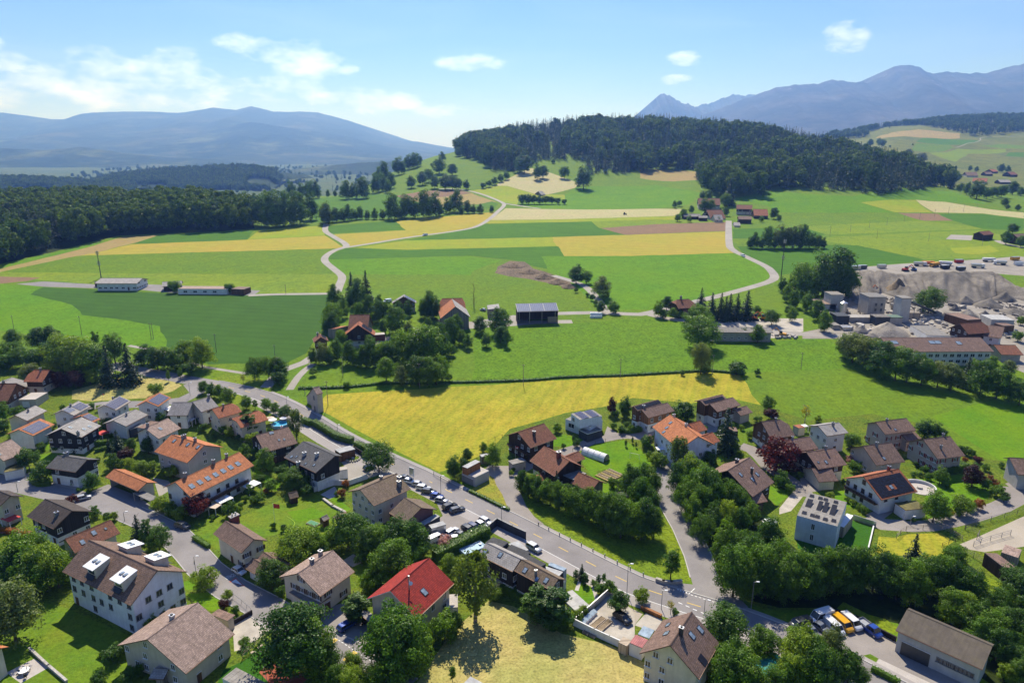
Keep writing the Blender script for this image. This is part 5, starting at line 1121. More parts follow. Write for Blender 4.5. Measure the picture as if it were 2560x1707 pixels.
# conveyor
cv = thing('conveyor','long inclined conveyor rising to the silo tower','conveyor',GV('C2',(1400,640)))
p0 = GV('C2',(1400,640)); p1 = GV('C2',(1095,700)); p1.z += 10
MB().tube((0,0,1),tuple(p1-p0),.7,.7,'metal_dark',4).build('belt',cv)
for t in (.3,.6,.85): q = (p1-p0)*t; MB().tube((q.x,q.y,-2),(q.x,q.y,q.z),.15,.15,'steel_pole',5).build('support',cv)
# gravel heaps and the worked face
def rough(name,mat_c,sc=.4):
    m,nt,b = newmat(name); P = pos(nt); n = noise(nt,P,sc*.25,7,.65); f = noise(nt,P,sc*4,4,.7)
    col = ramp(nt,n,[(.34,sc3(mat_c,.62)),(.5,mat_c),(.66,sc3(mat_c,1.3))]); col = mixc(nt,.7,col,ramp(nt,f,[(.3,(.65,)*3),(.7,(1.25,)*3)]),'MULTIPLY'); LK(nt,col,b.inputs['Base Color']); b.inputs['Roughness'].default_value = .95; b.inputs['Specular IOR Level'].default_value = .05
    bump(nt,b,f,.8,.5)
rough('gravel_grey',(.205,.182,.152)); rough('gravel_pale',(.34,.30,.245)); rough('rubble',(.22,.20,.18),1.2); rough('earth_brown',(.26,.20,.13))
def heap(label,view,x0,x1,top,base,mat,seed=0,ridge=0.0):
    a,b = GV(view,(x0,base)),GV(view,(x1,base)); c = (a+b)/2; w = (b-a).length/2; dep = w*.8; c = c+Vector((0,dep*.75,0)); c.z = h(c.x,c.y); H_ = max(1.5,row_z(c.y,S(view,(0,top))[1])-c.z)
    rng = random.Random(seed); V = [(rng.uniform(-.1,.1)*w,0,H_)]; F_ = []; nr,ns = 9,26
    for r in range(1,nr+1):
        f = r/nr
        for s in range(ns):
            t = 6.2832*s/ns; nz = mnoise.noise(Vector((math.cos(t)*1.6+seed,math.sin(t)*1.6,f*2)))*.22+mnoise.noise(Vector((math.cos(t)*5+seed,math.sin(t)*5,f*6)))*.08
            z = H_*(1-f)**1.08*(1+nz*f) - (.4 if r == nr else 0); V.append((math.cos(t)*w*f*(1+nz),math.sin(t)*dep*f*(1+nz),z))
    for s in range(ns): F_.append((0,1+s,1+(s+1) % ns))
    for r in range(nr-1):
        for s in range(ns): k = 1+r*ns; F_.append((k+s,k+ns+s,k+ns+(s+1) % ns,k+(s+1) % ns))
    me = bpy.data.meshes.new('gravel_heap'); me.from_pydata(V,[],F_); me.materials.append(MATS[mat]); me.polygons.foreach_set('use_smooth',[True]*len(F_)); return thing('gravel_heap',label,'gravel heap',c,0,'gravel heaps',me)
heap('large pale gravel heap behind the works hall','C2',690,1180,715,880,'gravel_pale',1); heap('dark rubble heap by the works gate','C2',505,710,755,845,'rubble',2); heap('small dark rubble heap at the roof edge of the works hall','C2',650,800,840,888,'rubble',3)
heap('grey gravel cone nearest the lone works tree','C2',1640,1860,430,530,'gravel_grey',4); heap('grey gravel cone in the middle of the right yard','C2',1870,2190,455,570,'gravel_grey',5); heap('tall grey gravel cone at the right side','C2',2060,2320,385,500,'gravel_grey',6); heap('pointed pale gravel cone right of the ribbed red roofs','C2',1650,1910,570,675,'gravel_pale',7)
heap('gravel cone at the far right edge of the works','C2',2150,2450,560,640,'gravel_grey',8); heap('brownish spoil heap beside the excavator','C2',680,840,335,405,'rubble',9); heap('low rubble heap beside the silo tower','C2',1090,1250,475,540,'gravel_pale',10); heap('pale gravel heap left of the grey shed roof','C2',1160,1330,700,780,'gravel_pale',11); heap('grey spoil heap behind the concrete tower','C2',520,900,395,470,'gravel_grey',12); heap('dark loose stone heap at the right of the lone tree','C2',1560,1690,520,600,'rubble',13)
def gravel_bank():
    foot = [(340,420),(480,430),(640,405),(800,400),(950,440),(1100,450),(1250,470),(1450,480),(1620,470),(1800,450),(2000,430),(2200,440),(2330,470),(2450,500)]
    crest = [(400,190),(500,165),(640,150),(800,165),(960,195),(1100,190),(1250,175),(1450,165),(1620,170),(1800,165),(2000,165),(2120,220),(2260,330),(2400,440)]
    n = 150; T = np.linspace(0,len(foot)-1,n); fx = np.interp(T,range(len(foot)),[p[0] for p in foot]); fy = np.interp(T,range(len(foot)),[p[1] for p in foot]); cx = np.interp(T,range(len(foot)),[p[0] for p in crest]); cy = np.interp(T,range(len(foot)),[p[1] for p in crest])
    V = []; F_ = []; rows = 26
    for i in range(n):
        a = GV('C2',(fx[i],fy[i])); q = S('C2',(cx[i],cy[i]+26*mnoise.noise(Vector((i*.16,3,0)))+9*mnoise.noise(Vector((i*.6,9,0))))); Yc = a.y+30+6*math.sin(i*.13); r = ray(q); t = Yc/r.y; c = Vector((r.x*t,Yc,CAM_H+r.z*t)); c.z = max(c.z,h(c.x,c.y)+.5)
        for j in range(rows):
            f = j/(rows-4)
            if f <= 1:
                p = a.lerp(c,f); p.y -= 13*abs(math.sin(i*.075+.6))**.8*(1-f); g = mnoise.fractal(Vector((i*.11,f*1.5,0)),1,2,5); g2 = 1-abs(mnoise.noise(Vector((i*.2,f*.4,7))))*2
                p.z += (g*3.0+g2*.9)*math.sin(math.pi*min(1,f))*1.0; p.y += g*1.2*math.sin(math.pi*f)
                if j == 0: p.z -= 1
            else:
                p = c+Vector((0,(f-1)*60,0)); p.z = c.z+(h(p.x,p.y)-.6-c.z)*min(1,(f-1)*7.3)
            V.append(tuple(p))
    for i in range(n-1):
        for j in range(rows-1): k = i*rows+j; F_.append((k,k+rows,k+rows+1,k+1))
    me = bpy.data.meshes.new('gravel_bank'); me.from_pydata(V,[],F_); me.materials.append(MATS['gravel_grey']); me.polygons.foreach_set('use_smooth',[True]*len(F_)); struct(link('gravel_bank',me))
gravel_bank()
heap('ochre earth cone standing out of the gravel face','C2',870,1170,235,420,'earth_brown',14)
for k,(x0,x1,t,b,lab) in enumerate(((60,320,45,125,'leftmost low soil mound of the excavated strip'),(230,470,105,190,'second low soil mound of the excavated strip'),(390,620,150,245,'middle low soil mound of the excavated strip'),(540,760,205,300,'fourth low soil mound of the excavated strip'),(680,860,265,345,'rightmost low soil mound of the excavated strip'))): heap(lab,'C4',x0,x1,t+(b-t)*.35,b,'soil_dark',60+k)
# depot on the left
house('long white depot hall with a pale roof, near the mast','D1',(690,808),(975,808),(942,848),6.5,15,'eternit','wall_white',name='depot_hall',cat='hall',wsz=(2.0,1.0),skip=.1)
block('long low flat-roofed depot shed overgrown with bushes','D1',(1215,880),(1550,882),(1550,858),3.6,wall='wall_white',roof='tile_pink',name='depot_shed',cat='shed',wins=[('y-',-.7,1.8,2.4,1.2),('y-',-.3,1.8,2.4,1.2),('y-',.1,1.8,2.4,1.2),('y-',.5,1.8,2.4,1.2)])
block('small brown garage at the right end of the depot shed','D1',(1580,880),(1665,885),(1665,862),3.6,wall='wood_brown',roof='tile_mauve',name='garage',cat='garage')
house('dark timber shed at the left end of the depot shed','D1',(1110,835),(1245,825),(1225,860),5,22,'eternit','wood_dark',win=False,name='shed',cat='shed')
block('small dark annex beside the depot hall','D1',(645,832),(680,838),(680,822),3.2,wall='wood_dark',roof='bitumen',name='shed',cat='shed')
# hamlets far off
FAR = [('red-roofed farm in the distant hamlet, the largest roof',(355,603),(490,603),(500,648),11,34,'tile_rust'),('red-roofed farm in front of the largest roof of the distant hamlet',(405,674),(500,672),(512,706),9,32,'tile_rust'),('grey-brown roofed farm right of the hamlet road',(592,641),(690,645),(694,674),10,32,'tile_rust'),('bright orange-roofed barn at the right end of the distant hamlet',(692,668),(780,670),(790,713),9,32,'tile_terracotta'),
       ('long grey shed at the left end of the distant hamlet',(262,698),(365,698),(368,716),5,20,'bitumen'),('small grey shed next to the long one in the distant hamlet',(357,708),(412,709),(416,724),5,20,'bitumen'),('white cottage at the end of the hamlet road',(448,703),(500,703),(507,724),7,30,'tile_grey'),('brown-roofed shed below the orange barn of the hamlet',(600,710),(683,712),(686,734),7,26,'tile_brown'),('tiny white shed by the hamlet road',(572,749),(612,750),(618,760),4,20,'eternit'),
       ('brown gabled barn at the right edge by the sand court',(2075,808),(2140,800),(2092,832),7,28,'tile_rust'),('brown-roofed house cut by the right edge near the sand court',(2285,822),(2352,818),(2352,852),8,28,'tile_brown'),('long red-roofed farm on the far right slope',(2040,478),(2130,480),(2145,498),10,30,'tile_terracotta'),('brown farmhouse on the far right slope, left of the others',(1990,441),(2060,443),(2075,462),10,30,'tile_brown'),('small brown house on the far right slope between trees',(2105,440),(2150,440),(2156,456),9,30,'tile_brown'),('tiny red-roofed house highest on the far right slope',(2138,425),(2172,425),(2178,436),9,30,'tile_terracotta'),('brown house at the end of the far right hamlet',(2248,441),(2292,440),(2302,460),10,30,'tile_rust'),('grey-roofed shed on the far right slope',(2190,489),(2260,489),(2266,500),8,24,'eternit')]
for lab,r1,r2,e,zr,pt,rf in FAR: house(lab,'D3',r1,r2,e,zr,pt,rf,'wall_cream' if 'white' in lab or 'farm' in lab else 'wood_dark','wood_dark' if 'farm' in lab else None,3.0,win='farm' in lab or 'cottage' in lab,og=.5,oe=.5,door=False)
house('little grey hay hut under the pale hay triangle','D2',(1545,325),(1575,322),(1582,335),5,30,'eternit','wood_grey',win=False,name='hay_hut',cat='hut')
def stones(name,label,view,pts,n,r0,r1,mat,seed):
    pl = gpoly_(view,pts); rng = np.random.default_rng(seed); xs = [p[0] for p in pl]; ys = [p[1] for p in pl]; mb = MB(); k = 0
    while k < n:
        x,y = rng.uniform(min(xs),max(xs)),rng.uniform(min(ys),max(ys))
        if mnoise.noise(Vector((x*.06,y*.06,seed))) < .02: k += .2; continue
        r = rng.uniform(r0,r1)*rng.random()**1.5+.15; z = h(x,y); q = [(x+math.cos(t)*r*rng.uniform(.7,1.2),y+math.sin(t)*r*rng.uniform(.7,1.2)) for t in (0,1.2,2.4,3.7,5.0)]
        mb.prism(q,z-.1,[z+r*rng.uniform(.4,1.0) for _ in q],mat); k += 1
    o = mb.build(name); o['kind'] = 'stuff'; o['label'] = label; o['category'] = 'stones'
def gpoly_(view,pts): return [tuple(q.xy) for q in pts_of(view,pts)]
stones('loose_stones','loose stones and rubble scattered over the gravel works yard','C2',[(420,420),(2300,480),(2300,900),(480,860)],900,.4,1.8,'rubble',3)
stones('loose_stones','pale broken concrete scattered below the works tower','C2',[(480,560),(1700,560),(1700,860),(480,860)],420,.5,2.2,'stone',4)
for k,(x0,x1,t,b,m,lab) in enumerate(((1180,1330,560,620,'rubble','rubble heap right of the crusher hut'),(1360,1480,590,650,'gravel_pale','pale heap at the conveyor foot'),(880,1010,470,520,'gravel_grey','grey heap between tower and silo'),(380,560,470,540,'gravel_grey','grey heap behind the round silo'),(1880,2010,590,650,'rubble','dark heap by the metal-roofed shed'),(1180,1290,790,850,'rubble','low rubble heap beside the grey shed roof'))): heap(lab,'C2',x0,x1,t,b,m,40+k)

# ---------------------------------------------------------------- trees: trunk with limbs, crown of leaf clumps
def rnd_dirs(rng,n):
    v = rng.normal(size=(n,3)); return v/np.linalg.norm(v,axis=1)[:,None]
def leaf_mesh(name,C,NRM,size,tone,mat,rng,stretch=1.0,jit=.42):
    n = len(C); d = NRM+rng.normal(size=(n,3))*jit; d /= np.linalg.norm(d,axis=1)[:,None]
    r = rnd_dirs(rng,n); t = np.cross(d,r); t /= np.linalg.norm(t,axis=1)[:,None]; b = np.cross(d,t)
    if stretch != 1.0: b[:,2] *= 1; t,b = t,b
    s = size[:,None]
    V = np.stack([C-t*s*.5,C-b*s*.5*stretch+d*s*.12,C+t*s*.5,C+b*s*.5*stretch+d*s*.12],1).reshape(-1,3)
    F_ = np.arange(n*4).reshape(-1,4)
    me = bpy.data.meshes.new(name); me.from_pydata(V.tolist(),[],F_.tolist()); me.materials.append(MATS[mat])
    at = me.attributes.new('tone','FLOAT','FACE'); at.data.foreach_set('value',np.clip(tone,0,1).astype(np.float32)); me.update(); return me
def crown_broad(seed,K=80,per=42,rx=3.6,rz=3.9,cz=6.0,ls=.40,flat=0.0,lobes=1.0):
    rng = np.random.default_rng(seed); D = rnd_dirs(rng,K); D[:,2] = np.where(D[:,2] < -.9,-D[:,2],D[:,2])
    lob = np.array([1+.38*lobes*mnoise.noise(Vector(d)*1.7+Vector((seed*3.1,0,0))) + .16*lobes*mnoise.noise(Vector(d)*4+Vector((0,seed,0))) for d in D])
    rr = (.42+.58*rng.random(K)**.45)*lob; cen = D*rr[:,None]*np.array([rx,rx,rz]); cen[:,2] += cz
    crad = rng.uniform(.65,1.3,K)*rx*.27; tn = rng.normal(.5,.22,K)
    A = rnd_dirs(rng,K*per); k = np.repeat(np.arange(K),per); A[:,2] = np.where((A[:,2] < -.2) & (rng.random(K*per) < .5),-A[:,2],A[:,2])
    C = cen[k]+A*crad[k][:,None]*(.72+.4*rng.random(K*per))[:,None]*np.array([1,1,.85])
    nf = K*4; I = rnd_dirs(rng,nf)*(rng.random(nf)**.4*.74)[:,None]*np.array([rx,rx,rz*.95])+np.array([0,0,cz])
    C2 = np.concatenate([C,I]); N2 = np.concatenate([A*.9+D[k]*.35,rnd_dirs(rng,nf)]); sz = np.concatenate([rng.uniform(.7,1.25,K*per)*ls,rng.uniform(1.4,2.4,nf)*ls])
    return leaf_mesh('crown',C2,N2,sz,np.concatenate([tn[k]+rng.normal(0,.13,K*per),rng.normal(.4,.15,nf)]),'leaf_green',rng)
def crown_conifer(seed,H=12.0,R0=2.5,lev=32,br=15,ls=.80,z0=.7,dens=1.0):
    rng = np.random.default_rng(seed); C = []; NN = []; S_ = []; T = []
    for i in range(lev):
        f = i/(lev-1); z = z0+(H-z0)*f; rad = R0*(1-f)**.82*rng.uniform(.82,1.12)+.12
        for j in range(max(4,int(br*(1-f*.55)))):
            a = rng.uniform(0,6.28); rl = rad*rng.uniform(.72,1.12); n = max(2,int(rl/.36*dens)); tb = rng.normal(.5,.2)
            for q in range(n):
                t = (q+.6)/n; C.append((math.cos(a)*rl*t+rng.normal(0,.07),math.sin(a)*rl*t+rng.normal(0,.07),z-.32*rl*t*t+rng.normal(0,.06))); NN.append((math.cos(a)*.8,math.sin(a)*.8,.65)); S_.append(ls*rng.uniform(.7,1.25)*(1-.45*f)); T.append(tb+rng.normal(0,.12))
    return leaf_mesh('crown',np.array(C),np.array(NN),np.array(S_),np.array(T),'leaf_conifer',rng,.6)
def crown_weep(seed,H=12.0,rx=2.6,K=130,per=24,ls=.36):
    rng = np.random.default_rng(seed); C = []; NN = []; T = []
    for k in range(K):
        a = rng.uniform(0,6.28); f = rng.random()**.7; z = H*(.28+.70*f); r = rx*math.sin(math.pi*min(1,.18+.80*(1-f)))**.7*rng.uniform(.35,1.0); ln = H*.22*rng.uniform(.5,1.2); tb = rng.normal(.5,.2)
        for q in range(per):
            t = q/per; C.append((math.cos(a)*r+rng.normal(0,.16),math.sin(a)*r+rng.normal(0,.16),z-ln*t+rng.normal(0,.1))); NN.append((math.cos(a),math.sin(a),.3)); T.append(tb+rng.normal(0,.1))
    n = len(C); return leaf_mesh('crown',np.array(C),np.array(NN),rng.uniform(.7,1.2,n)*ls,np.array(T),'leaf_willow',rng)
def trunk_mesh(seed,H=10.0,top=.62,r=.24,limbs=7,mat='bark',spread=2.2):
    rng = random.Random(seed); mb = MB(); zt = H*top; p = Vector((0,0,-.4)); segs = 5
    for i in range(segs):
        q = Vector((rng.uniform(-.12,.12)*i,rng.uniform(-.12,.12)*i,-.4+(zt+.4)*(i+1)/segs)); mb.tube(p,q,r*(1.25 if i == 0 else 1)*(1-.14*i),r*(1-.14*(i+1)),mat,7,False)
        if i >= 1:
            for _ in range(max(1,limbs//3)):
                a = rng.uniform(0,6.28); l = spread*rng.uniform(.6,1.1); e = q+Vector((math.cos(a)*l,math.sin(a)*l,l*rng.uniform(.4,.9))); mb.tube(q,(q+e)/2+Vector((0,0,.1)),r*.36,r*.24,mat,5,False); mb.tube((q+e)/2+Vector((0,0,.1)),e,r*.24,r*.08,mat,5,False)
        p = q
    return mb.mesh('trunk')
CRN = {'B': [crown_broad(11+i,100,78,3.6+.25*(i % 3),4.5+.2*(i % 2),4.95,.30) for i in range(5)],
       'T': [crown_broad(31+i,60,60,2.3,4.2,5.7,.28) for i in range(3)],
       'S': [crown_broad(51+i,52,70,3.9,3.6,4.2,.40,lobes=.9) for i in range(3)],      # shrubs: nominal 8 high, sit low
       'C': [crown_conifer(71+i,12,2.9+.3*i) for i in range(3)],'X': [crown_conifer(81,12,1.6,26,6,.34,1.5,.5)],
       'W': [crown_weep(91+i) for i in range(2)],'O': [crown_broad(97,56,80,1.7,4.7,4.9,.24,lobes=.35)],'V': [crown_broad(99,26,16,2.4,3.6,6.2,.30)]}
TRK = {'B': [trunk_mesh(i) for i in range(3)],'T': [trunk_mesh(5,10,.7,.18)],'S': [trunk_mesh(8,6,.6,.2,9)],'C': [trunk_mesh(9,12,.9,.2,0)],'X': [trunk_mesh(10,12,.95,.16,0)],'W': [trunk_mesh(11,12,.75,.22,6,'bark_pale',1.5)],'O': [trunk_mesh(12,10,.6,.2,3)],'V': [trunk_mesh(13,10,.85,.2,12,'bark_pale',2.4)]}
KIND = {  # code: (mesh set, nominal height, leaf material, name, words)
 'b': ('B',9.6,'leaf_green','broadleaf_tree','leafy green tree'),'l': ('B',9.6,'leaf_light','broadleaf_tree','light green leafy tree'),'d': ('B',9.6,'leaf_dark','broadleaf_tree','dark green leafy tree'),
 't': ('T',9.9,'leaf_green','broadleaf_tree','slim upright green tree'),'g': ('B',9.6,'leaf_grey','broadleaf_tree','greyish green tree'),
 'c': ('C',12,'leaf_conifer','spruce_tree','dark spruce'),'x': ('X',12,'leaf_brown','spruce_tree','bare brown dying spruce'),'w': ('W',11.9,'leaf_willow','birch_tree','drooping birch'),
 'r': ('S',7.8,'leaf_red','maple_tree','dark red maple'),'p': ('B',9.6,'leaf_purple','plum_tree','purple-leaved tree'),'s': ('S',7.8,'leaf_green','shrub','rounded green shrub'),'q': ('S',7.8,'leaf_light','shrub','light green shrub'),'e': ('S',7.8,'leaf_dark','shrub','dark green shrub'),
 'k': ('S',7.8,'leaf_pink','shrub','pink flowering shrub'),'y': ('S',7.8,'leaf_yellow','shrub','yellow shrub'),'u': ('S',7.8,'leaf_rusty','shrub','rust-coloured shrub'),'P': ('S',7.8,'leaf_purple','shrub','purple shrub'),'R': ('S',7.8,'leaf_red','shrub','dark red shrub'),
 'o': ('O',9.7,'leaf_dark','cypress_tree','slender dark columnar evergreen'),'O': ('O',9.7,'leaf_dark','yew_tree','broad dark evergreen'),'v': ('V',9.8,'leaf_yellow','young_tree','thin sparse pale tree')}
TREE_N = [0]
def tree_at(code,loc,H,label,group=None,wf=1.0,rng=random):
    ms,nom,mat,name,words = KIND[code]; s = H/nom; TREE_N[0] += 1
    e = thing(name,label,'shrub' if name == 'shrub' else 'tree',loc,rng.uniform(0,6.28),group); e.scale = (s*wf,s*wf,s)
    tr = link('trunk',rng.choice(TRK[ms]),e); cr = link('crown',rng.choice(CRN[ms]),e)
    cr.material_slots[0].link = 'OBJECT'; cr.material_slots[0].material = MATS[mat]
    return e
ORD = ['first','second','third','fourth','fifth','sixth','seventh','eighth','ninth','tenth','eleventh','twelfth','thirteenth','fourteenth','fifteenth','sixteenth','seventeenth','eighteenth','nineteenth','twentieth']
def trees(where,view,txt,wf=1.0,mass=None):
    """txt: 'code x top base [w]' entries in the view's pixels. mass: name of a copse whose crowns run together (one object)"""
    items = [t.split() for t in txt.split(',')]; cnt = {}; pts = []
    items.sort(key=lambda i: float(i[1]))
    for it in items: cnt[it[0]] = cnt.get(it[0],0)+1
    seen = {}
    for it in items:
        c,x,t,b = it[0],float(it[1]),float(it[2]),float(it[3]); w = float(it[4]) if len(it) > 4 else 1.0
        p = S(view,(x,b)); base = G(p); H = max(.8,row_z(base.y,S(view,(x,t))[1])-base.z)
        if mass: pts.append((base,H,w,c)); continue
        k = seen.get(c,0); seen[c] = k+1; n = cnt[c]
        lab = f'{KIND[c][4]} {where}'
        if n > 1:
            r = 'leftmost' if k == 0 else 'rightmost' if k == n-1 else (ORD[k]+'-from-left' if k < 20 else ORD[n-1-k]+'-from-right')
            lab = f'{KIND[c][4]} {where}, {r}'
        tree_at(c,base,H,lab,(f'{KIND[c][4]}s {where}' if n > 1 else None),wf*w*random.uniform(.92,1.08))
    if mass:
        me = bpy.data.meshes.new(mass); me.from_pydata([(q[0].x,q[0].y,q[0].z-q[1]*(.03 if q[3] == 'c' else .09)) for q in pts],[],[])
        a = me.attributes.new('s','FLOAT_VECTOR','POINT'); a.data.foreach_set('vector',[v for q in pts for v in ((q[1]/9.1*.84*q[2],q[1]/9.1*.84*q[2],q[1]/9.1*1.08) if q[3] != 'c' else (q[1]/12,)*3)]); a = me.attributes.new('k','INT','POINT'); a.data.foreach_set('value',[6 if q[3] == 'c' else {'d': 0,'e': 0,'b': 2,'l': 2,'g': 4}.get(q[3],0)+i % 2 for i,q in enumerate(pts)])
        o = link(mass,me); o['kind'] = 'stuff'; o['label'] = where; o['category'] = 'copse'; o.modifiers.new('scatter','NODES').node_group = NEARN
def scatter_nodes(coll):
    ng = bpy.data.node_groups.new('scatter_trees','GeometryNodeTree'); ng.interface.new_socket('Geometry',in_out='INPUT',socket_type='NodeSocketGeometry'); ng.interface.new_socket('Geometry',in_out='OUTPUT',socket_type='NodeSocketGeometry')
    gi = N(ng,'NodeGroupInput'); go = N(ng,'NodeGroupOutput'); ip = N(ng,'GeometryNodeInstanceOnPoints'); ci_ = N(ng,'GeometryNodeCollectionInfo')
    ci_.inputs['Collection'].default_value = coll; ci_.inputs['Separate Children'].default_value = True; ci_.inputs['Reset Children'].default_value = True
    ip.inputs['Pick Instance'].default_value = True
    rv = N(ng,'FunctionNodeRandomValue',data_type='FLOAT_VECTOR'); rv.inputs[0].default_value = (-.05,-.05,0); rv.inputs[1].default_value = (.05,.05,6.28)
    at = N(ng,'GeometryNodeInputNamedAttribute',data_type='FLOAT_VECTOR'); at.inputs['Name'].default_value = 's'
    ai = N(ng,'GeometryNodeInputNamedAttribute',data_type='INT'); ai.inputs['Name'].default_value = 'k'
    LK(ng,gi.outputs[0],ip.inputs['Points']); LK(ng,ci_.outputs[0],ip.inputs['Instance']); LK(ng,rv.outputs[0],ip.inputs['Rotation']); LK(ng,at.outputs[0],ip.inputs['Scale']); LK(ng,ai.outputs[0],ip.inputs['Instance Index'])
    LK(ng,ip.outputs[0],go.inputs[0]); return ng
def kinds_collection(name,meshes):
    c = bpy.data.collections.new(name)
    for i,m in enumerate(meshes): c.objects.link(bpy.data.objects.new('%s_%02d' % (name,i),m))
    return c
def with_mat(m,mat): m = m.copy(); m.materials.clear(); m.materials.append(MATS[mat]); return m
NEARN = scatter_nodes(kinds_collection('copse_kind',[with_mat(CRN['B'][0],'leaf_dark'),with_mat(CRN['B'][1],'leaf_dark'),with_mat(CRN['B'][2],'leaf_green'),with_mat(CRN['B'][3],'leaf_green'),with_mat(CRN['B'][4],'leaf_grey'),with_mat(CRN['B'][0],'leaf_grey'),CRN['C'][1]]))
# --- upper left of the village
trees('at the far left village edge above the orange roofs','D1','d 95 1160 1280 1.1,d 270 1150 1300 1.1,d 365 1145 1300 1.1,s 60 1260 1400,s 0 1330 1450,s 90 1320 1430,d 160 1280 1420,e 250 1300 1440,g 210 1390 1500 1.2,d 330 1270 1430,b 480 1300 1500,t 660 1170 1290,d 790 1200 1390,q 620 1440 1532,e -60 1300 1450,b 130 1250 1360')
trees('big and round among the upper left trees','D1','l 440 1225 1470 1.15,l 560 1225 1490 1.15,b 650 1260 1490')
trees('left of the road junction, one of two tallest','D1','c 755 1270 1540 1.15,c 895 1255 1530 1.15')
trees('behind the uppermost orange-tiled house','D1','p 420 1450 1560,p 520 1440 1560')
trees('in the roadside thicket below the wheat field','D1','d 1010 1270 1400,d 1080 1300 1435 1.2,d 1150 1290 1435,e 1200 1310 1440,e 1290 1390 1475,e 970 1310 1400')
trees('standing tall at the wheat field corner','D1','l 1385 1240 1425 1.1,l 1280 1250 1400 1.1')
trees('at the road fork near the field track','D1','d 1745 1350 1505 .9,l 1840 1340 1500 .8,d 1900 1350 1495,s 1925 1400 1500,e 1910 1450 1540')
trees('on the traffic island at the upper road junction','D1','t 1155 1440 1515 .8,t 1235 1420 1500 .8,v 1665 1460 1535')
trees('in the row of street trees beside the main road','Z3','b 40 15 130,b 115 40 170,b 190 50 180,b 280 90 240 1.1,b 455 160 290,t 545 190 290,b 655 180 300,b 740 225 330')
trees('at the upper end of the roadside hedge','Z3','d 835 250 380 1.2,w 950 290 590 1.1')
trees('beside the orange-framed solar house','Z1','q 1530 230 350 1.1')
trees('in front of the pool-side orange roof','Z3','O 500 310 560 1.7')
trees('in the gardens around the solar houses','Z1','s 30 430 600 .8,s 190 460 560,e 40 600 700,q 340 660 780,s 160 700 800,e 1570 520 610,e 1120 930 1060,e 440 1010 1190,e 290 880 1070,s 230 720 800,q 300 700 760,s 1040 580 680,q 1150 600 660,s 1080 560 640,e 460 640 720,s 620 440 500,q 980 440 500,s 900 420 480')
trees('between the dark timber house and the terrace rows','Z1','c 1170 690 930 1.3,c 755 740 900 1.3,c 1075 760 900 1.2,d 1460 760 920,d 1290 770 890,s 560 830 900,q 640 820 890,s 400 810 870,e 420 830 890')
trees('in the garden of the grey-roofed house','Z1','P 1240 870 990 1.2')
trees('beside the orange carport','Z1','l 1390 980 1130,l 1290 970 1110,q 1480 1000 1110,b 910 1120 1275,q 1580 1350 1480 1.1,q 1690 1400 1520,q 1780 1440 1568,s 770 1250 1290,s 870 1270 1310,q 1700 1040 1160,s 1620 1060 1140')
trees('in front of the long orange terrace house','Z1','R 1930 1320 1540')
trees('beside the parked silver car on the left street','Z1','R 710 1330 1425')
trees('along the left street below the forecourt','Z1','s 935 1440 1540,q 1120 1490 1568,s 1050 1500 1580')
trees('beside the white apartment house','Z2','b 250 190 600 1.1,b 400 170 570,d 150 320 680,b 330 350 720 1.1,l 480 240 650,b 570 330 640')
trees('alone on the lawn at the bottom left','Z2','g 160 630 1180 1.1')
trees('rising by the street behind the apartment house','Z2','O 1440 -10 280 1.2,c 1340 -50 200 1.2,d 1540 60 300')
trees('on the small lawn by the school road marking','Z2','q 1990 475 650 1.2')
trees('below the pinkish-brown roofed house','Z2','q 1450 900 1020 1.2,e 1090 1220 1360 1.2,e 1200 1180 1260,s 1340 1400 1500,e 960 1470 1600,e 1250 1440 1560,s 1560 830 930,s 1680 770 860')
trees('in the gardens between the orange terrace house and the inn','Z3','b 640 700 890 1.1,s 725 660 760,d 930 870 1070 1.2,e 1075 910 1040,e 860 880 1010,e 790 840 950,s 700 980 1090,e 605 930 1010,s 490 1030 1120,e 310 1200 1330,s 370 1240 1310,e 1000 980 1090,e 1060 1030 1130,s 520 1140 1210,s 590 1110 1200,u 1395 1070 1150,u 1430 980 1050,q 640 560 660,q 520 520 640,s 450 640 740,e 560 660 760,s 680 470 520,q 300 470 560,s 230 450 530,e 40 430 500,s 150 500 560,q 610 1080 1120,e 820 1420 1480,s 720 1400 1450,u 650 1060 1110')
trees('standing alone on the paved forecourt by the main road','Z3','d 1755 615 900 1.0')
trees('between the lawn and the car park','Z4','l 950 90 430 1.15,b 1120 110 390,b 1430 -40 270 1.2,s 1250 130 300,b 1720 40 310,d 1900 20 340 1.1,b 2050 60 340,b 1850 210 590 1.15,d 1620 100 360,s 1700 440 630,s 1640 500 680,b 2000 200 450,e 1560 300 430,q 1220 220 290')
trees('by the street in front of the brown garages','Z4','d 690 400 650 1.15,s 770 640 730')
trees('in the hedge beside the cream house with the corner garage','Z4','o 1520 710 970 2.2,o 1480 740 960 2.0,s 960 810 870,s 1020 850 910,q 1130 910 975')
trees('big at the road corner above the playground','Z4','d 930 890 1500 1.15,b 1100 1000 1460')
trees('at the bottom edge beside the zebra crossing','Z4','l 1470 1300 1490 1.2,d 1230 1200 1500,b 1310 1420 1640,b 1700 1400 1680,l 1480 1430 1700,b 1900 1480 1700')
trees('in front of the red-roofed house','Z4','b 1880 860 1440 1.0,b 1960 960 1520,q 2120 1060 1320,s 2100 1330 1480,e 1980 1400 1540')
trees('in the grassy front plot by the street','Z4','s 440 1135 1215 1.2,q 270 680 770,P 230 770 860,s 340 830 900,s 310 900 960')
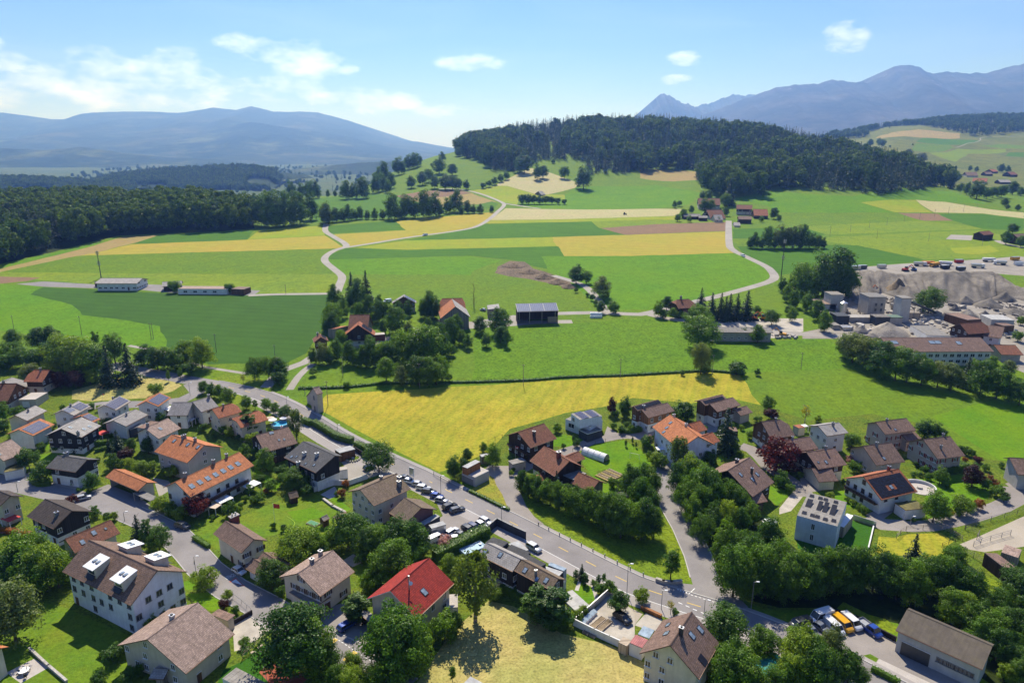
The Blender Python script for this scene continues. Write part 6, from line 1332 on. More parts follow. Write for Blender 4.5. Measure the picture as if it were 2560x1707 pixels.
# --- centre
trees('between the car park and the red-roofed house','A1','b 100 810 1140 1.1,d 230 990 1140,e 350 1030 1130,b 60 1000 1200,s 170 1080 1180')
trees('flowering behind the parked white van','A1','k 445 945 1060 1.2')
trees('tall beside the dark terrace house','A2','w 740 290 960 1.25')
trees('left of the tall drooping birch','A2','l 500 320 560,q 460 420 560,q 900 690 760')
trees('in the pair of evergreens at the straw meadow edge','A2','O 1345 610 980 2.0,O 1490 650 1030 2.3')
trees('along the edge of the straw meadow','A2','s 440 890 1150,e 520 900 1080,s 1640 880 1010,q 1740 860 960,q 1800 810 900,s 1265 700 775,q 940 640 750,e 200 1050 1200,s 250 1100 1230,e 320 1080 1210,e 100 1100 1250')
trees('alone at the bottom of the straw meadow','A2','t 515 1400 1550 .9')
trees('in the small formal garden by the road','A2','c 1780 400 550 1.3,o 1720 455 550 1.4,o 1815 490 605 1.6,o 1945 505 595 1.4,t 1995 490 590,s 2040 570 680,s 1960 600 700,t 2130 690 850 1.2,s 2090 620 700,s 1900 560 620')
trees('in the orchard corner below the hay field','A1','b 910 60 260 .95,d 530 170 380 .9,d 620 190 330,d 660 90 210,b 820 30 120,s 1110 270 310,s 1270 100 190,q 1090 300 350')
HEDGEROW = 'd 1190 300 520 .9,c 1215 265 500,d 1260 380 570,s 1300 350 560,d 1350 380 600,s 1400 400 620,c 1530 300 560 1.1,d 1470 420 640,b 1560 440 680,d 1620 440 700,s 1680 460 730,d 1740 480 740,b 1800 490 780,d 1850 500 800,s 1900 520 820,d 1960 540 850,b 2010 560 880,d 2060 560 900,b 2110 600 930,d 2160 600 960'
trees('in the dense hedgerow along the road bank','A1',HEDGEROW,.8)
trees('in the clump at the side road bend','A3','d 1400 900 1220,b 1510 880 1150,d 1590 920 1200,b 1480 1000 1330,b 1420 1230 1590,d 1540 1220 1590,l 1620 1320 1590,b 1280 1180 1500,d 1150 1150 1420,b 1350 1250 1560,d 1220 1180 1440,b 1500 1300 1600,d 1580 1080 1350',.8)
trees('on the lawn edge of the right hamlet','A3','d 1340 220 400 .8,e 1250 340 410,e 1350 350 420,s 1220 1000 1090,e 1310 1020 1110,q 1640 760 880,q 1580 740 800,s 1700 780 900,e 1310 490 560,s 1400 480 550,s 1470 490 550,e 1360 450 510,s 1230 460 520,o 835 570 650,s 870 620 690,s 680 470 550,s 740 660 710,e 1900 270 440 1.2,s 1550 590 700,e 415 720 820,o 1350 620 690,o 1415 590 660,o 1450 640 700')
trees('beside the rear chalet with solar panels','A3','p 1210 225 380 .7')
trees('flowering by the orange-roofed house','A3','k 1565 590 680')
trees('in the tall belt of trees above the side road','A3','w 1850 590 950 1.2,l 1960 800 1110 .9,b 2070 890 1280 .9,b 2140 930 1330 .9,d 1850 880 1150 .8,b 2080 1110 1430 .8,b 2150 740 900')
trees('in the belt of trees around the big brown-roofed house','B1','d 30 740 1000 .9,b 120 980 1360 1.1,l 300 1110 1490 1.1,b 580 1270 1620 1.1,b 430 1300 1620,d 700 1330 1660,d 250 1350 1700,b 60 1250 1600,b 150 1450 1780,l 540 1500 1850,d 380 1550 1880,b 720 1580 1880,d 250 1650 1990,b 820 1500 1760',.85)
trees('big and round beside the lane in the right hamlet','B1','r 1140 770 1130 1.15')
trees('tall beside the small dark shed in the right hamlet','B1','c 530 380 900 1.15')
trees('around the right hamlet gardens','B1','b 1040 250 420,e 70 330 530 1.1,b 2040 680 850 1.1,s 1210 1145 1320,b 640 780 930,s 290 590 660,s 830 650 740,q 1640 470 550,s 180 910 1060,d 360 890 1050,s 700 890 990,s 1300 1280 1390,q 1430 1140 1210,e 1250 1270 1340,s 2070 1020 1140,s 590 550 640,q 730 580 640,s 900 480 540,s 950 480 530,e 1720 1480 1600,q 1780 1380 1460')
trees('by the shed at the hay field corner','B1','P 1080 390 520 1.2')
trees('bare at the pasture edge behind the right hamlet','B1','v 1480 340 570 1.0')
trees('beside the garage drive in the right hamlet','B1','k 2010 950 1040,P 1420 1080 1160')
trees('behind the trio of pale houses','B2','d 1000 250 450 1.2,d 1130 280 450 1.2,d 1210 330 440,e 1430 540 620,e 1500 560 650,e 1560 590 670,e 1910 740 800')
trees('in the big garden on the right','B2','p 1560 790 1030 1.1,b 1180 810 990 1.1,s 1040 870 945,s 1260 970 1045,R 1630 670 740 1.4,u 1480 680 745,s 1860 1010 1140,u 1770 900 1000 1.2,s 1720 940 1060,e 1940 1100 1210,q 1430 1150 1360,y 1290 1290 1390,s 1230 1300 1420,b 1100 1110 1450,u 1840 950 1030,s 1520 1180 1300,u 1640 1180 1290,y 390 765 850 1.3,s 250 710 810,e 150 720 800,b 130 395 550 1.1,s 1000 780 880,s 880 850 930,e 560 780 830,s 1600 750 830,s 1730 760 840,e 870 1400 1450,q 150 1180 1250,q 230 1230 1300,q 80 1150 1210,s 280 1260 1340')
BANK = 'd 60 380 700,b 130 560 930,d 40 620 980,b 300 640 1030,d 220 760 1100,b 430 700 1050,d 520 660 1000,b 600 640 1000,d 720 640 1010,c 720 630 960 1.2,b 820 650 990,b 880 630 970,d 1000 640 990,c 1090 630 960 1.2,b 1120 660 1010,d 1210 740 1060,c 1345 480 800 1.2,b 1330 760 1100,d 1480 660 1020,b 1600 700 1040,b 1700 580 830,d 1750 780 1100,b 1850 820 1140'
trees('in the wooded bank above the parking court','B3',BANK,.85)
trees('on the slope at the right edge above the workshop','B4','b 1640 320 600 1.1,l 1750 350 640,b 1860 410 700 1.1,b 2000 470 790,d 2150 480 750,b 2210 690 880,d 2280 80 420,d 2352 160 500,b 2100 280 500,d 2320 520 800,d 2260 850 1050,q 2180 1020 1150 1.2,d 2330 960 1184,s 2200 1120 1184,b 1900 600 860,d 2080 700 960')
trees('at the bottom edge by the parking court','B4','l 180 690 1130,g 470 670 1030 .9,d 320 760 1200,b 600 870 1130,d 480 970 1220,e 650 960 1180,d 760 1030 1210,b 200 940 1260,e 700 890 1050,b 60 960 1240',.8)
trees('along the side road junction','A4','b 1210 10 380 .8,d 1350 60 400,b 1300 250 720 1.05,b 1540 250 700,d 1650 20 330,b 1750 340 720,b 1900 360 720,d 2000 320 680,b 2050 460 740,d 1180 150 420,d 1440 120 500,d 1620 420 740,b 1400 420 760',.85)
trees('big and round behind the steep brown roof','A4','d 1200 840 1240 1.25')
trees('at the bottom edge right of the steep brown roof','A4','b 1580 1060 1350 1.1,b 1290 1210 1600 1.1,b 1200 1300 1650,b 1420 1300 1660,l 1950 1040 1420,b 2050 1200 1600,b 1700 1450 1700,l 1850 1300 1600')
trees('in the stone planter at the junction','A4','t 690 260 545 1.3')
trees('by the pavement near the kitchen garden','A4','q 410 650 780,v 690 755 890 1.2,s 735 840 900,e 180 690 870')
# --- farms and fields in the middle distance
trees('leafy trees crowding round the tiled farmhouse and barns','C3','d 570 280 530 1.1,d 320 330 520,b 310 500 760,b 410 470 650,d 300 620 820,d 240 680 820,b 590 490 640,d 690 440 620,d 780 500 700 1.1,d 870 500 680,b 960 560 820 1.15,d 1000 480 610,d 1090 490 630,d 1310 410 650 1.1,d 1370 440 670,d 1260 480 650,e 790 420 530,g 1100 700 840,d 830 690 810,e 1000 580 640,d 480 430 540,e 400 420 520,e 730 620 700',mass='farm_copse')
trees('one of two at the back of the tiled farmhouse','C3','c 505 170 470 1.15,c 660 155 490 1.15')
trees('thick belt of trees in front of the tiled farmhouse','C3','b 400 780 950,b 690 830 960,b 350 900 1100,d 480 930 1140,g 200 940 1140,d 100 980 1130,d 620 970 1170,d 720 920 1170,b 820 900 1150,d 900 960 1170,l 1020 800 1110 1.1,b 1310 730 1120 1.25,d 1200 830 1120,d 1420 760 1070,d 1540 690 930,b 1600 630 810,b 1300 660 780,d 1660 790 930,e 1560 870 950,d 1130 940 1160,d 1480 880 1040,b 560 1000 1150,d 270 1000 1140',mass='tree_belt')
trees('in the little orchard below the farm','C3','b 1550 935 1050,b 1720 835 970,b 1915 815 955,d 1850 650 810,t 2125 760 950,b 1870 775 850,d 2065 740 910')
trees('large beside the farm yard','C3','b 2060 565 820 1.15')
trees('beside the barn with the dark gable opening','C3','x 1785 285 540 1.2')
trees('on the field edge below the farm','C3','b 865 1075 1320,g 1030 1170 1350,d 1200 1085 1350 1.1,b 1300 1095 1360,b 1390 1110 1350,b 1450 1065 1310 .8,s 95 1180 1260,e 1520 1240 1320,s 450 1320 1390')
trees('beside the gravel track and earthworks','C4','d 840 110 290 1.1,b 950 155 290,g 1110 235 430 1.2,e 1135 365 480,d 1100 475 600,s 1230 485 600 1.1,e 840 335 385,e 1010 405 470,s 960 385 430,e 1050 460 520')
trees('around the brown-roofed house at the lane fork','C4','d 1790 425 570,b 1700 485 640,b 1850 545 660,b 1760 570 660,b 1930 560 650')
trees('in the row of spruces behind the long shed','C1','c 370 295 450 1.2,c 435 325 490 1.2,c 490 325 490 1.1,c 545 330 490 1.2,c 590 330 485 1.2,c 650 310 490 1.2,c 520 345 495')
trees('beside the long grey shed','C1','b 365 410 570 1.1,b 370 465 660 1.15,b 320 430 580,d 805 425 520,b 930 415 500,e 905 405 460,b 720 525 630,s 630 545 610,s 715 405 455')
trees('along the ditch between pasture and hay field','C1','g 370 625 820 .6,e 400 765 815 1.3,e 590 750 825 1.3,e 260 800 830,e 720 790 830')
trees('leafy grove beside the gravel works','C1','b 1000 145 340 1.1,d 1100 115 350 1.1,d 1200 95 345 1.2,d 1240 130 350,b 1030 180 350,d 940 215 320,d 870 240 320,b 900 285 380,b 940 315 410,b 1020 335 440,b 1080 375 490,b 1130 445 560,d 1150 180 350',mass='copse')
trees('alone in the middle of the gravel works','C1','d 1765 290 450 1.1')
trees('along the lower edge of the gravel works','C1','g 1300 565 750 1.1,g 1380 590 780,d 1480 645 840 1.1,b 1560 655 860,d 1630 670 870,b 1720 725 890,g 1820 745 900,g 1900 760 920,c 1990 720 900 1.3,d 2080 760 950,b 2180 790 970,b 2260 840 990,d 2320 860 1010,b 2150 720 800,g 2250 740 830,d 1420 640 800,d 1250 590 720,s 2050 730 800,q 1250 480 500,q 2330 470 520,s 2310 560 620')
trees('oblong copse standing in the field left of the right mast','D3','d 700 825 908,d 780 795 908,g 850 785 908,g 900 790 908,g 950 785 908,d 1000 785 908,d 1050 825 908,d 1090 840 908,e 670 850 908,e 1120 850 908,e 740 850 910,e 820 860 910,e 980 860 910',mass='copse')
trees('around the distant hamlet','D3','b 210 620 662,b 240 615 652,b 265 668 725,b 315 650 695,d 520 570 655,c 545 485 645 1.2,d 395 605 675,b 435 615 672,d 525 658 712,b 230 700 745,b 300 708 748,d 820 662 730,d 850 705 742,s 740 712 748,s 615 720 752,s 480 718 748,d 420 560 620,d 380 560 610')
trees('row of dark trees beyond the yellow field','D2','d 560 365 515 1.1,d 640 370 505 1.1,d 700 380 505,d 770 345 505 1.1,d 840 350 495,d 930 380 475,d 985 335 465 1.1,d 250 430 525,d 330 440 515,d 430 450 515,d 1060 400 475,e 1100 420 475 1.3,e 1150 420 475 1.3,e 1230 425 468 1.2,g 100 420 535,d 160 450 535 1.2,d 210 450 530 1.2,d 290 455 520 1.2,d 380 460 515 1.2,d 480 455 515 1.2,d 600 440 515,d 880 420 490,e 1020 430 480',mass='tree_belt')
trees('on the grassy slope under the hill wood','D2','d 680 225 302 1.2,d 755 190 280,d 800 170 260,d 840 220 305,d 910 215 312 1.2,d 960 225 312,d 1000 238 312,d 1055 250 312,b 870 105 205 1.2,d 960 138 216 1.2,d 890 60 120,b 1725 152 238,d 1855 165 308 1.1,d 1540 145 245 .8,d 1580 150 235,d 1000 30 90,e 1170 265 305,e 1210 250 295,e 1250 230 280,e 1290 210 260,d 1330 190 245,d 1450 80 200 1.3,d 1420 90 190,e 1650 105 135')
trees('trees strung along the ridge above the left valley','D2','d 240 270 378 1.2,d 290 280 372,d 350 250 372 1.2,d 440 220 335,d 500 140 255,d 590 105 205 1.2,d 540 215 305,d 480 215 325,d 520 255 335,t 660 85 175,t 700 78 168,d 730 75 155,d 20 265 372 1.3,d 110 320 362,d 160 320 360,d 620 130 200,d 460 180 280',mass='tree_belt')
trees('in the little hedge below the pale hay triangle','D2','e 1440 345 412,e 1480 350 412,e 1520 352 412,e 1560 355 412,e 1600 358 412,e 1640 362 412,e 1680 368 412,e 1725 378 414')
trees('dark copse at the end of the left wood','D1','d 1800 260 450 1.1,d 1880 250 460 1.1,d 1960 250 450,d 2050 250 440 1.1,d 2130 250 410,b 1840 340 460,b 1920 340 450,g 2230 310 440,d 1990 160 262,d 2110 165 255 1.1,d 2060 170 255,d 1680 225 292,d 1820 220 292,d 1740 235 292',mass='copse')
trees('on the far right fields','D3','d 1940 445 505,d 2210 395 445,d 2250 405 445,d 2230 600 655,d 2060 500 605 1.2,d 2120 540 605,d 1960 510 565,d 2280 500 582,d 2180 545 590,d 2310 640 680,d 2250 640 670,d 2280 755 820,b 2240 805 885,d 2330 830 900,d 1930 405 432,d 2020 405 435,d 2060 410 440,g 1640 300 350 1.3,g 1720 325 385 1.3,d 1410 240 285,d 1480 240 290,d 1460 235 275,e 1530 278 292,e 1670 268 280,d 2000 510 580,d 2160 530 600,d 2330 540 590,d 2210 520 600')
trees('against the depot shed','D1','s 1195 825 905,s 1570 845 910,e 1350 875 905,e 1510 885 908')
trees('filling the upper village gardens','Z1','s 540 612 650,q 520 675 720,e 680 738 790,s 840 677 720,s 1000 580 630,q 1060 859 900,e 960 952 1000,s 860 1141 1180,s 720 1184 1230,q 600 827 880,e 520 826 870,s 130 469 520,s 260 538 580,q 20 651 700,e 1900 750 790,s 1960 663 710,s 2100 732 770,q 2150 785 830,e 1850 598 650,s 1780 587 630,s 1420 1080 1130,q 1560 1029 1070,e 1650 1052 1100')
trees('filling the gardens behind the inn','Z3','s 270 518 560,q 330 481 530,e 380 534 590,s 420 563 610,s 700 716 770,q 590 745 790,e 480 738 790,s 450 937 980,s 400 1200 1250,q 440 1133 1190,e 550 1142 1190,s 240 1245 1300,s 120 1324 1370,q 40 1297 1350,e 1240 866 910,s 1210 919 970,s 1340 1088 1130')
trees('filling the right-hand gardens','B2','s 470 789 835,q 640 747 800,e 900 730 790,s 950 859 910,s 1400 1272 1330,q 1500 1231 1280,e 40 944 1000,s 1580 593 640')

# ---------------------------------------------------------------- woods that read as one mass: leaf-clump trees scattered over their ground (stuff)
def far_tree(seed,kind):
    if kind == 'c': m = crown_conifer(seed,12,2.5,22,10,.72,.6,.6)
    elif kind == 'w': m = crown_weep(seed)
    else: m = crown_broad(seed,44,26,3.9,3.9,5.4,.68)
    m.materials.clear(); m.materials.append(MATS['leaf_conifer' if kind == 'c' else 'leaf_wood']); return m
def wood_collection(name,kinds):
    c = bpy.data.collections.new(name)
    for i,k in enumerate(kinds):
        c.objects.link(bpy.data.objects.new('%s_%02d' % (name,i),far_tree(300+i,k)))
    return c
def inside(poly,x,y):
    r = np.zeros(len(x),bool); n = len(poly)
    for i in range(n):
        x1,y1 = poly[i]; x2,y2 = poly[(i+1) % n]
        if y1 == y2: continue
        c = ((y1 > y) != (y2 > y)) & (x < (x2-x1)*(y-y1)/(y2-y1)+x1); r ^= c
    return r
WC = wood_collection('wood_kinds',['b','b','b','c','c','c']); WN = scatter_nodes(WC)
def wood(name,label,polys,spacing,hts,conif=.4,zoff=None,seed=1,zfun=None,thin=None):
    rng = np.random.default_rng(seed); P = []
    for pl in polys:
        xs = [p[0] for p in pl]; ys = [p[1] for p in pl]; nx,ny = int((max(xs)-min(xs))/spacing)+1,int((max(ys)-min(ys))/spacing)+1
        gx,gy = np.meshgrid(np.arange(nx)*spacing+min(xs),np.arange(ny)*spacing+min(ys)); x = gx.ravel()+rng.uniform(-.45,.45,gx.size)*spacing; y = gy.ravel()+rng.uniform(-.45,.45,gx.size)*spacing
        m = inside(pl,x,y); P.append(np.stack([x[m],y[m]],1))
    P = np.concatenate(P)
    if thin is not None: P = P[rng.random(len(P)) < thin]
    z = h_arr(P[:,0],P[:,1]) if zfun is None else zfun(P[:,0],P[:,1])
    me = bpy.data.meshes.new(name); me.from_pydata(np.column_stack([P,z-.3]).tolist(),[],[])
    patch = np.array([mnoise.noise(Vector((x*.008,y*.008,seed))) for x,y in P]); con = (patch*.9+rng.normal(0,.28,len(P))) < (conif-.5)*1.3
    H_ = rng.uniform(hts[0],hts[1],len(P)); s = np.where(con,H_*1.1/12,H_/9.4); s3 = np.stack([s*np.where(con,.95,.86),s*np.where(con,.95,.86),s],1)
    k = np.where(con,rng.integers(3,6,len(P)),rng.integers(0,3,len(P)))
    a = me.attributes.new('s','FLOAT_VECTOR','POINT'); a.data.foreach_set('vector',s3.ravel().astype(np.float32)); a = me.attributes.new('k','INT','POINT'); a.data.foreach_set('value',k.astype(np.int32))
    o = link(name,me); o['kind'] = 'stuff'; o['label'] = label; o['category'] = 'wood'; md = o.modifiers.new('scatter','NODES'); md.node_group = WN; return o
def gpoly(view,pts): return [tuple(q.xy) for q in pts_of(view,pts)]
wood('left_wood','long dark mixed wood above the fields on the left',[gpoly('D1',[(-500,850),(-200,780),(0,705),(350,620),(780,515),(1100,498),(1500,488),(1730,468),(1745,440)])+[(-300,770),(-360,830),(-500,860),(-760,860),(-900,700)]],10.0,(18,29),.22,seed=3)
# hill wood: foot line as seen, then over the top
foot = gpoly('D2',[(905,60),(1000,80),(1100,110),(1250,190),(1350,190),(1430,180),(1560,115),(1870,120),(1895,210),(2352,190)])+gpoly('D3',[(350,430),(352,520),(440,590),(540,600),(750,595),(770,555),(950,545),(1300,570),(1480,590),(1690,560),(1900,545)])
back = [(640,1010),(720,1250),(640,1500),(450,1800),(100,1850),(-60,1780),(-130,1650)]
wood('hill_wood','dark spruce and beech wood covering the hill in the middle',[foot+back],14.0,(23,37),.64,seed=5)
wood('far_wood','small bluish woods on the far right hill',[gpoly('D3',[(1700,160),(1950,205),(2000,215),(2100,225),(2280,200),(2352,195),(2500,180)])+[(3200,3350),(1500,3300)],gpoly('D3',[(1010,225),(1180,245),(1300,235),(1390,235),(1390,195),(1570,170)])+[(430,2850),(520,2750)]],19,(18,27),.55,seed=8)
def hill_z(hill):
    v = np.array([q.co[:] for q in hill.data.vertices]); return v
for hl,nm,lab in ((HILLS[0],'valley_wood','wooded hill rising from the left valley'),(HILLS[1],'valley_wood','low hazy woods in the valley at the far left')):
    v = hill_z(hl); rng = np.random.default_rng(4); n = 160; T_ = len(v)//n; g = v.reshape(T_,n,3); P = []
    for _ in range(4200):
        j = rng.integers(2,T_-6); i = rng.integers(0,n-1); f,e = rng.random(),rng.random(); q = g[j,i]*(1-f)*(1-e)+g[j,i+1]*f*(1-e)+g[j+1,i]*(1-f)*e+g[j+1,i+1]*f*e
        if mnoise.noise(Vector((q[0]*.004,q[1]*.004,2.0))) > -.28: P.append(q)
    P = np.array(P); me = bpy.data.meshes.new(nm); me.from_pydata(P.tolist(),[],[])
    a = me.attributes.new('s','FLOAT_VECTOR','POINT'); a.data.foreach_set('vector',np.repeat(rng.uniform(1.5,2.4,len(P)),3).astype(np.float32)); a = me.attributes.new('k','INT','POINT'); a.data.foreach_set('value',rng.integers(0,5,len(P)).astype(np.int32))
    o = link(nm,me); o['kind'] = 'stuff'; o['label'] = lab; o['category'] = 'wood'; o.modifiers.new('scatter','NODES').node_group = WN
wood('valley_wood','scattered copses and hedges on the hazy valley floor at the left',[[(-1700,1900),(-500,1900),(-350,2300),(200,5200),(-2800,5200)]],62,(14,24),.3,seed=12,thin=.5)

# ---------------------------------------------------------------- vehicles
def loft(mb,secs,mat,cap=True):
    """secs: list of rings (same length) of points"""
    k0 = len(mb.v); n = len(secs[0]); mi = mb.mi(mat)
    for s in secs: mb.v += [tuple(p) for p in s]
    for a in range(len(secs)-1):
        for i in range(n):
            j = (i+1) % n; mb.f.append([k0+a*n+i,k0+a*n+j,k0+(a+1)*n+j,k0+(a+1)*n+i]); mb.m.append(mi)
    if cap: mb.f.append([k0+i for i in range(n)][::-1]); mb.m.append(mi); q = k0+(len(secs)-1)*n; mb.f.append([q+i for i in range(n)]); mb.m.append(mi)
CARS = {  # length, width, height, bonnet height, (cabin base front x, cabin top front, cabin top rear, cabin base rear) as fractions from the front
 'hatch': (4.1,1.75,1.48,.92,(.27,.44,.84,.97)),'estate': (4.65,1.8,1.48,.93,(.27,.42,.88,.98)),'suv': (4.6,1.88,1.68,1.05,(.25,.38,.88,.98)),'sedan': (4.7,1.8,1.43,.92,(.28,.43,.70,.86)),
 'van': (5.1,1.95,1.95,1.15,(.14,.27,.97,.995)),'minibus': (5.9,2.05,2.45,1.2,(.14,.27,.97,.995)),'pickup': (5.4,1.9,1.95,1.12,(.14,.24,.50,.54))}
def car_parts(kind):
    L,W,Hh,hb,(f0,f1,r1,r0) = CARS[kind]; X = lambda f: L/2-f*L; w = W/2; zc = .28
    def ring(x,z0,z1,ww,t=.12): return [(x,-ww,z0+.1),(x,-ww+.06,z0),(x,ww-.06,z0),(x,ww,z0+.1),(x,ww,z1-t),(x,ww-t,z1),(x,-ww+t,z1),(x,-ww,z1-t)]
    b = MB(); rear = hb if kind not in ('van','minibus') else hb
    S_ = [ring(X(0),.42,hb*.72,w*.80),ring(X(.03),.30,hb*.86,w*.92),ring(X(.12),zc,hb*.95,w*.99),ring(X(f0),zc,hb,w),ring(X(.5),zc,hb+.02,w),ring(X(.9),zc,hb+.03,w),ring(X(.97),.30,hb+.01,w*.96),ring(X(1),.42,hb*.93,w*.88)]
    loft(b,S_,'car_paint'); body = b.mesh('body',True)
    g = MB(); wt = w*.78 if kind not in ('van','minibus') else w*.88; zt = Hh-.05
    q0 = [(X(f0),-w*.94,hb-.03),(X(f0),w*.94,hb-.03)]; q1 = [(X(f1),-wt,zt),(X(f1),wt,zt)]; q2 = [(X(r1),-wt,zt),(X(r1),wt,zt)]; q3 = [(X(r0),-w*.94,hb-.03),(X(r0),w*.94,hb-.03)]
    g.poly([q0[0],q0[1],q1[1],q1[0]],'car_glass'); g.poly([q1[0],q1[1],q2[1],q2[0]],'car_glass'); g.poly([q2[0],q2[1],q3[1],q3[0]],'car_glass'); g.poly([q0[1],q3[1],q2[1],q1[1]],'car_glass'); g.poly([q0[0],q1[0],q2[0],q3[0]],'car_glass')
    glass = g.mesh('windows')
    r = MB(); x1,x2 = X(f1)-.02,X(r1)+.02; rr = lambda x,dz,ww: [(x,-ww,zt-.03),(x,ww,zt-.03),(x,ww-.04,zt+.05+dz),(x,-ww+.04,zt+.05+dz)]
    loft(r,[rr(x1+.06,-.04,wt*.96),rr(x1-.15,0,wt+.02),rr((x1+x2)/2,.02,wt+.02),rr(x2+.15,0,wt+.02),rr(x2-.06,-.04,wt*.96)],'car_paint')
    # pillars
    for s in (-1,1):
        for (fa,fb) in ((f0,f1),(r0,r1)): r.tube((X(fa),s*w*.945,hb-.03),(X(fb),s*(wt+.005),zt),.045,.04,'car_paint',5)
        fm = (f0+r0)/2; ft = (f1+r1)/2; r.tube((X(fm),s*w*.95,hb-.03),(X(ft),s*(wt+.012),zt),.04,.04,'car_paint',5)
        if kind in ('van','minibus'): r.poly([(X(.52),s*(w*.945),hb),(X(.97),s*(w*.945),hb),(X(.965),s*(wt+.02),zt),(X(.52),s*(wt+.02),zt)][::(s if s > 0 else -1)],'car_paint')
    roofm = r.mesh('roof_panel')
    wh = MB(); rw = .33 if kind in ('hatch','estate','sedan') else .37; wh.tube((0,-.11,0),(0,.11,0),rw,rw,'rubber',14); wm = wh.mesh('tyre'); rm = MB().tube((0,-.118,0),(0,.118,0),rw*.62,rw*.62,'metal',10).mesh('rim')
    hl = MB().box((0,0,0),(.16,.34,.14),'head_glass').mesh('headlight'); tl = MB().box((0,0,0),(.08,.24,.22),'tail_red').mesh('taillight'); mi_ = MB().box((0,0,0),(.14,.22,.15),'black_plastic').mesh('wing_mirror')
    pts = dict(body=body,windows=glass,roof=roofm,tyre=wm,rim=rm,hl=hl,tl=tl,mir=mi_,rw=rw,L=L,W=W,hb=hb,X=X,f0=f0)
    if kind == 'pickup':
        bd = MB(); x0,x1 = X(.55),X(1)-.05
        bd.box(((x0+x1)/2,0,hb+.02),(abs(x0-x1),W+.06,.08),'metal')
        for s in (-1,1): bd.box(((x0+x1)/2,s*W/2,hb+.22),(abs(x0-x1),.05,.4),'metal')
        bd.box((x1,0,hb+.22),(.05,W,.4),'metal').box((x0,0,hb+.35),(.05,W,.6),'metal_dark'); pts['bed'] = bd.mesh('load_bed')
    return pts
def car(kind,col,view,rear,front,label,group=None,names={'van': 'van','minibus': 'minibus','pickup': 'pickup_truck'}):
    P_ = cached(('car',kind),lambda: car_parts(kind)); a,b = GV(view,rear),GV(view,front); c = (a+b)/2
    o = thing(names.get(kind,'parked_car'),label,{'van': 'van','minibus': 'minibus','pickup': 'pickup truck'}.get(kind,'car'),c,math.atan2(b.y-a.y,b.x-a.x),group)
    def pt(n,m,loc=(0,0,0),par=None): q = link(n,m,par or o,loc); q.color = (*col,1); return q
    pt('body',P_['body']); pt('windows',P_['windows']); pt('roof_panel',P_['roof'])
    for sx in (.17,.80):
        for s in (-1,1): w_ = pt('tyre',P_['tyre'],(P_['X'](sx),s*(P_['W']/2-.10),P_['rw'])); pt('rim',P_['rim'],(0,0,0),w_)
    for s in (-1,1):
        pt('headlight',P_['hl'],(P_['X'](.035),s*P_['W']*.33,P_['hb']*.68)); pt('taillight',P_['tl'],(P_['X'](.992),s*P_['W']*.36,P_['hb']*.78)); pt('wing_mirror',P_['mir'],(P_['X'](P_['f0']+.06),s*(P_['W']/2+.06),P_['hb']+.08))
    if 'bed' in P_: pt('load_bed',P_['bed'])
    return o
WHT,SIL,GRY,DRK,BLK,BLU,NVY,YEL,RED_ = (.72,.72,.72),(.42,.43,.45),(.16,.17,.19),(.045,.048,.055),(.012,.012,.014),(.02,.06,.30),(.015,.022,.07),(.72,.36,.01),(.42,.02,.02)
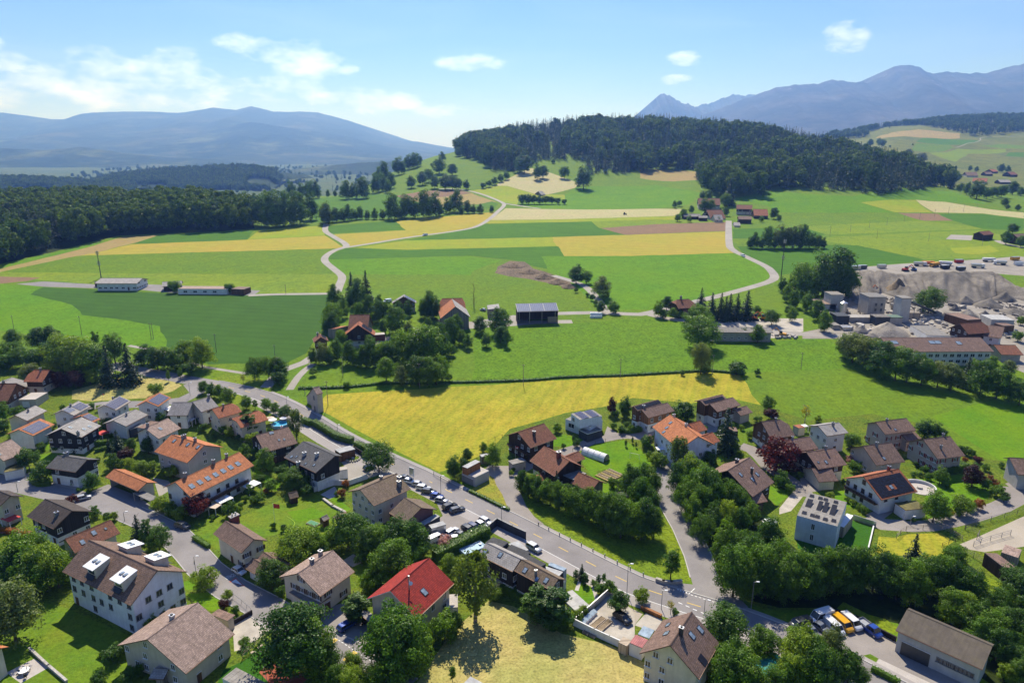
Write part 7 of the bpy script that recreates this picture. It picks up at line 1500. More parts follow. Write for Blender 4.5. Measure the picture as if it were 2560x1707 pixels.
for a in [
 ('sedan',DRK,'A1',(15,375),(90,395),'dark car parked at the road sign behind the inn'),('hatch',WHT,'A1',(60,410),(130,425),'white car in the roadside row nearest the road sign'),('hatch',SIL,'A1',(130,440),(235,455),'silver car in the roadside row behind the inn, second from the sign'),
 ('estate',WHT,'A1',(180,475),(280,490),'white car in the middle of the roadside row behind the inn'),('estate',DRK,'A1',(230,510),(335,525),'dark car next to the blue one in the roadside row'),('hatch',BLU,'A1',(315,555),(405,570),'bright blue car in the roadside row'),('hatch',SIL,'A1',(365,595),(450,612),'silver car at the end of the roadside row by the lamp post'),
 ('suv',BLK,'A1',(425,690),(550,645),'black car standing free in the car park, farther from the road'),('estate',DRK,'A1',(495,715),(625,680),'dark car with a pale roof standing free in the car park'),('hatch',SIL,'A1',(300,960),(405,905),'silver car at the left end of the lower car park row'),('estate',WHT,'A1',(455,945),(560,880),'white estate car in the lower car park row'),
 ('van',WHT,'A1',(305,1010),(400,965),'white van beside the pink flowering shrub'),('sedan',DRK,'A1',(545,925),(650,965),'black open-topped looking car in the lower row next to the hedge'),('suv',BLK,'A1',(625,870),(715,920),'boxy black off-road car in the lower car park row'),('estate',NVY,'A1',(680,845),(775,895),'dark blue car beside the boxy black one'),('hatch',WHT,'A1',(750,820),(845,875),'white hatchback second from the road in the car park'),('estate',SIL,'A1',(790,785),(895,840),'silver car with roof window nearest the road in the car park'),
 ('hatch',WHT,'A1',(510,985),(605,975),'white car half hidden by the hedge below the car park'),('sedan',DRK,'A1',(235,905),(310,880),'dark car squeezed beside the grey metal shed of the inn'),
 ('suv',SIL,'A1',(1245,1035),(1380,1112),'silver car on the drive behind the dark terrace house'),('hatch',WHT,'Z4',(330,480),(425,530),'white car parked on the street beside the school marking'),('estate',BLU,'Z4',(1345,1075),(1490,985),'dark blue estate car on the drive beside the red-roofed house'),('hatch',SIL,'Z1',(770,1375),(870,1350),'silver car on the left street beside the dark red shrub'),
 ('suv',DRK,'Z2',(1715,60),(1805,85),'dark car at the hedge on the left street'),('hatch',NVY,'Z3',(1620,885),(1700,855),'dark car under the lone forecourt tree'),('suv',BLK,'A4',(150,905),(290,1000),'black car in the kitchen garden court'),
 ('van',DRK,'B4',(285,610),(95,660),'dark people carrier at the road end of the parking court'),('minibus',WHT,'B4',(490,545),(290,605),'tall white minibus in the parking court'),('sedan',GRY,'B4',(262,665),(345,745),'grey car in the parking court nearest the leafy trees'),('sedan',GRY,'B4',(345,635),(430,690),'grey car wedged behind the white van in the parking court'),('van',WHT,'B4',(440,600),(595,740),'white van with roof rack left of the yellow van'),('van',YEL,'B4',(510,565),(690,715),'yellow van in the parking court'),('van',WHT,'B4',(605,555),(765,690),'white van between the yellow van and the blue pickup'),('pickup',BLU,'B4',(745,600),(985,775),'blue double-cab pickup with a silver load bed'),
 ('hatch',WHT,'B3',(50,395),(120,385),'small white car at the drive left of the white cube house'),('hatch',SIL,'C3',(1900,580),(1860,570),'silver car in the farm yard'),('van',WHT,'C3',(905,480),(850,490),'white van behind the solar cottage'),('van',WHT,'D2',(790,625),(755,630),'white trailer van on the field lane'),('van',WHT,'C1',(615,95),(645,110),'white vehicle on the hamlet road bend')]: car(*a)
# lorries and machines of the gravel works
def lorry(view,rear,front,cabm,bodym,label,L=8.5,kind='tip',group='lorries on the gravel works plateau'):
    a,b = GV(view,rear),GV(view,front); c = (a+b)/2; o = thing('lorry',label,'lorry',c,math.atan2(b.y-a.y,b.x-a.x),group)
    cb = MB(); s = lambda x,w,z0,z1: [(x,-w,z0),(x,w,z0),(x,w,z1),(x,-w,z1)]
    loft(cb,[s(L/2,1.15,.6,1.7),s(L/2-.15,1.2,.5,2.9),s(L/2-1.9,1.2,.5,3.0)],cabm); cb.build('cab',o)
    MB().box((L/2-.06,0,2.15),(.2,2.0,.8),'car_glass').build('windscreen',o)
    bb = MB(); loft(bb,[s(L/2-2.2,1.2,1.3,2.9),s(-L/2+.3,1.25,1.3,2.9),s(-L/2,1.25,1.6,2.9)],bodym); bb.build('load_body',o); MB().box((-.2,0,.9),(L-.6,.9,.4),'metal_dark').build('chassis',o)
    for x in (L/2-1.0,-L/2+1.2,-L/2+2.6):
        for sd in (-1,1): MB().tube((x,sd*.85,.5),(x,sd*1.2,.5),.5,.5,'rubber',12).build('wheel',o)
    return o
for k,(r,f,cm,bm,lab) in enumerate([((1170,105),(1265,108),'trim_white','metal','grey tipper lorry at the left of the plateau row'),((1275,100),(1335,100),'orange_machine','orange_machine','orange lorry next to the grey tipper'),((1400,110),(1350,118),'yellow_machine','yellow_machine','yellow lorry in the middle of the plateau'),((1565,105),(1420,95),'trim_white','trim_white','long white lorry on the plateau'),((1785,125),(1905,130),'trim_white','metal','white lorry near the edge of the gravel face'),((1910,60),(2020,62),'trim_white','trim_white','white box lorry at the back of the plateau'),((2120,95),(2050,92),'trim_white','metal','pale lorry at the right of the plateau'),((1260,1120),(1410,1125),'plastic_blue','metal','blue-cab lorry beside the long works hall'),((1560,1115),(1690,1108),'red_machine','metal','red-cab lorry beside the long works hall')]): lorry('C2',r,f,cm,bm,lab)
for x,y,cm,lab in ((800,132,'metal','pale tank trailer on the track to the plateau'),(520,145,'metal','grey skip at the top left of the gravel face'),(590,138,'metal_dark','dark skip at the top left of the gravel face'),(1660,155,'metal_dark','dark skip on the edge of the gravel face'),(2250,45,'yellow_machine','yellow heap of machine parts at the far right of the plateau'),(2290,100,'trim_white','white container near the right edge of the plateau'),(1490,138,'black_plastic','black container behind the gravel edge'),(1640,75,'red_machine','reddish container at the back of the plateau')):
    o = thing('container',lab,'container',GV('C2',(x,y)),.1); MB().prism([(-3,-1.2),(3,-1.2),(3,1.2),(-3,1.2)],.3,2.5,cm).build('tank',o); MB().box((0,0,.2),(4,1.6,.3),'metal_dark').build('base_frame',o); MB().box((0,0,2.56),(6.1,2.5,.12),'metal').build('rim',o)
def excavator(view,p,ang,mat,label,s=1.0):
    o = thing('excavator',label,'excavator',GV(view,p),ang); o.scale = (s,s,s)
    for y in (-1.1,1.1): MB().prism([(-2.1,y-.3),(2.1,y-.3),(2.1,y+.3),(-2.1,y+.3)],.0,.9,'rubber').build('track',o)
    MB().box((-.4,0,1.5),(3.4,2.4,1.0),mat).build('engine_house',o); MB().box((.7,.6,2.5),(1.5,1.1,1.4),'car_glass').build('cab',o)
    MB().tube((1.0,-.4,1.9),(3.6,-.4,4.6),.32,.26,mat,6).build('boom',o); MB().tube((3.6,-.4,4.6),(6.0,-.4,2.6),.24,.18,mat,6).build('arm',o); MB().prism([(5.6,-.9),(6.6,-.9),(6.6,.1),(5.6,.1)],1.6,2.7,'metal_dark').build('bucket',o)
excavator('C2',(660,395),.2,'orange_machine','orange excavator digging below the gravel face'); excavator('C2',(1060,165),.1,'red_machine','red excavator on the plateau edge'); excavator('C2',(1150,160),3.0,'plastic_blue','blue machine beside the red excavator',.8); excavator('C1',(700,490),0,'orange_machine','orange machine parked under the spruces'); excavator('C1',(760,490),3.1,'orange_machine','second orange machine under the spruces'); excavator('C1',(870,590),2.6,'yellow_machine','crane arm machine at the end of the long shed',.9)
tr = thing('tractor','small dark tractor crossing the pale mown field','tractor',GV('D2',(2140,485)),0); MB().box((.3,0,1.3),(2.6,1.0,.9),'metal_dark').build('bonnet',tr); MB().box((-.8,0,2.2),(1.4,1.4,1.5),'car_glass').build('cab',tr)
for x,r in ((-1.0,.85),(1.2,.55)):
    for y in (-.8,.8): MB().tube((x,y-.2,r),(x,y+.2,r),r,r,'rubber',12).build('wheel',tr)

# ---------------------------------------------------------------- road paint and kerbs
def along(L,s0,s1,step=1.5):
    """points of polyline L between arc lengths"""
    cum = [0]
    for i in range(1,len(L)): cum.append(cum[-1]+(L[i]-L[i-1]).length)
    s1 = min(s1,cum[-1]); out = []; n = max(2,int((s1-s0)/step)+1); j = 0
    for k in range(n):
        s = s0+(s1-s0)*k/(n-1)
        while j < len(cum)-2 and cum[j+1] < s: j += 1
        t = (s-cum[j])/max(1e-6,cum[j+1]-cum[j]); out.append(L[j].lerp(L[j+1],t))
    return out,cum[-1]
def strip(mb,L,off,w,mat,z=.02,th=0.0):
    a,b = offset_line(L,off-w/2),offset_line(L,off+w/2)
    for i in range(len(L)-1):
        q = [a[i],b[i],b[i+1],a[i+1]]
        if th: mb.slab([(p.x,p.y,h(p.x,p.y)+z) for p in q],th,mat)
        else: mb.poly([(p.x,p.y,h(p.x,p.y)+z) for p in q],mat)
ML = ROADS['main']; _,TOT = along(ML,0,1e9)
mk = MB(); s = 60.0
while s < TOT-40: strip(mk,along(ML,s,s+3.2)[0],0,.22,'paint_yellow'); s += 9.0
struct(mk.build('lane_marking'))
mk = MB(); strip(mk,along(ML,70,TOT,3)[0],3.75,.16,'paint_white'); struct(mk.build('edge_line'))
kb = MB(); strip(kb,along(ML,60,TOT,3)[0],-4.05,.3,'kerb_stone',.11,.25); struct(kb.build('kerb'))
kb = MB(); strip(kb,along(ROADS['side'],60,1e9,3)[0],3.9,.22,'kerb_stone',.10,.25); strip(kb,along(ROADS['side'],60,1e9,3)[0],-3.9,.22,'kerb_stone',.10,.25); struct(kb.build('kerb'))
kb = MB(); strip(kb,along(ROADS['right'],12,80,3)[0],-3.55,.25,'kerb_stone',.11,.25); strip(kb,along(ROADS['right'],16,80,3)[0],3.55,.25,'kerb_stone',.11,.25); struct(kb.build('kerb'))
def quadmark(mb,view,pts,mat,z=.03): mb.poly([tuple(GV(view,p)+Vector((0,0,z))) for p in pts][::-1],mat)
mk = MB()
for x,y in ((890,700),(930,712),(970,724),(1010,738),(1055,752),(1100,765),(1140,778),(1175,788)): quadmark(mk,'A4',[(x,y),(x+22,y+7),(x+20,y+12),(x-2,y+5)],'paint_white')
for x,y in ((765,650),(790,662),(820,672),(848,682)): quadmark(mk,'A4',[(x-10,y+2),(x+8,y+8),(x+2,y-10)],'paint_white')
for x,y in ((770,775),(840,805),(912,838),(990,870)): quadmark(mk,'A4',[(x,y),(x+38,y+16),(x+36,y+22),(x-2,y+6)],'paint_white')
quadmark(mk,'A4',[(865,695),(872,698),(932,642),(925,638)],'paint_white')
struct(mk.build('junction_marking'))
mk = MB()
for a in ([(1240,815),(1345,838),(1350,848),(1238,824)],[(1232,835),(1340,862),(1345,874),(1230,846)],[(1225,855),(1330,885),(1338,898),(1225,868)]): quadmark(mk,'A4',a,'paint_yellow',.032)
for a in ([(1190,1215),(1300,1130),(1330,1150),(1225,1230)],[(1370,1345),(1480,1255),(1520,1275),(1410,1365)],[(1560,1470),(1650,1400),(1690,1420),(1600,1490)]): quadmark(mk,'Z4',a,'paint_yellow',.032)
struct(mk.build('crossing_marking'))
mk = MB()
for x,y in ((1275,1110),(1305,1130),(1335,1150),(1365,1170),(1398,1192),(1430,1214),(1465,1236),(1500,1255),(1555,1292),(1590,1315),(1625,1336),(1660,1357)): quadmark(mk,'Z4',[(x,y),(x+18,y+10),(x+14,y+15),(x-4,y+5)],'paint_white',.034)
quadmark(mk,'Z4',[(280,592),(344,553),(430,636)],'paint_red',.030); quadmark(mk,'Z4',[(297,594),(345,566),(408,624)],'paint_white',.036)
struct(mk.build('street_marking'))
def flat_text(txt,view,p0,p1,hgt,mat,name,z=.03):
    """text painted on the street: baseline runs from p0 to p1 as seen"""
    a,b = GV(view,p0),GV(view,p1); cu = bpy.data.curves.new(name,'FONT'); cu.body = txt; cu.size = 1.0; cu.align_x = 'LEFT'; tmp = bpy.data.objects.new('t',cu); COL.objects.link(tmp)
    me = bpy.data.meshes.new_from_object(tmp.evaluated_get(bpy.context.evaluated_depsgraph_get())); bpy.data.objects.remove(tmp)
    xs = [v.co.x for v in me.vertices]; w0 = max(xs)-min(xs); sx = (b-a).length/w0
    me.materials.clear(); me.materials.append(MATS[mat]); o = link(name,me,None,(a.x,a.y,a.z+z),math.atan2(b.y-a.y,b.x-a.x)); o.scale = (sx,hgt,1); return struct(o)
flat_text('SCHULE','Z4',(325,510),(235,548),2.0,'paint_white','street_lettering')
# ---------------------------------------------------------------- lamps, bollards, poles
def lamp_mesh(H):
    mb = MB().tube((0,0,-.2),(0,0,H),.09,.06,'steel_pole',7); return mb.mesh('pole')
for k,(v,x,b,t,lab) in enumerate([('A1',995,830,655,'street lamp at the car park exit on the main road'),('A1',402,555,350,'street lamp beside the roadside row of cars'),('A4',263,685,400,'street lamp by the kitchen garden on the main road'),('A4',1020,885,750,'street lamp behind the steep brown roof'),('A4',1480,850,575,'tall street lamp under the wooded bank'),('Z2',1885,490,350,'street lamp with a warning sign by the apartment house'),('Z3',1350,520,435,'street lamp beside the hay field'),('Z1',1865,350,225,'street lamp at the upper side road mouth'),('B2',832,1480,1385,'street lamp by the planted carport'),('Z1',1222,1575,1490,'street lamp on the left street below the carport'),('Z3',852,250,165,'street lamp near the zebra crossing at the upper road'),('A4',600,840,660,'thin mast at the edge of the main road'),('Z1',175,1290,1195,'street lamp at the left end of the left street')]):
    p = GV(v,(x,b)); H_ = row_z(p.y,S(v,(x,t))[1])-p.z; o = thing('street_lamp',lab,'street lamp',p,random.uniform(-.5,.5),'street lamps'); link('pole',lamp_mesh(H_),o)
    MB().tube((0,0,H_-.05),(.9,0,H_+.12),.05,.04,'steel_pole',6).build('arm',o); MB().prism([(.5,-.16),(1.15,-.13),(1.15,.13),(.5,.16)],H_+.03,H_+.2,'lamp_white').build('lamp_head',o)
    if k == 5: MB().slab([(-.05,-.5,H_*.52),(-.05,.5,H_*.52),(-.05,0,H_*.52+.9)],.02,'metal').poly([(-.09,-.5,H_*.52),(-.09,0,H_*.52+.9),(-.09,.5,H_*.52)],'metal_dark').build('warning_sign',o)
bm = MB().tube((0,0,-.1),(0,0,.85),.13,.11,'black_plastic',8); bm = bm.mesh('post'); bc = MB().tube((0,0,.85),(0,0,1.0),.125,.06,'lamp_white',8).mesh('cap')
BL = [('A1',658,500),('A1',750,540),('A1',838,590),('A1',930,635),('A1',1018,675),('A1',1357,830),('A1',1457,880),('A1',1562,935),('A1',1668,985),('A1',1777,1035),('A1',1890,1090),('A1',2007,1145),('A1',2128,1205),('A4',168,400),('A4',295,458),('A4',423,518)]
for k,(v,x,y) in enumerate(BL):
    o = thing('bollard',f'black roadside post with pale cap, {ORD[k]} from the left along the main road','bollard',GV(v,(x,y)),0,'black posts along the main road'); link('post',bm,o); link('cap',bc,o)
def pole(v,x,b,t,lab,group,kind='wood'):
    p = GV(v,(x,b)); H_ = row_z(p.y,S(v,(x,t))[1])-p.z; r = .14 if kind == 'wood' else .35
    o = thing('utility_pole' if kind == 'wood' else 'radio_mast',lab,'utility pole' if kind == 'wood' else 'radio mast',p,0,group)
    if kind == 'wood':
        MB().tube((0,0,-.5),(0,0,H_),r,r*.7,'bark_pale',7).build('pole',o); MB().box((0,0,H_-.3),(1.2,.1,.12),'bark').build('crossarm',o)
        MB().tube((-.5,0,H_-.24),(-.5,0,H_),.05,.05,'trim_white',6).tube((.5,0,H_-.24),(.5,0,H_),.05,.05,'trim_white',6).build('insulator',o)
    else:
        MB().tube((0,0,-.5),(0,0,H_),r,r*.45,'metal_dark',8).build('pole',o)
        for f in (.55,.93):
            for a in (0,2.1,4.2): MB().box((math.cos(a)*.7,math.sin(a)*.7,H_*f),(.35,.35,2.4),'metal').build('antenna',o)
        MB().tube((0,0,H_*.93-1.3),(0,0,H_*.93-1.2),.8,.8,'metal_dark',8).tube((0,0,H_*.55-1.3),(0,0,H_*.55-1.2),.8,.8,'metal_dark',8).build('platform',o)
pole('D1',692,806,622,'tall radio mast behind the white depot hall',None,'mast'); pole('C1',862,248,-10,'tall radio mast at the bend of the hamlet road',None,'mast')
PG = [('on the meadow left of the wheat field','D1',[(95,1150,1065),(560,1195,1070),(1035,1225,1115),(1050,1225,1118)]),('in the wheat field','D1',[(1480,1315,1190),(1880,1340,1265)]),('behind the depot','D1',[(1955,915,850)]),('beside the transformer tower','Z3',[(1255,252,10),(1030,140,80)]),('along the hay field ditch','C3',[(410,1260,1060),(1215,1385,1130),(2303,1360,1140)]),('along the hay field','C4',[(1304,1270,1080),(2270,1230,1040)]),('in the pasture right of the ditch','C1',[(985,790,690)]),
      ('in the long line across the right fields','D3',[(1163,830,775),(1287,810,765),(1403,785,745),(1512,765,720),(1617,745,705),(1712,730,690),(1803,715,670),(1888,698,655),(1980,685,640),(2065,660,635)]),('scattered on the right fields','D3',[(855,785,755),(1450,850,795),(1767,865,815),(2095,895,860)])]
for wh,v,L in PG:
    for k,(x,b,t) in enumerate(L): pole(v,x,b,t,f'wooden power pole {wh}'+('' if len(L) == 1 else f', {ORD[k]} from the left'),'wooden power poles' if len(L) > 1 else None)
# ---------------------------------------------------------------- hedges: clipped leafy walls
def hedge(label,view,pts,hgt,w,mat='leaf_hedge',dens=26,name='hedge',ls=.26,round_=.25,core='leaf_hedge'):
    L = catmull([q.xy for q in pts_of(view,pts)],1.5); rng = np.random.default_rng(len(label)+int(pts[0][1])); o0 = L[0]; z0 = h(o0.x,o0.y); C = []; NN = []
    cb = MB(); a,b = offset_line(L,-w*.36),offset_line(L,w*.36); tot = 0
    for i in range(len(L)-1):
        g = h(L[i].x,L[i].y)-z0; q = [a[i]-o0,b[i]-o0,b[i+1]-o0,a[i+1]-o0]; cb.prism([tuple(p) for p in q][::-1],g-.1,g+hgt*.86,mat)
        d = L[i+1]-L[i]; l = d.length; t_ = d.normalized(); nv = Vector((t_.y,-t_.x)); tot += l
        for k in range(int(l*(w+2*hgt)*dens*.5)):
            s = rng.random(); u = rng.random()*(w+2*hgt)
            if u < w: off,z,nn = u-w/2,hgt*(1-round_*abs((u-w/2)/(w/2))**3*.3),(0,0,1)
            elif u < w+hgt: off,z,nn = w/2,u-w,(nv.x,nv.y,.2)
            else: off,z,nn = -w/2,u-w-hgt,(-nv.x,-nv.y,.2)
            p = L[i]+d*s+nv*off-o0; C.append((p.x+rng.normal(0,.08),p.y+rng.normal(0,.08),g+z+rng.normal(0,.09))); NN.append(nn)
    me = leaf_mesh('foliage',np.array(C),np.array(NN),rng.uniform(.7,1.3,len(C))*ls,rng.normal(.5,.25,len(C)),mat,rng)
    o = thing(name,label,'hedge',(o0.x,o0.y,z0)); link('foliage',me,o); cm = cb.mesh('stem_core'); at = cm.attributes.new('tone','FLOAT','FACE'); at.data.foreach_set('value',[.45]*len(cm.polygons)); link('stem_core',cm,o); return o
hedge('tall clipped hedge along the main road beside the hay field','Z3',[(1115,440),(1220,500),(1330,570),(1420,600),(1500,620)],2.3,2.2); hedge('clipped hedge along the yard wall by the main road','Z3',[(1520,645),(1600,680),(1670,730)],2.0,2.0); hedge('short clipped hedge above the roadside hedge gap','Z3',[(1010,415),(1090,445)],2.2,2.0)
hedge('hedge between the straw meadow and the dark terrace house','A2',[(990,660),(1100,710),(1200,770),(1285,830)],2.0,2.0); hedge('long bushy hedge below the car park','A1',[(340,1170),(480,1100),(620,1030),(760,960),(860,920)],2.6,3.0,ls=.36); hedge('long dark clipped hedge below the pale houses','B2',[(1020,800),(1120,840),(1260,855),(1400,840),(1480,810)],2.4,2.4)
hedge('square hedge around the low solar-roofed house','Z1',[(270,785),(370,795),(480,785)],1.8,1.6); hedge('hedge in front of the dark timber house','Z1',[(860,830),(980,835),(1100,815)],1.8,1.8); hedge('curved clipped hedge around the corner garden on the left street','Z1',[(400,1110),(330,1160),(330,1210),(420,1235),(500,1225)],1.4,1.6); hedge('hedge behind the lawn of the dark timber house','Z1',[(930,760),(1120,755)],1.6,1.4)
hedge('clipped hedge before the orange hipped house','Z1',[(1900,615),(2050,580)],1.6,1.4); hedge('rust-coloured hedge on the left street edge','Z2',[(-40,110),(140,130),(310,165)],1.5,1.2,'leaf_rusty'); hedge('low hedge along the street below the lawn','Z4',[(-60,180),(20,225),(90,270)],1.2,1.2); hedge('hedge beside the drive of the modern white house','A3',[(1285,545),(1400,555),(1500,535)],1.5,2.0); hedge('small hedge beside the grey-roofed white house','Z1',[(930,905),(1050,870)],1.3,1.0); hedge('hedge around the red-roofed house at the bottom','A2',[(180,1300),(280,1240),(380,1180)],2.2,2.0); hedge('clipped hedge strip beside the parking slabs','B4',[(880,1060),(1000,1120),(1150,1200)],1.2,1.2); hedge('hedge along the street by the upper junction houses','Z3',[(-60,420),(90,385)],1.5,1.5)
hedge('low weedy strip along the ditch between pasture and hay field','C3',[(-60,1395),(400,1385),(860,1345),(1500,1335),(2352,1310),('C4',700,1280),('C4',1400,1255),('C4',2100,1215),('C1',450,805),('C1',640,825)],.9,1.5,'leaf_dark',5,ls=.6)
hedge('dark low hedge along the dry bank by the main road','A1',[(680,505),(820,570),(960,640),(1070,690)],.8,1.0)
# ---------------------------------------------------------------- fences and walls: each post and rail a part
def fence(label,view,pts,hgt,step,rails,mat,name='fence',pr=.07,rail_r=.045):
    L = catmull([q.xy for q in pts_of(view,pts)],step); o0 = L[0]; z0 = h(o0.x,o0.y); o = thing(name,label,'fence',(o0.x,o0.y,z0)); pm = MB().tube((0,0,-.3),(0,0,hgt),pr,pr,mat,5).mesh('post')
    for p in L: link('post',pm,o,(p.x-o0.x,p.y-o0.y,h(p.x,p.y)-z0))
    for i in range(len(L)-1):
        for r in rails:
            a,b = L[i]-o0,L[i+1]-o0; MB().tube((a.x,a.y,r*hgt+h(L[i].x,L[i].y)-z0),(b.x,b.y,r*hgt+h(L[i+1].x,L[i+1].y)-z0),rail_r,rail_r,mat,4).build('rail',o)
    return o
fence('wooden rail fence along the paddock road on the right','B2',[(1480,1540),(1620,1495),(1790,1440),(1950,1400),(2100,1360),(2300,1310)],1.7,3.2,(.35,.65,.95),'wood_grey'); fence('pale rail fence round the yellow mown paddock','B3',[(1215,520),(1300,450),(1450,440),(1610,440),(1700,480),(1800,540)],1.5,3.0,(.4,.7,.95),'wood_pale'); fence('short rail fence on the right of the mown paddock','B3',[(1620,600),(1680,570),(1740,550)],1.4,2.5,(.5,.95),'wood_brown')
fence('rail fence row behind the stable','B3',[(1820,640),(1900,690),(2000,750)],1.6,2.5,(.3,.6,.95),'wood_grey'); fence('second rail fence row above the stable','B3',[(1900,590),(2050,540),(2230,490)],1.6,3.0,(.3,.6,.95),'steel_pole'); fence('wooden gate rails at the paddock corner','B3',[(1830,440),(1950,490),(1930,530)],1.6,2.5,(.3,.6,.95),'wood_grey'); fence('pale slatted fence above the playground lawn','Z4',[(410,1330),(530,1220),(650,1100)],1.8,2.6,(.25,.5,.75,.98),'wood_pale'); fence('dark wooden guard rail above the road by the bank garage','A1',[(330,340),(400,385),(480,425),(560,390)],1.3,2.5,(.5,.95),'wood_dark')
fence('garden rail fence beside the corner garage','Z4',[(1250,790),(1360,760),(1480,715)],1.1,2.0,(.5,.95),'wood_pale'); fence('wire fence posts along the hay field edge of the chalet','A3',[(0,660),(70,625),(140,600)],1.2,4,(.9,),'wood_brown'); fence('fence posts along the curved hamlet lane','A3',[(830,735),(960,690),(1150,640),(1320,605)],1.1,4,(.9,),'wood_grey',rail_r=.02); fence('low railing at the left street edge of the planted plot','Z4',[(320,740),(400,800),(490,880)],1.0,2.0,(.95,),'steel_pole',pr=.04)
def wallrun(label,view,pts,hgt,th,mat,name='garden_wall',cap=None):
    L = [q.xy for q in pts_of(view,pts)]; o0 = L[0]; z0 = h(o0.x,o0.y); o = thing(name,label,'wall',(o0.x,o0.y,z0)); mb = MB(); cp = MB()
    for i in range(len(L)-1):
        a,b = L[i]-o0,L[i+1]-o0; m = (a+b)/2; ln = (b-a).length; an = math.atan2(b.y-a.y,b.x-a.x); g = h(L[i].x,L[i].y)-z0
        mb.box((m.x,m.y,g+hgt/2-.15),(ln+th*.9,th,hgt+.3),mat,an); cp.box((m.x,m.y,g+hgt+.03),(ln+th,th+.08,.06),cap or mat,an)
    mb.build('wall_body',o); cp.build('coping',o); return o
wallrun('white garden wall along the straw meadow','A2',[(1700,1000),(1900,1100),(2050,1170),(2150,1215)],1.7,.2,'wall_white'); wallrun('grey sheet fence climbing from the white garden wall to the road','A2',[(1725,985),(1870,860),(2060,690)],1.7,.1,'metal','sheet_fence'); wallrun('dark terrace wall enclosing the roadside court of the terrace house','A1',[(870,905),(950,835),(1100,910),(1230,970)],2.3,.25,'wall_anthracite',cap='trim_grey'); wallrun('low brick planter wall beside the garden court','A4',[(415,845),(590,925)],.8,.6,'wood_orange','planter'); wallrun('curved stone planter kerb at the junction tree','A4',[(560,570),(620,590),(700,597),(790,588)],.8,.7,'stone','planter'); wallrun('timber retaining wall behind the parking court','B4',[(530,510),(740,580),(900,670),(1110,780)],1.1,.3,'wood_black','retaining_wall'); wallrun('white court wall round the yard behind the roadside hedge','Z3',[(1120,1095),(1310,1030),(1460,1030),(1640,965)],1.6,.15,'wall_white'); wallrun('stone wall above the lawn by the inn','Z3',[(1215,1175),(1300,1240),(1420,1300)],.5,.6,'stone'); wallrun('dark yard wall beside the round stone flower bed','Z3',[(1515,690),(1640,780)],1.4,.2,'wood_black'); wallrun('low wall along the lawn of the white cube house','B3',[(1010,420),(965,610)],.5,.25,'wall_white'); wallrun('low stone wall at the bottom left terrace','Z2',[(290,1250),(470,1415),(640,1560)],.6,.4,'stone'); wallrun('corner wall of the planted plot by the gravel yard','Z4',[(310,1010),(400,960),(500,905)],1.0,.25,'wood_black'); wallrun('white panelled screen by the white cube carport','B3',[(830,350),(900,375),(1030,415)],1.5,.12,'metal','screen')
# ---------------------------------------------------------------- garden things
def parasol(v,p,r,mat,lab,H_=2.5,n=8):
    o = thing('parasol',lab,'parasol',GV(v,p)); MB().tube((0,0,0),(0,0,H_),.04,.04,'steel_pole',6).build('pole',o); mb = MB()
    for i in range(n): a,b = 6.2832*i/n,6.2832*(i+1)/n; mb.poly([(math.cos(a)*r,math.sin(a)*r,H_-.35),(math.cos(b)*r,math.sin(b)*r,H_-.35),(0,0,H_+.15)],mat); mb.poly([(math.cos(a)*r,math.sin(a)*r,H_-.35),(math.cos(a)*r,math.sin(a)*r,H_-.5),(math.cos(b)*r,math.sin(b)*r,H_-.5),(math.cos(b)*r,math.sin(b)*r,H_-.35)],mat)
    mb.build('canopy',o); MB().tube((0,0,0),(0,0,.08),.35,.35,'stone',10).build('base',o)
parasol('Z3',(690,425),1.7,'fabric_beige','pinkish parasol left of the blue pool'); parasol('Z3',(715,440),1.6,'fabric_white','white parasol touching the blue pool'); parasol('Z3',(820,425),1.3,'fabric_white','small pale parasol right of the blue pool'); parasol('A2',(960,610),2.4,'wood_grey','round thatched grey parasol behind the dark terrace house',2.6,14); parasol('Z3',(220,1230),2.2,'fabric_beige','large beige parasol on the terrace of the orange terrace house'); parasol('Z1',(1790,1110),1.6,'fabric_white','pale parasol under the large orange-tiled house')
def pool(v,p,r,lab,n=8,hgt=.9,sq=None,shell='pool_shell',wat='pool_water'):
    o = thing('swimming_pool',lab,'swimming pool',GV(v,p)); ring = [(math.cos(6.2832*(i+.5)/n)*r,math.sin(6.2832*(i+.5)/n)*r) for i in range(n)] if not sq else [(-sq[0]/2,-sq[1]/2),(sq[0]/2,-sq[1]/2),(sq[0]/2,sq[1]/2),(-sq[0]/2,sq[1]/2)]
    if sq: o.rotation_euler = (0,0,sq[2])
    w = MB(); m = len(ring); inn = [(x*.92,y*.92) for x,y in ring]
    for i in range(m):
        j = (i+1) % m; w.prism([ring[i],ring[j],inn[j],inn[i]],-.1,hgt,shell)
    w.build('pool_wall',o); MB().poly([(x,y,hgt-.12) for x,y in inn],wat).build('water',o); MB().prism([(r*1.0,-.3),(r+.5,-.3),(r+.5,.3),(r*1.0,.3)],0,hgt+.3,'metal').build('ladder',o)
pool('Z3',(785,445),3.1,'bright blue garden pool beside the orange-tiled houses'); pool('A2',(715,265),2,'rectangular blue pool at the end of the dark terrace house',sq=(6.5,3.2,.65),hgt=.8,wat='pool_shell'); pool('Z2',(225,275),1.6,'small blue paddling pool behind the big trees on the left'); fc = thing('fountain_court','round walled fountain court in the big garden on the right','fountain',GV('B2',(945,1050))); MB().tube((0,0,-.1),(0,0,.1),4.2,4.2,'slabs',24).build('floor',fc); MB().tube((0,0,.1),(0,0,.6),.9,.7,'stone',12).build('basin',fc)
for i in range(15): a = -.5+i*.2; MB().box((math.cos(a)*4.2,math.sin(a)*4.2,.5),(.3,.9,1.0),'wall_white',a).build('wall_segment',fc)
po = thing('flower_bed','round stone-edged flower bed on the paved forecourt','flower bed',GV('Z3',(1500,770))); rg = MB()
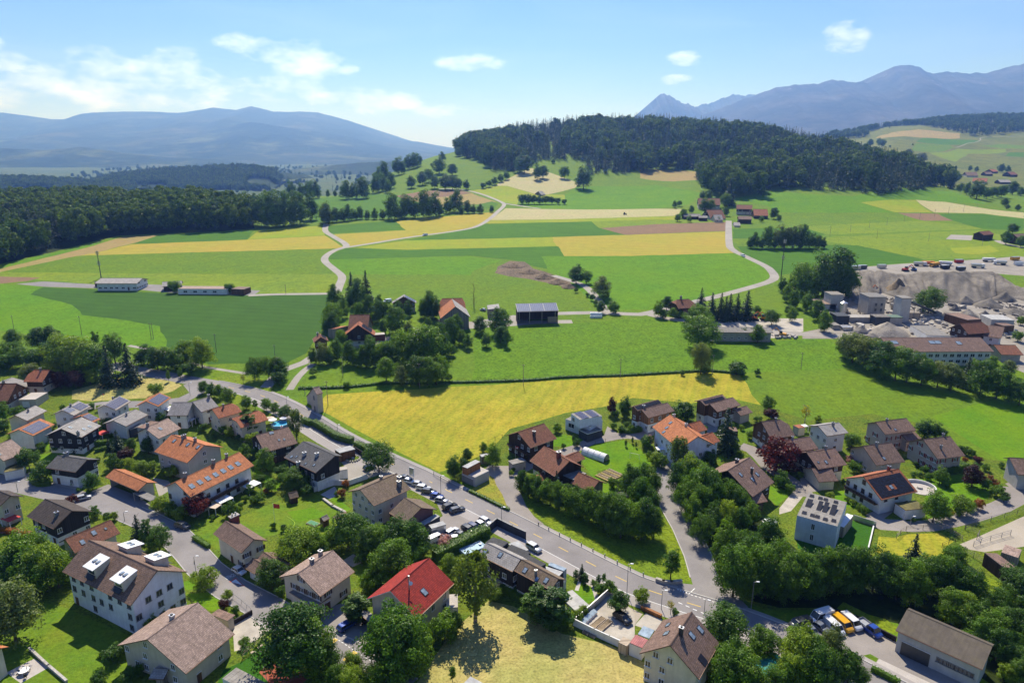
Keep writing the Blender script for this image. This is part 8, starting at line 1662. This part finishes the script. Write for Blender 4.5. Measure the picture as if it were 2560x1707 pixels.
for i in range(18): a = 6.2832*i/18; MB().box((math.cos(a)*2.3,math.sin(a)*2.3,.18),(.55,.4,.4),'stone',a).build('stone',po)
MB().tube((0,0,-.1),(0,0,.12),2.1,2.1,'garden',18).build('soil',po); MB().tube((0,0,.1),(0,0,.5),.6,.4,'stone',8).build('basin',po)
pt = thing('polytunnel','white polytunnel on the lawn of the right hamlet','polytunnel',GV('A3',(1050,790)),math.atan2(GV('A3',(1140,810)).y-GV('A3',(960,740)).y,GV('A3',(1140,810)).x-GV('A3',(960,740)).x)); tn = MB(); PL = 9.0
for i in range(10):
    a,b = math.pi*i/10,math.pi*(i+1)/10; tn.poly([(-PL/2,-math.cos(a)*1.7,math.sin(a)*2.2),(PL/2,-math.cos(a)*1.7,math.sin(a)*2.2),(PL/2,-math.cos(b)*1.7,math.sin(b)*2.2),(-PL/2,-math.cos(b)*1.7,math.sin(b)*2.2)],'fabric_white')
tn.build('cover',pt)
for x in (-PL/2,-PL/4,0,PL/4,PL/2):
    rb = MB()
    for i in range(10): a,b = math.pi*i/10,math.pi*(i+1)/10; rb.tube((x,-math.cos(a)*1.73,math.sin(a)*2.23),(x,-math.cos(b)*1.73,math.sin(b)*2.23),.04,.04,'metal',4,False)
    rb.build('hoop',pt)
MB().box((PL/2,0,.9),(.05,1.4,1.8),'wood_pale').build('door',pt)
gl = thing('football_goal','small goal with a green net on the hamlet lawn','goal',GV('A3',(1435,815)),-.5); GB = MB()
for x in (-1.6,1.6): MB().tube((x,0,0),(x,0,2),.05,.05,'trim_white',6).build('goal_post',gl)
MB().tube((-1.6,0,2),(1.6,0,2),.05,.05,'trim_white',6).build('crossbar',gl)
for i in range(9): GB.tube((-1.6+.4*i,.9,0),(-1.6+.4*i,.05,1.95),.012,.012,'fabric_green',3,False)
for i in range(6): GB.tube((-1.6,.9-.15*i,.38*i),(1.6,.9-.15*i,.38*i),.012,.012,'fabric_green',3,False)
GB.build('net',gl)
tp_ = thing('trampoline','round trampoline with dark net at the lawn end of the farmhouse','trampoline',GV('A3',(1320,1190))); MB().tube((0,0,.8),(0,0,.86),2.0,2.0,'black_plastic',18).build('jumping_mat',tp_); tn = MB()
for i in range(8): a = 6.2832*i/8; MB().tube((math.cos(a)*2,math.sin(a)*2,0),(math.cos(a)*2,math.sin(a)*2,2.6),.04,.04,'steel_pole',5).build('post',tp_)
for k in range(7):
    for i in range(18): a,b = 6.2832*i/18,6.2832*(i+1)/18; tn.tube((math.cos(a)*2,math.sin(a)*2,1+.25*k),(math.cos(b)*2,math.sin(b)*2,1+.25*k),.012,.012,'black_plastic',3,False)
tn.build('net',tp_)
bd = thing('vegetable_bed','striped raised vegetable beds on the hamlet lawn','garden bed',GV('A3',(1190,975)),math.atan2(GV('A3',(1320,990)).y-GV('A3',(1170,920)).y,GV('A3',(1320,990)).x-GV('A3',(1170,920)).x))
for i in range(6): MB().box((0,-3.2+1.25*i,.12),(6.0,.75,.3),'earth_brown' if i % 2 else 'soil_tan').build('bed',bd); MB().box((0,-3.2+1.25*i+.55,.1),(6.2,.12,.25),'wood_pale').build('board',bd)
for k in range(5):
    q = GV('A2',(1785+k*28,1000-k*26)); o = thing('cold_frame',f'white cold frame in the row behind the sheet fence, {ORD[k]} from the meadow','cold frame',q,.7,'white cold frames'); MB().box((0,0,.3),(1.3,1.0,.6),'trim_white').build('box',o); MB().slab([(-.7,-.55,.65),(.7,-.55,.65),(.7,.55,.9),(-.7,.55,.9)],.05,'roof_glazing').build('lid',o)
for k,(x,y) in enumerate(((1905,1010),(1970,1040))):
    o = thing('planting_bed','long soil bed in the kitchen garden, '+('nearer the cold frames' if k == 0 else 'farther from the cold frames'),'garden bed',GV('A2',(x,y)),math.atan2(GV('A2',(1990,930)).y-GV('A2',(1860,1040)).y,GV('A2',(1990,930)).x-GV('A2',(1860,1040)).x)); MB().box((0,0,.15),(7,1.1,.3),'earth_brown').build('soil',o)
    for s_ in (-1,1): MB().box((0,s_*.62,.2),(7.1,.12,.4),'wood_pale').build('board',o)
sw = thing('swing_frame','metal swing frame on the red playground floor','swing',GV('Z4',(730,1470)),.75)
for x in (-2.2,2.2):
    for y in (-1,1): MB().tube((x,y*1.1,0),(x,0,2.7),.06,.06,'metal',6).build('leg',sw)
MB().tube((-2.2,0,2.7),(2.2,0,2.7),.06,.06,'metal',6).build('top_bar',sw)
for x in (-.9,.9): MB().tube((x-.2,0,2.7),(x-.2,.3,.6),.015,.015,'metal',4).tube((x+.2,0,2.7),(x+.2,.3,.6),.015,.015,'metal',4).box((x,.3,.58),(.5,.25,.05),'black_plastic').build('seat',sw)
def bench(v,a,b,lab):
    A,B = GV(v,a),GV(v,b); c = (A+B)/2; o = thing('bench',lab,'bench',c,math.atan2(B.y-A.y,B.x-A.x)); L_ = (B-A).length; MB().box((0,0,.42),(L_,.5,.08),'wood_pale').build('seat',o)
    for x in (-.4,.4): MB().box((x*L_,0,.19),(.12,.45,.38),'concrete').build('leg',o)
bench('Z4',(490,1295),(605,1210),'long pale bench on the playground lawn'); bench('Z4',(690,1195),(755,1240),'bench half under the big corner tree')
sl = thing('sun_sail','teal canvas shelter among the trees at the bottom edge','tent',GV('A4',(1660,1480)),.3); hm_ = MB()
for i,(c0,c1) in enumerate((((-3.2,-2.6),(3.2,-2.6)),((3.2,-2.6),(3.2,2.6)),((3.2,2.6),(-3.2,2.6)),((-3.2,2.6),(-3.2,-2.6)))): hm_.poly([(*c0,2.3),(*c1,2.3),(0,0,3.4)],'fabric_teal')
hm_.build('canopy',sl)
for x in (-3,3):
    for y in (-2.4,2.4): MB().tube((x,y,0),(x,y,2.3),.05,.05,'steel_pole',6).build('post',sl)
def flag(v,x,b,t,lab,cross):
    p = GV(v,(x,b)); H_ = row_z(p.y,S(v,(x,t))[1])-p.z; o = thing('flagpole',lab,'flagpole',p); MB().tube((0,0,0),(0,0,H_),.05,.04,'trim_white',6).build('pole',o); s_ = H_*.22 if cross else H_*.25; mb = MB(); n = 8
    for i in range(n):
        a,b_ = i/n,(i+1)/n; wv = lambda f: .12*math.sin(f*7)*f
        mb.poly([(a*s_*1.1+.06,wv(a),H_-s_-.15*a),(b_*s_*1.1+.06,wv(b_),H_-s_-.15*b_),(b_*s_*1.1+.06,wv(b_),H_-.1-.25*b_),(a*s_*1.1+.06,wv(a),H_-.1-.25*a)],'fabric_red')
    f = mb.build('flag',o)
    if cross:
        for y in (-.16,.16): MB().box((s_*.55,y,H_-s_*.55-.15),(s_*.6,.02,s_*.18),'trim_white').box((s_*.55,y*1.02,H_-s_*.55-.15),(s_*.18,.02,s_*.6),'trim_white').mesh('white_cross') and link('white_cross',MB().box((s_*.55,y,H_-s_*.55-.15),(s_*.6,.02,s_*.18),'trim_white').box((s_*.55,y*1.02,H_-s_*.55-.15),(s_*.18,.02,s_*.6),'trim_white').mesh('white_cross'),f)
flag('A1',1130,185,55,'red flag with a white cross above the small stone shed',True); flag('Z3',735,1395,1205,'small red pennant flag on the garden lawn',False); flag('Z1',1010,385,325,'red pennant on the dry grass at the upper junction',False)
bb = thing('sign_board','white sign board beside the inn at the road','sign',GV('A1',(118,400)),-.6); MB().box((0,0,3.2),(2.0,.16,2.8),'trim_white').build('panel',bb); MB().tube((-.7,0,0),(-.7,0,2),.06,.06,'steel_pole',6).build('post',bb); MB().tube((.7,0,0),(.7,0,2),.06,.06,'steel_pole',6).build('post',bb); MB().box((0,-.09,3.2),(1.6,.03,2.2),'metal').build('face_panel',bb)
for k in range(12):
    q = GV('C4',(1000+k % 6*20,650-(k//6)*8)); o = thing('silage_bale',f'white wrapped silage bale beside the lane, {ORD[k % 6]} from the left in the '+('front' if k < 6 else 'rear')+' row','bale',(q.x,q.y,q.z+(.75 if k < 6 else 1.9)),random.uniform(-.2,.2),'white silage bales',MB().tube((0,-.65,0),(0,.65,0),.75,.75,'white_wrap',14).mesh('silage_bale',False))
for k in range(26):
    q = GV('C1',(830+RNG.uniform(0,130),605-RNG.uniform(0,22))); thing('concrete_block',f'pale concrete block in the stack by the long shed, {ORD[k] if k < 20 else ORD[25-k]+" last"} laid out','block',q,RNG.uniform(0,1.5),'pale concrete blocks by the long shed',cached('cblk',lambda: MB().prism([(-.9,-.5),(.9,-.5),(.9,.5),(-.9,.5)],-.2,.9,'stone').box((0,0,.95),(1.5,.7,.1),'stone').mesh('concrete_block')))
sp = thing('sandpit','sandpit with a pale green lid on the lawn','sandpit',GV('Z3',(1110,1410)),math.atan2(GV('Z3',(1165,1430)).y-GV('Z3',(1055,1390)).y,GV('Z3',(1165,1430)).x-GV('Z3',(1055,1390)).x)); MB().box((0,0,.15),(3.6,1.9,.3),'wood_pale').build('frame',sp); MB().box((0,0,.33),(3.3,1.6,.06),'fabric_green').build('lid',sp)
hs = MB(); hp = [GV('Z3',p) for p in ((850,1335),(905,1370),(930,1405),(905,1440),(860,1470),(840,1505))]; hl_ = catmull([p.xy for p in hp],.8); o0 = hl_[0]
for i in range(len(hl_)-1): hs.tube((hl_[i].x-o0.x,hl_[i].y-o0.y,.06),(hl_[i+1].x-o0.x,hl_[i+1].y-o0.y,.06),.06,.06,'hose_green',5,False)
tag(hs.build('garden_hose'),'yellow-green garden hose snaking over the lawn','hose').location = (o0.x,o0.y,0)
tb = thing('garden_table','white garden table on the bottom left terrace','table',GV('Z2',(235,1470))); MB().tube((0,0,.70),(0,0,.76),1.0,1.0,'trim_white',16).build('table_top',tb)
for a in range(4): MB().tube((math.cos(a*1.57)*.6,math.sin(a*1.57)*.6,0),(math.cos(a*1.57)*.5,math.sin(a*1.57)*.5,.7),.04,.04,'trim_white',5).build('leg',tb)
for k,(x,y) in enumerate(((180,1490),(280,1450),(245,1520))):
    c = thing('garden_chair','dark garden chair at the white terrace table, '+('left','right','nearest')[k]+' one','chair',GV('Z2',(x,y)),k*2.0,'dark chairs at the terrace table'); MB().box((0,0,.44),(.5,.5,.05),'black_plastic').build('seat',c); MB().box((0,.24,.75),(.5,.05,.6),'black_plastic').build('backrest',c)
    for a in (-.2,.2):
        for b in (-.2,.2): MB().box((a,b,.21),(.05,.05,.42),'black_plastic').build('leg',c)
for v,a,b,c,mt,lab in (('Z3',(400,1035),(475,1065),(565,990),'fabric_white','cream awning at the end of the orange terrace house'),('Z3',(140,1180),(200,1210),(305,1140),'fabric_white','cream awning over the lower terrace of the orange terrace house'),('Z3',(75,1245),(150,1260),(200,1215),'fabric_beige','beige awning beside the dark red maple'),('Z1',(925,720),(1000,735),(1030,685),'fabric_red','red awning beside the dark timber house'),('Z1',(0,1555),(90,1585),(140,1510),'fabric_red','dark red awning at the left picture edge'),('Z1',(1200,630),(1230,650),(1305,620),'fabric_white','white flat awning before the plain grey roof'),('Z1',(1785,590),(1880,595),(1895,565),'fabric_white','white awning under the two-part grey roof'),('A3',(1640,690),(1660,725),(1725,705),'fabric_white','pale curved canopy beside the big white house'),('B1',(1425,575),(1470,605),(1530,595),'fabric_white','round white canopy by the red-roofed small shed'),('A2',(1075,670),(1180,720),(1210,690),'wood_pale','striped timber deck behind the dark terrace house')):
    block(lab,v,a,b,c,2.4 if 'deck' not in lab else .3,z0=0,open_sides=True,roof=mt,th=.08,post='trim_white',name='awning' if 'deck' not in lab else 'deck',cat='awning' if 'deck' not in lab else 'deck',trim=mt)
# ---------------------------------------------------------------- a person on the lane
def person(loc,rz):
    o = thing('person','person in a rust-coloured top walking on the hamlet lane','person',loc,rz); me = bpy.data.meshes.new('body')
    J = [(0,0,.95),(0,0,1.15),(0,.01,1.42),(0,.02,1.53),(0,.03,1.66),(.10,0,.90),(.11,.14,.50),(.11,.06,.08),(.11,.22,.04),(-.10,0,.90),(-.11,-.06,.48),(-.11,-.26,.10),(-.11,-.14,.04),(.19,0,1.40),(.25,-.10,1.14),(.26,.04,.92),(-.19,0,1.40),(-.25,.08,1.14),(-.26,.22,.94)]
    E = [(0,1),(1,2),(2,3),(3,4),(0,5),(5,6),(6,7),(7,8),(0,9),(9,10),(10,11),(11,12),(2,13),(13,14),(14,15),(2,16),(16,17),(17,18)]; Rr = [.15,.14,.15,.06,.10,.10,.07,.05,.045,.10,.07,.05,.045,.07,.05,.04,.07,.05,.04]
    me.from_pydata(J,E,[]); b = link('body',me,o); md = b.modifiers.new('skin','SKIN'); b.modifiers.new('sub','SUBSURF').levels = 1
    if not me.skin_vertices: bpy.context.view_layer.objects.active = b
    for i,sv_ in enumerate(me.skin_vertices[0].data if me.skin_vertices else []): sv_.radius = (Rr[i],Rr[i]); sv_.use_root = (i == 0)
    me.materials.append(MATS['cloth_dark']); MB().tube((0,.01,.92),(0,.01,1.45),.185,.175,'cloth_rust',12).build('jacket',o); MB().tube((0,.03,1.56),(0,.03,1.66),.085,.105,'skin',10).build('face',o); MB().tube((0,.015,1.66),(0,.02,1.78),.112,.06,'hair_dark',10).build('hair',o)
person(GV('B1',(1118,1205)),2.4)

# ---------------------------------------------------------------- air: even haze round the whole place
hz = MB().box((0,12000,670),(64000,40000,1560),'paint_white'); hme = hz.mesh('haze'); hme.materials.clear()
hm = bpy.data.materials.new('haze'); hm.use_nodes = True; hn = hm.node_tree; hn.nodes.clear()
ho = N(hn,'ShaderNodeOutputMaterial'); pv = N(hn,'ShaderNodeVolumePrincipled',inp={'Color': (.18,.38,1.0,1),'Absorption Color': (1,1,1,1),'Density': 1.1e-4,'Anisotropy': 0.42})
pv.inputs['Density Attribute'].default_value = ''; pv.inputs['Temperature Attribute'].default_value = ''; hm.cycles.homogeneous_volume = True
LK(hn,pv.outputs[0],ho.inputs['Volume']); hme.materials.append(hm)
ho_ = link('haze',hme); ho_['kind'] = 'stuff'; ho_['label'] = 'pale blue haze lying over the far valley'; ho_['category'] = 'haze'
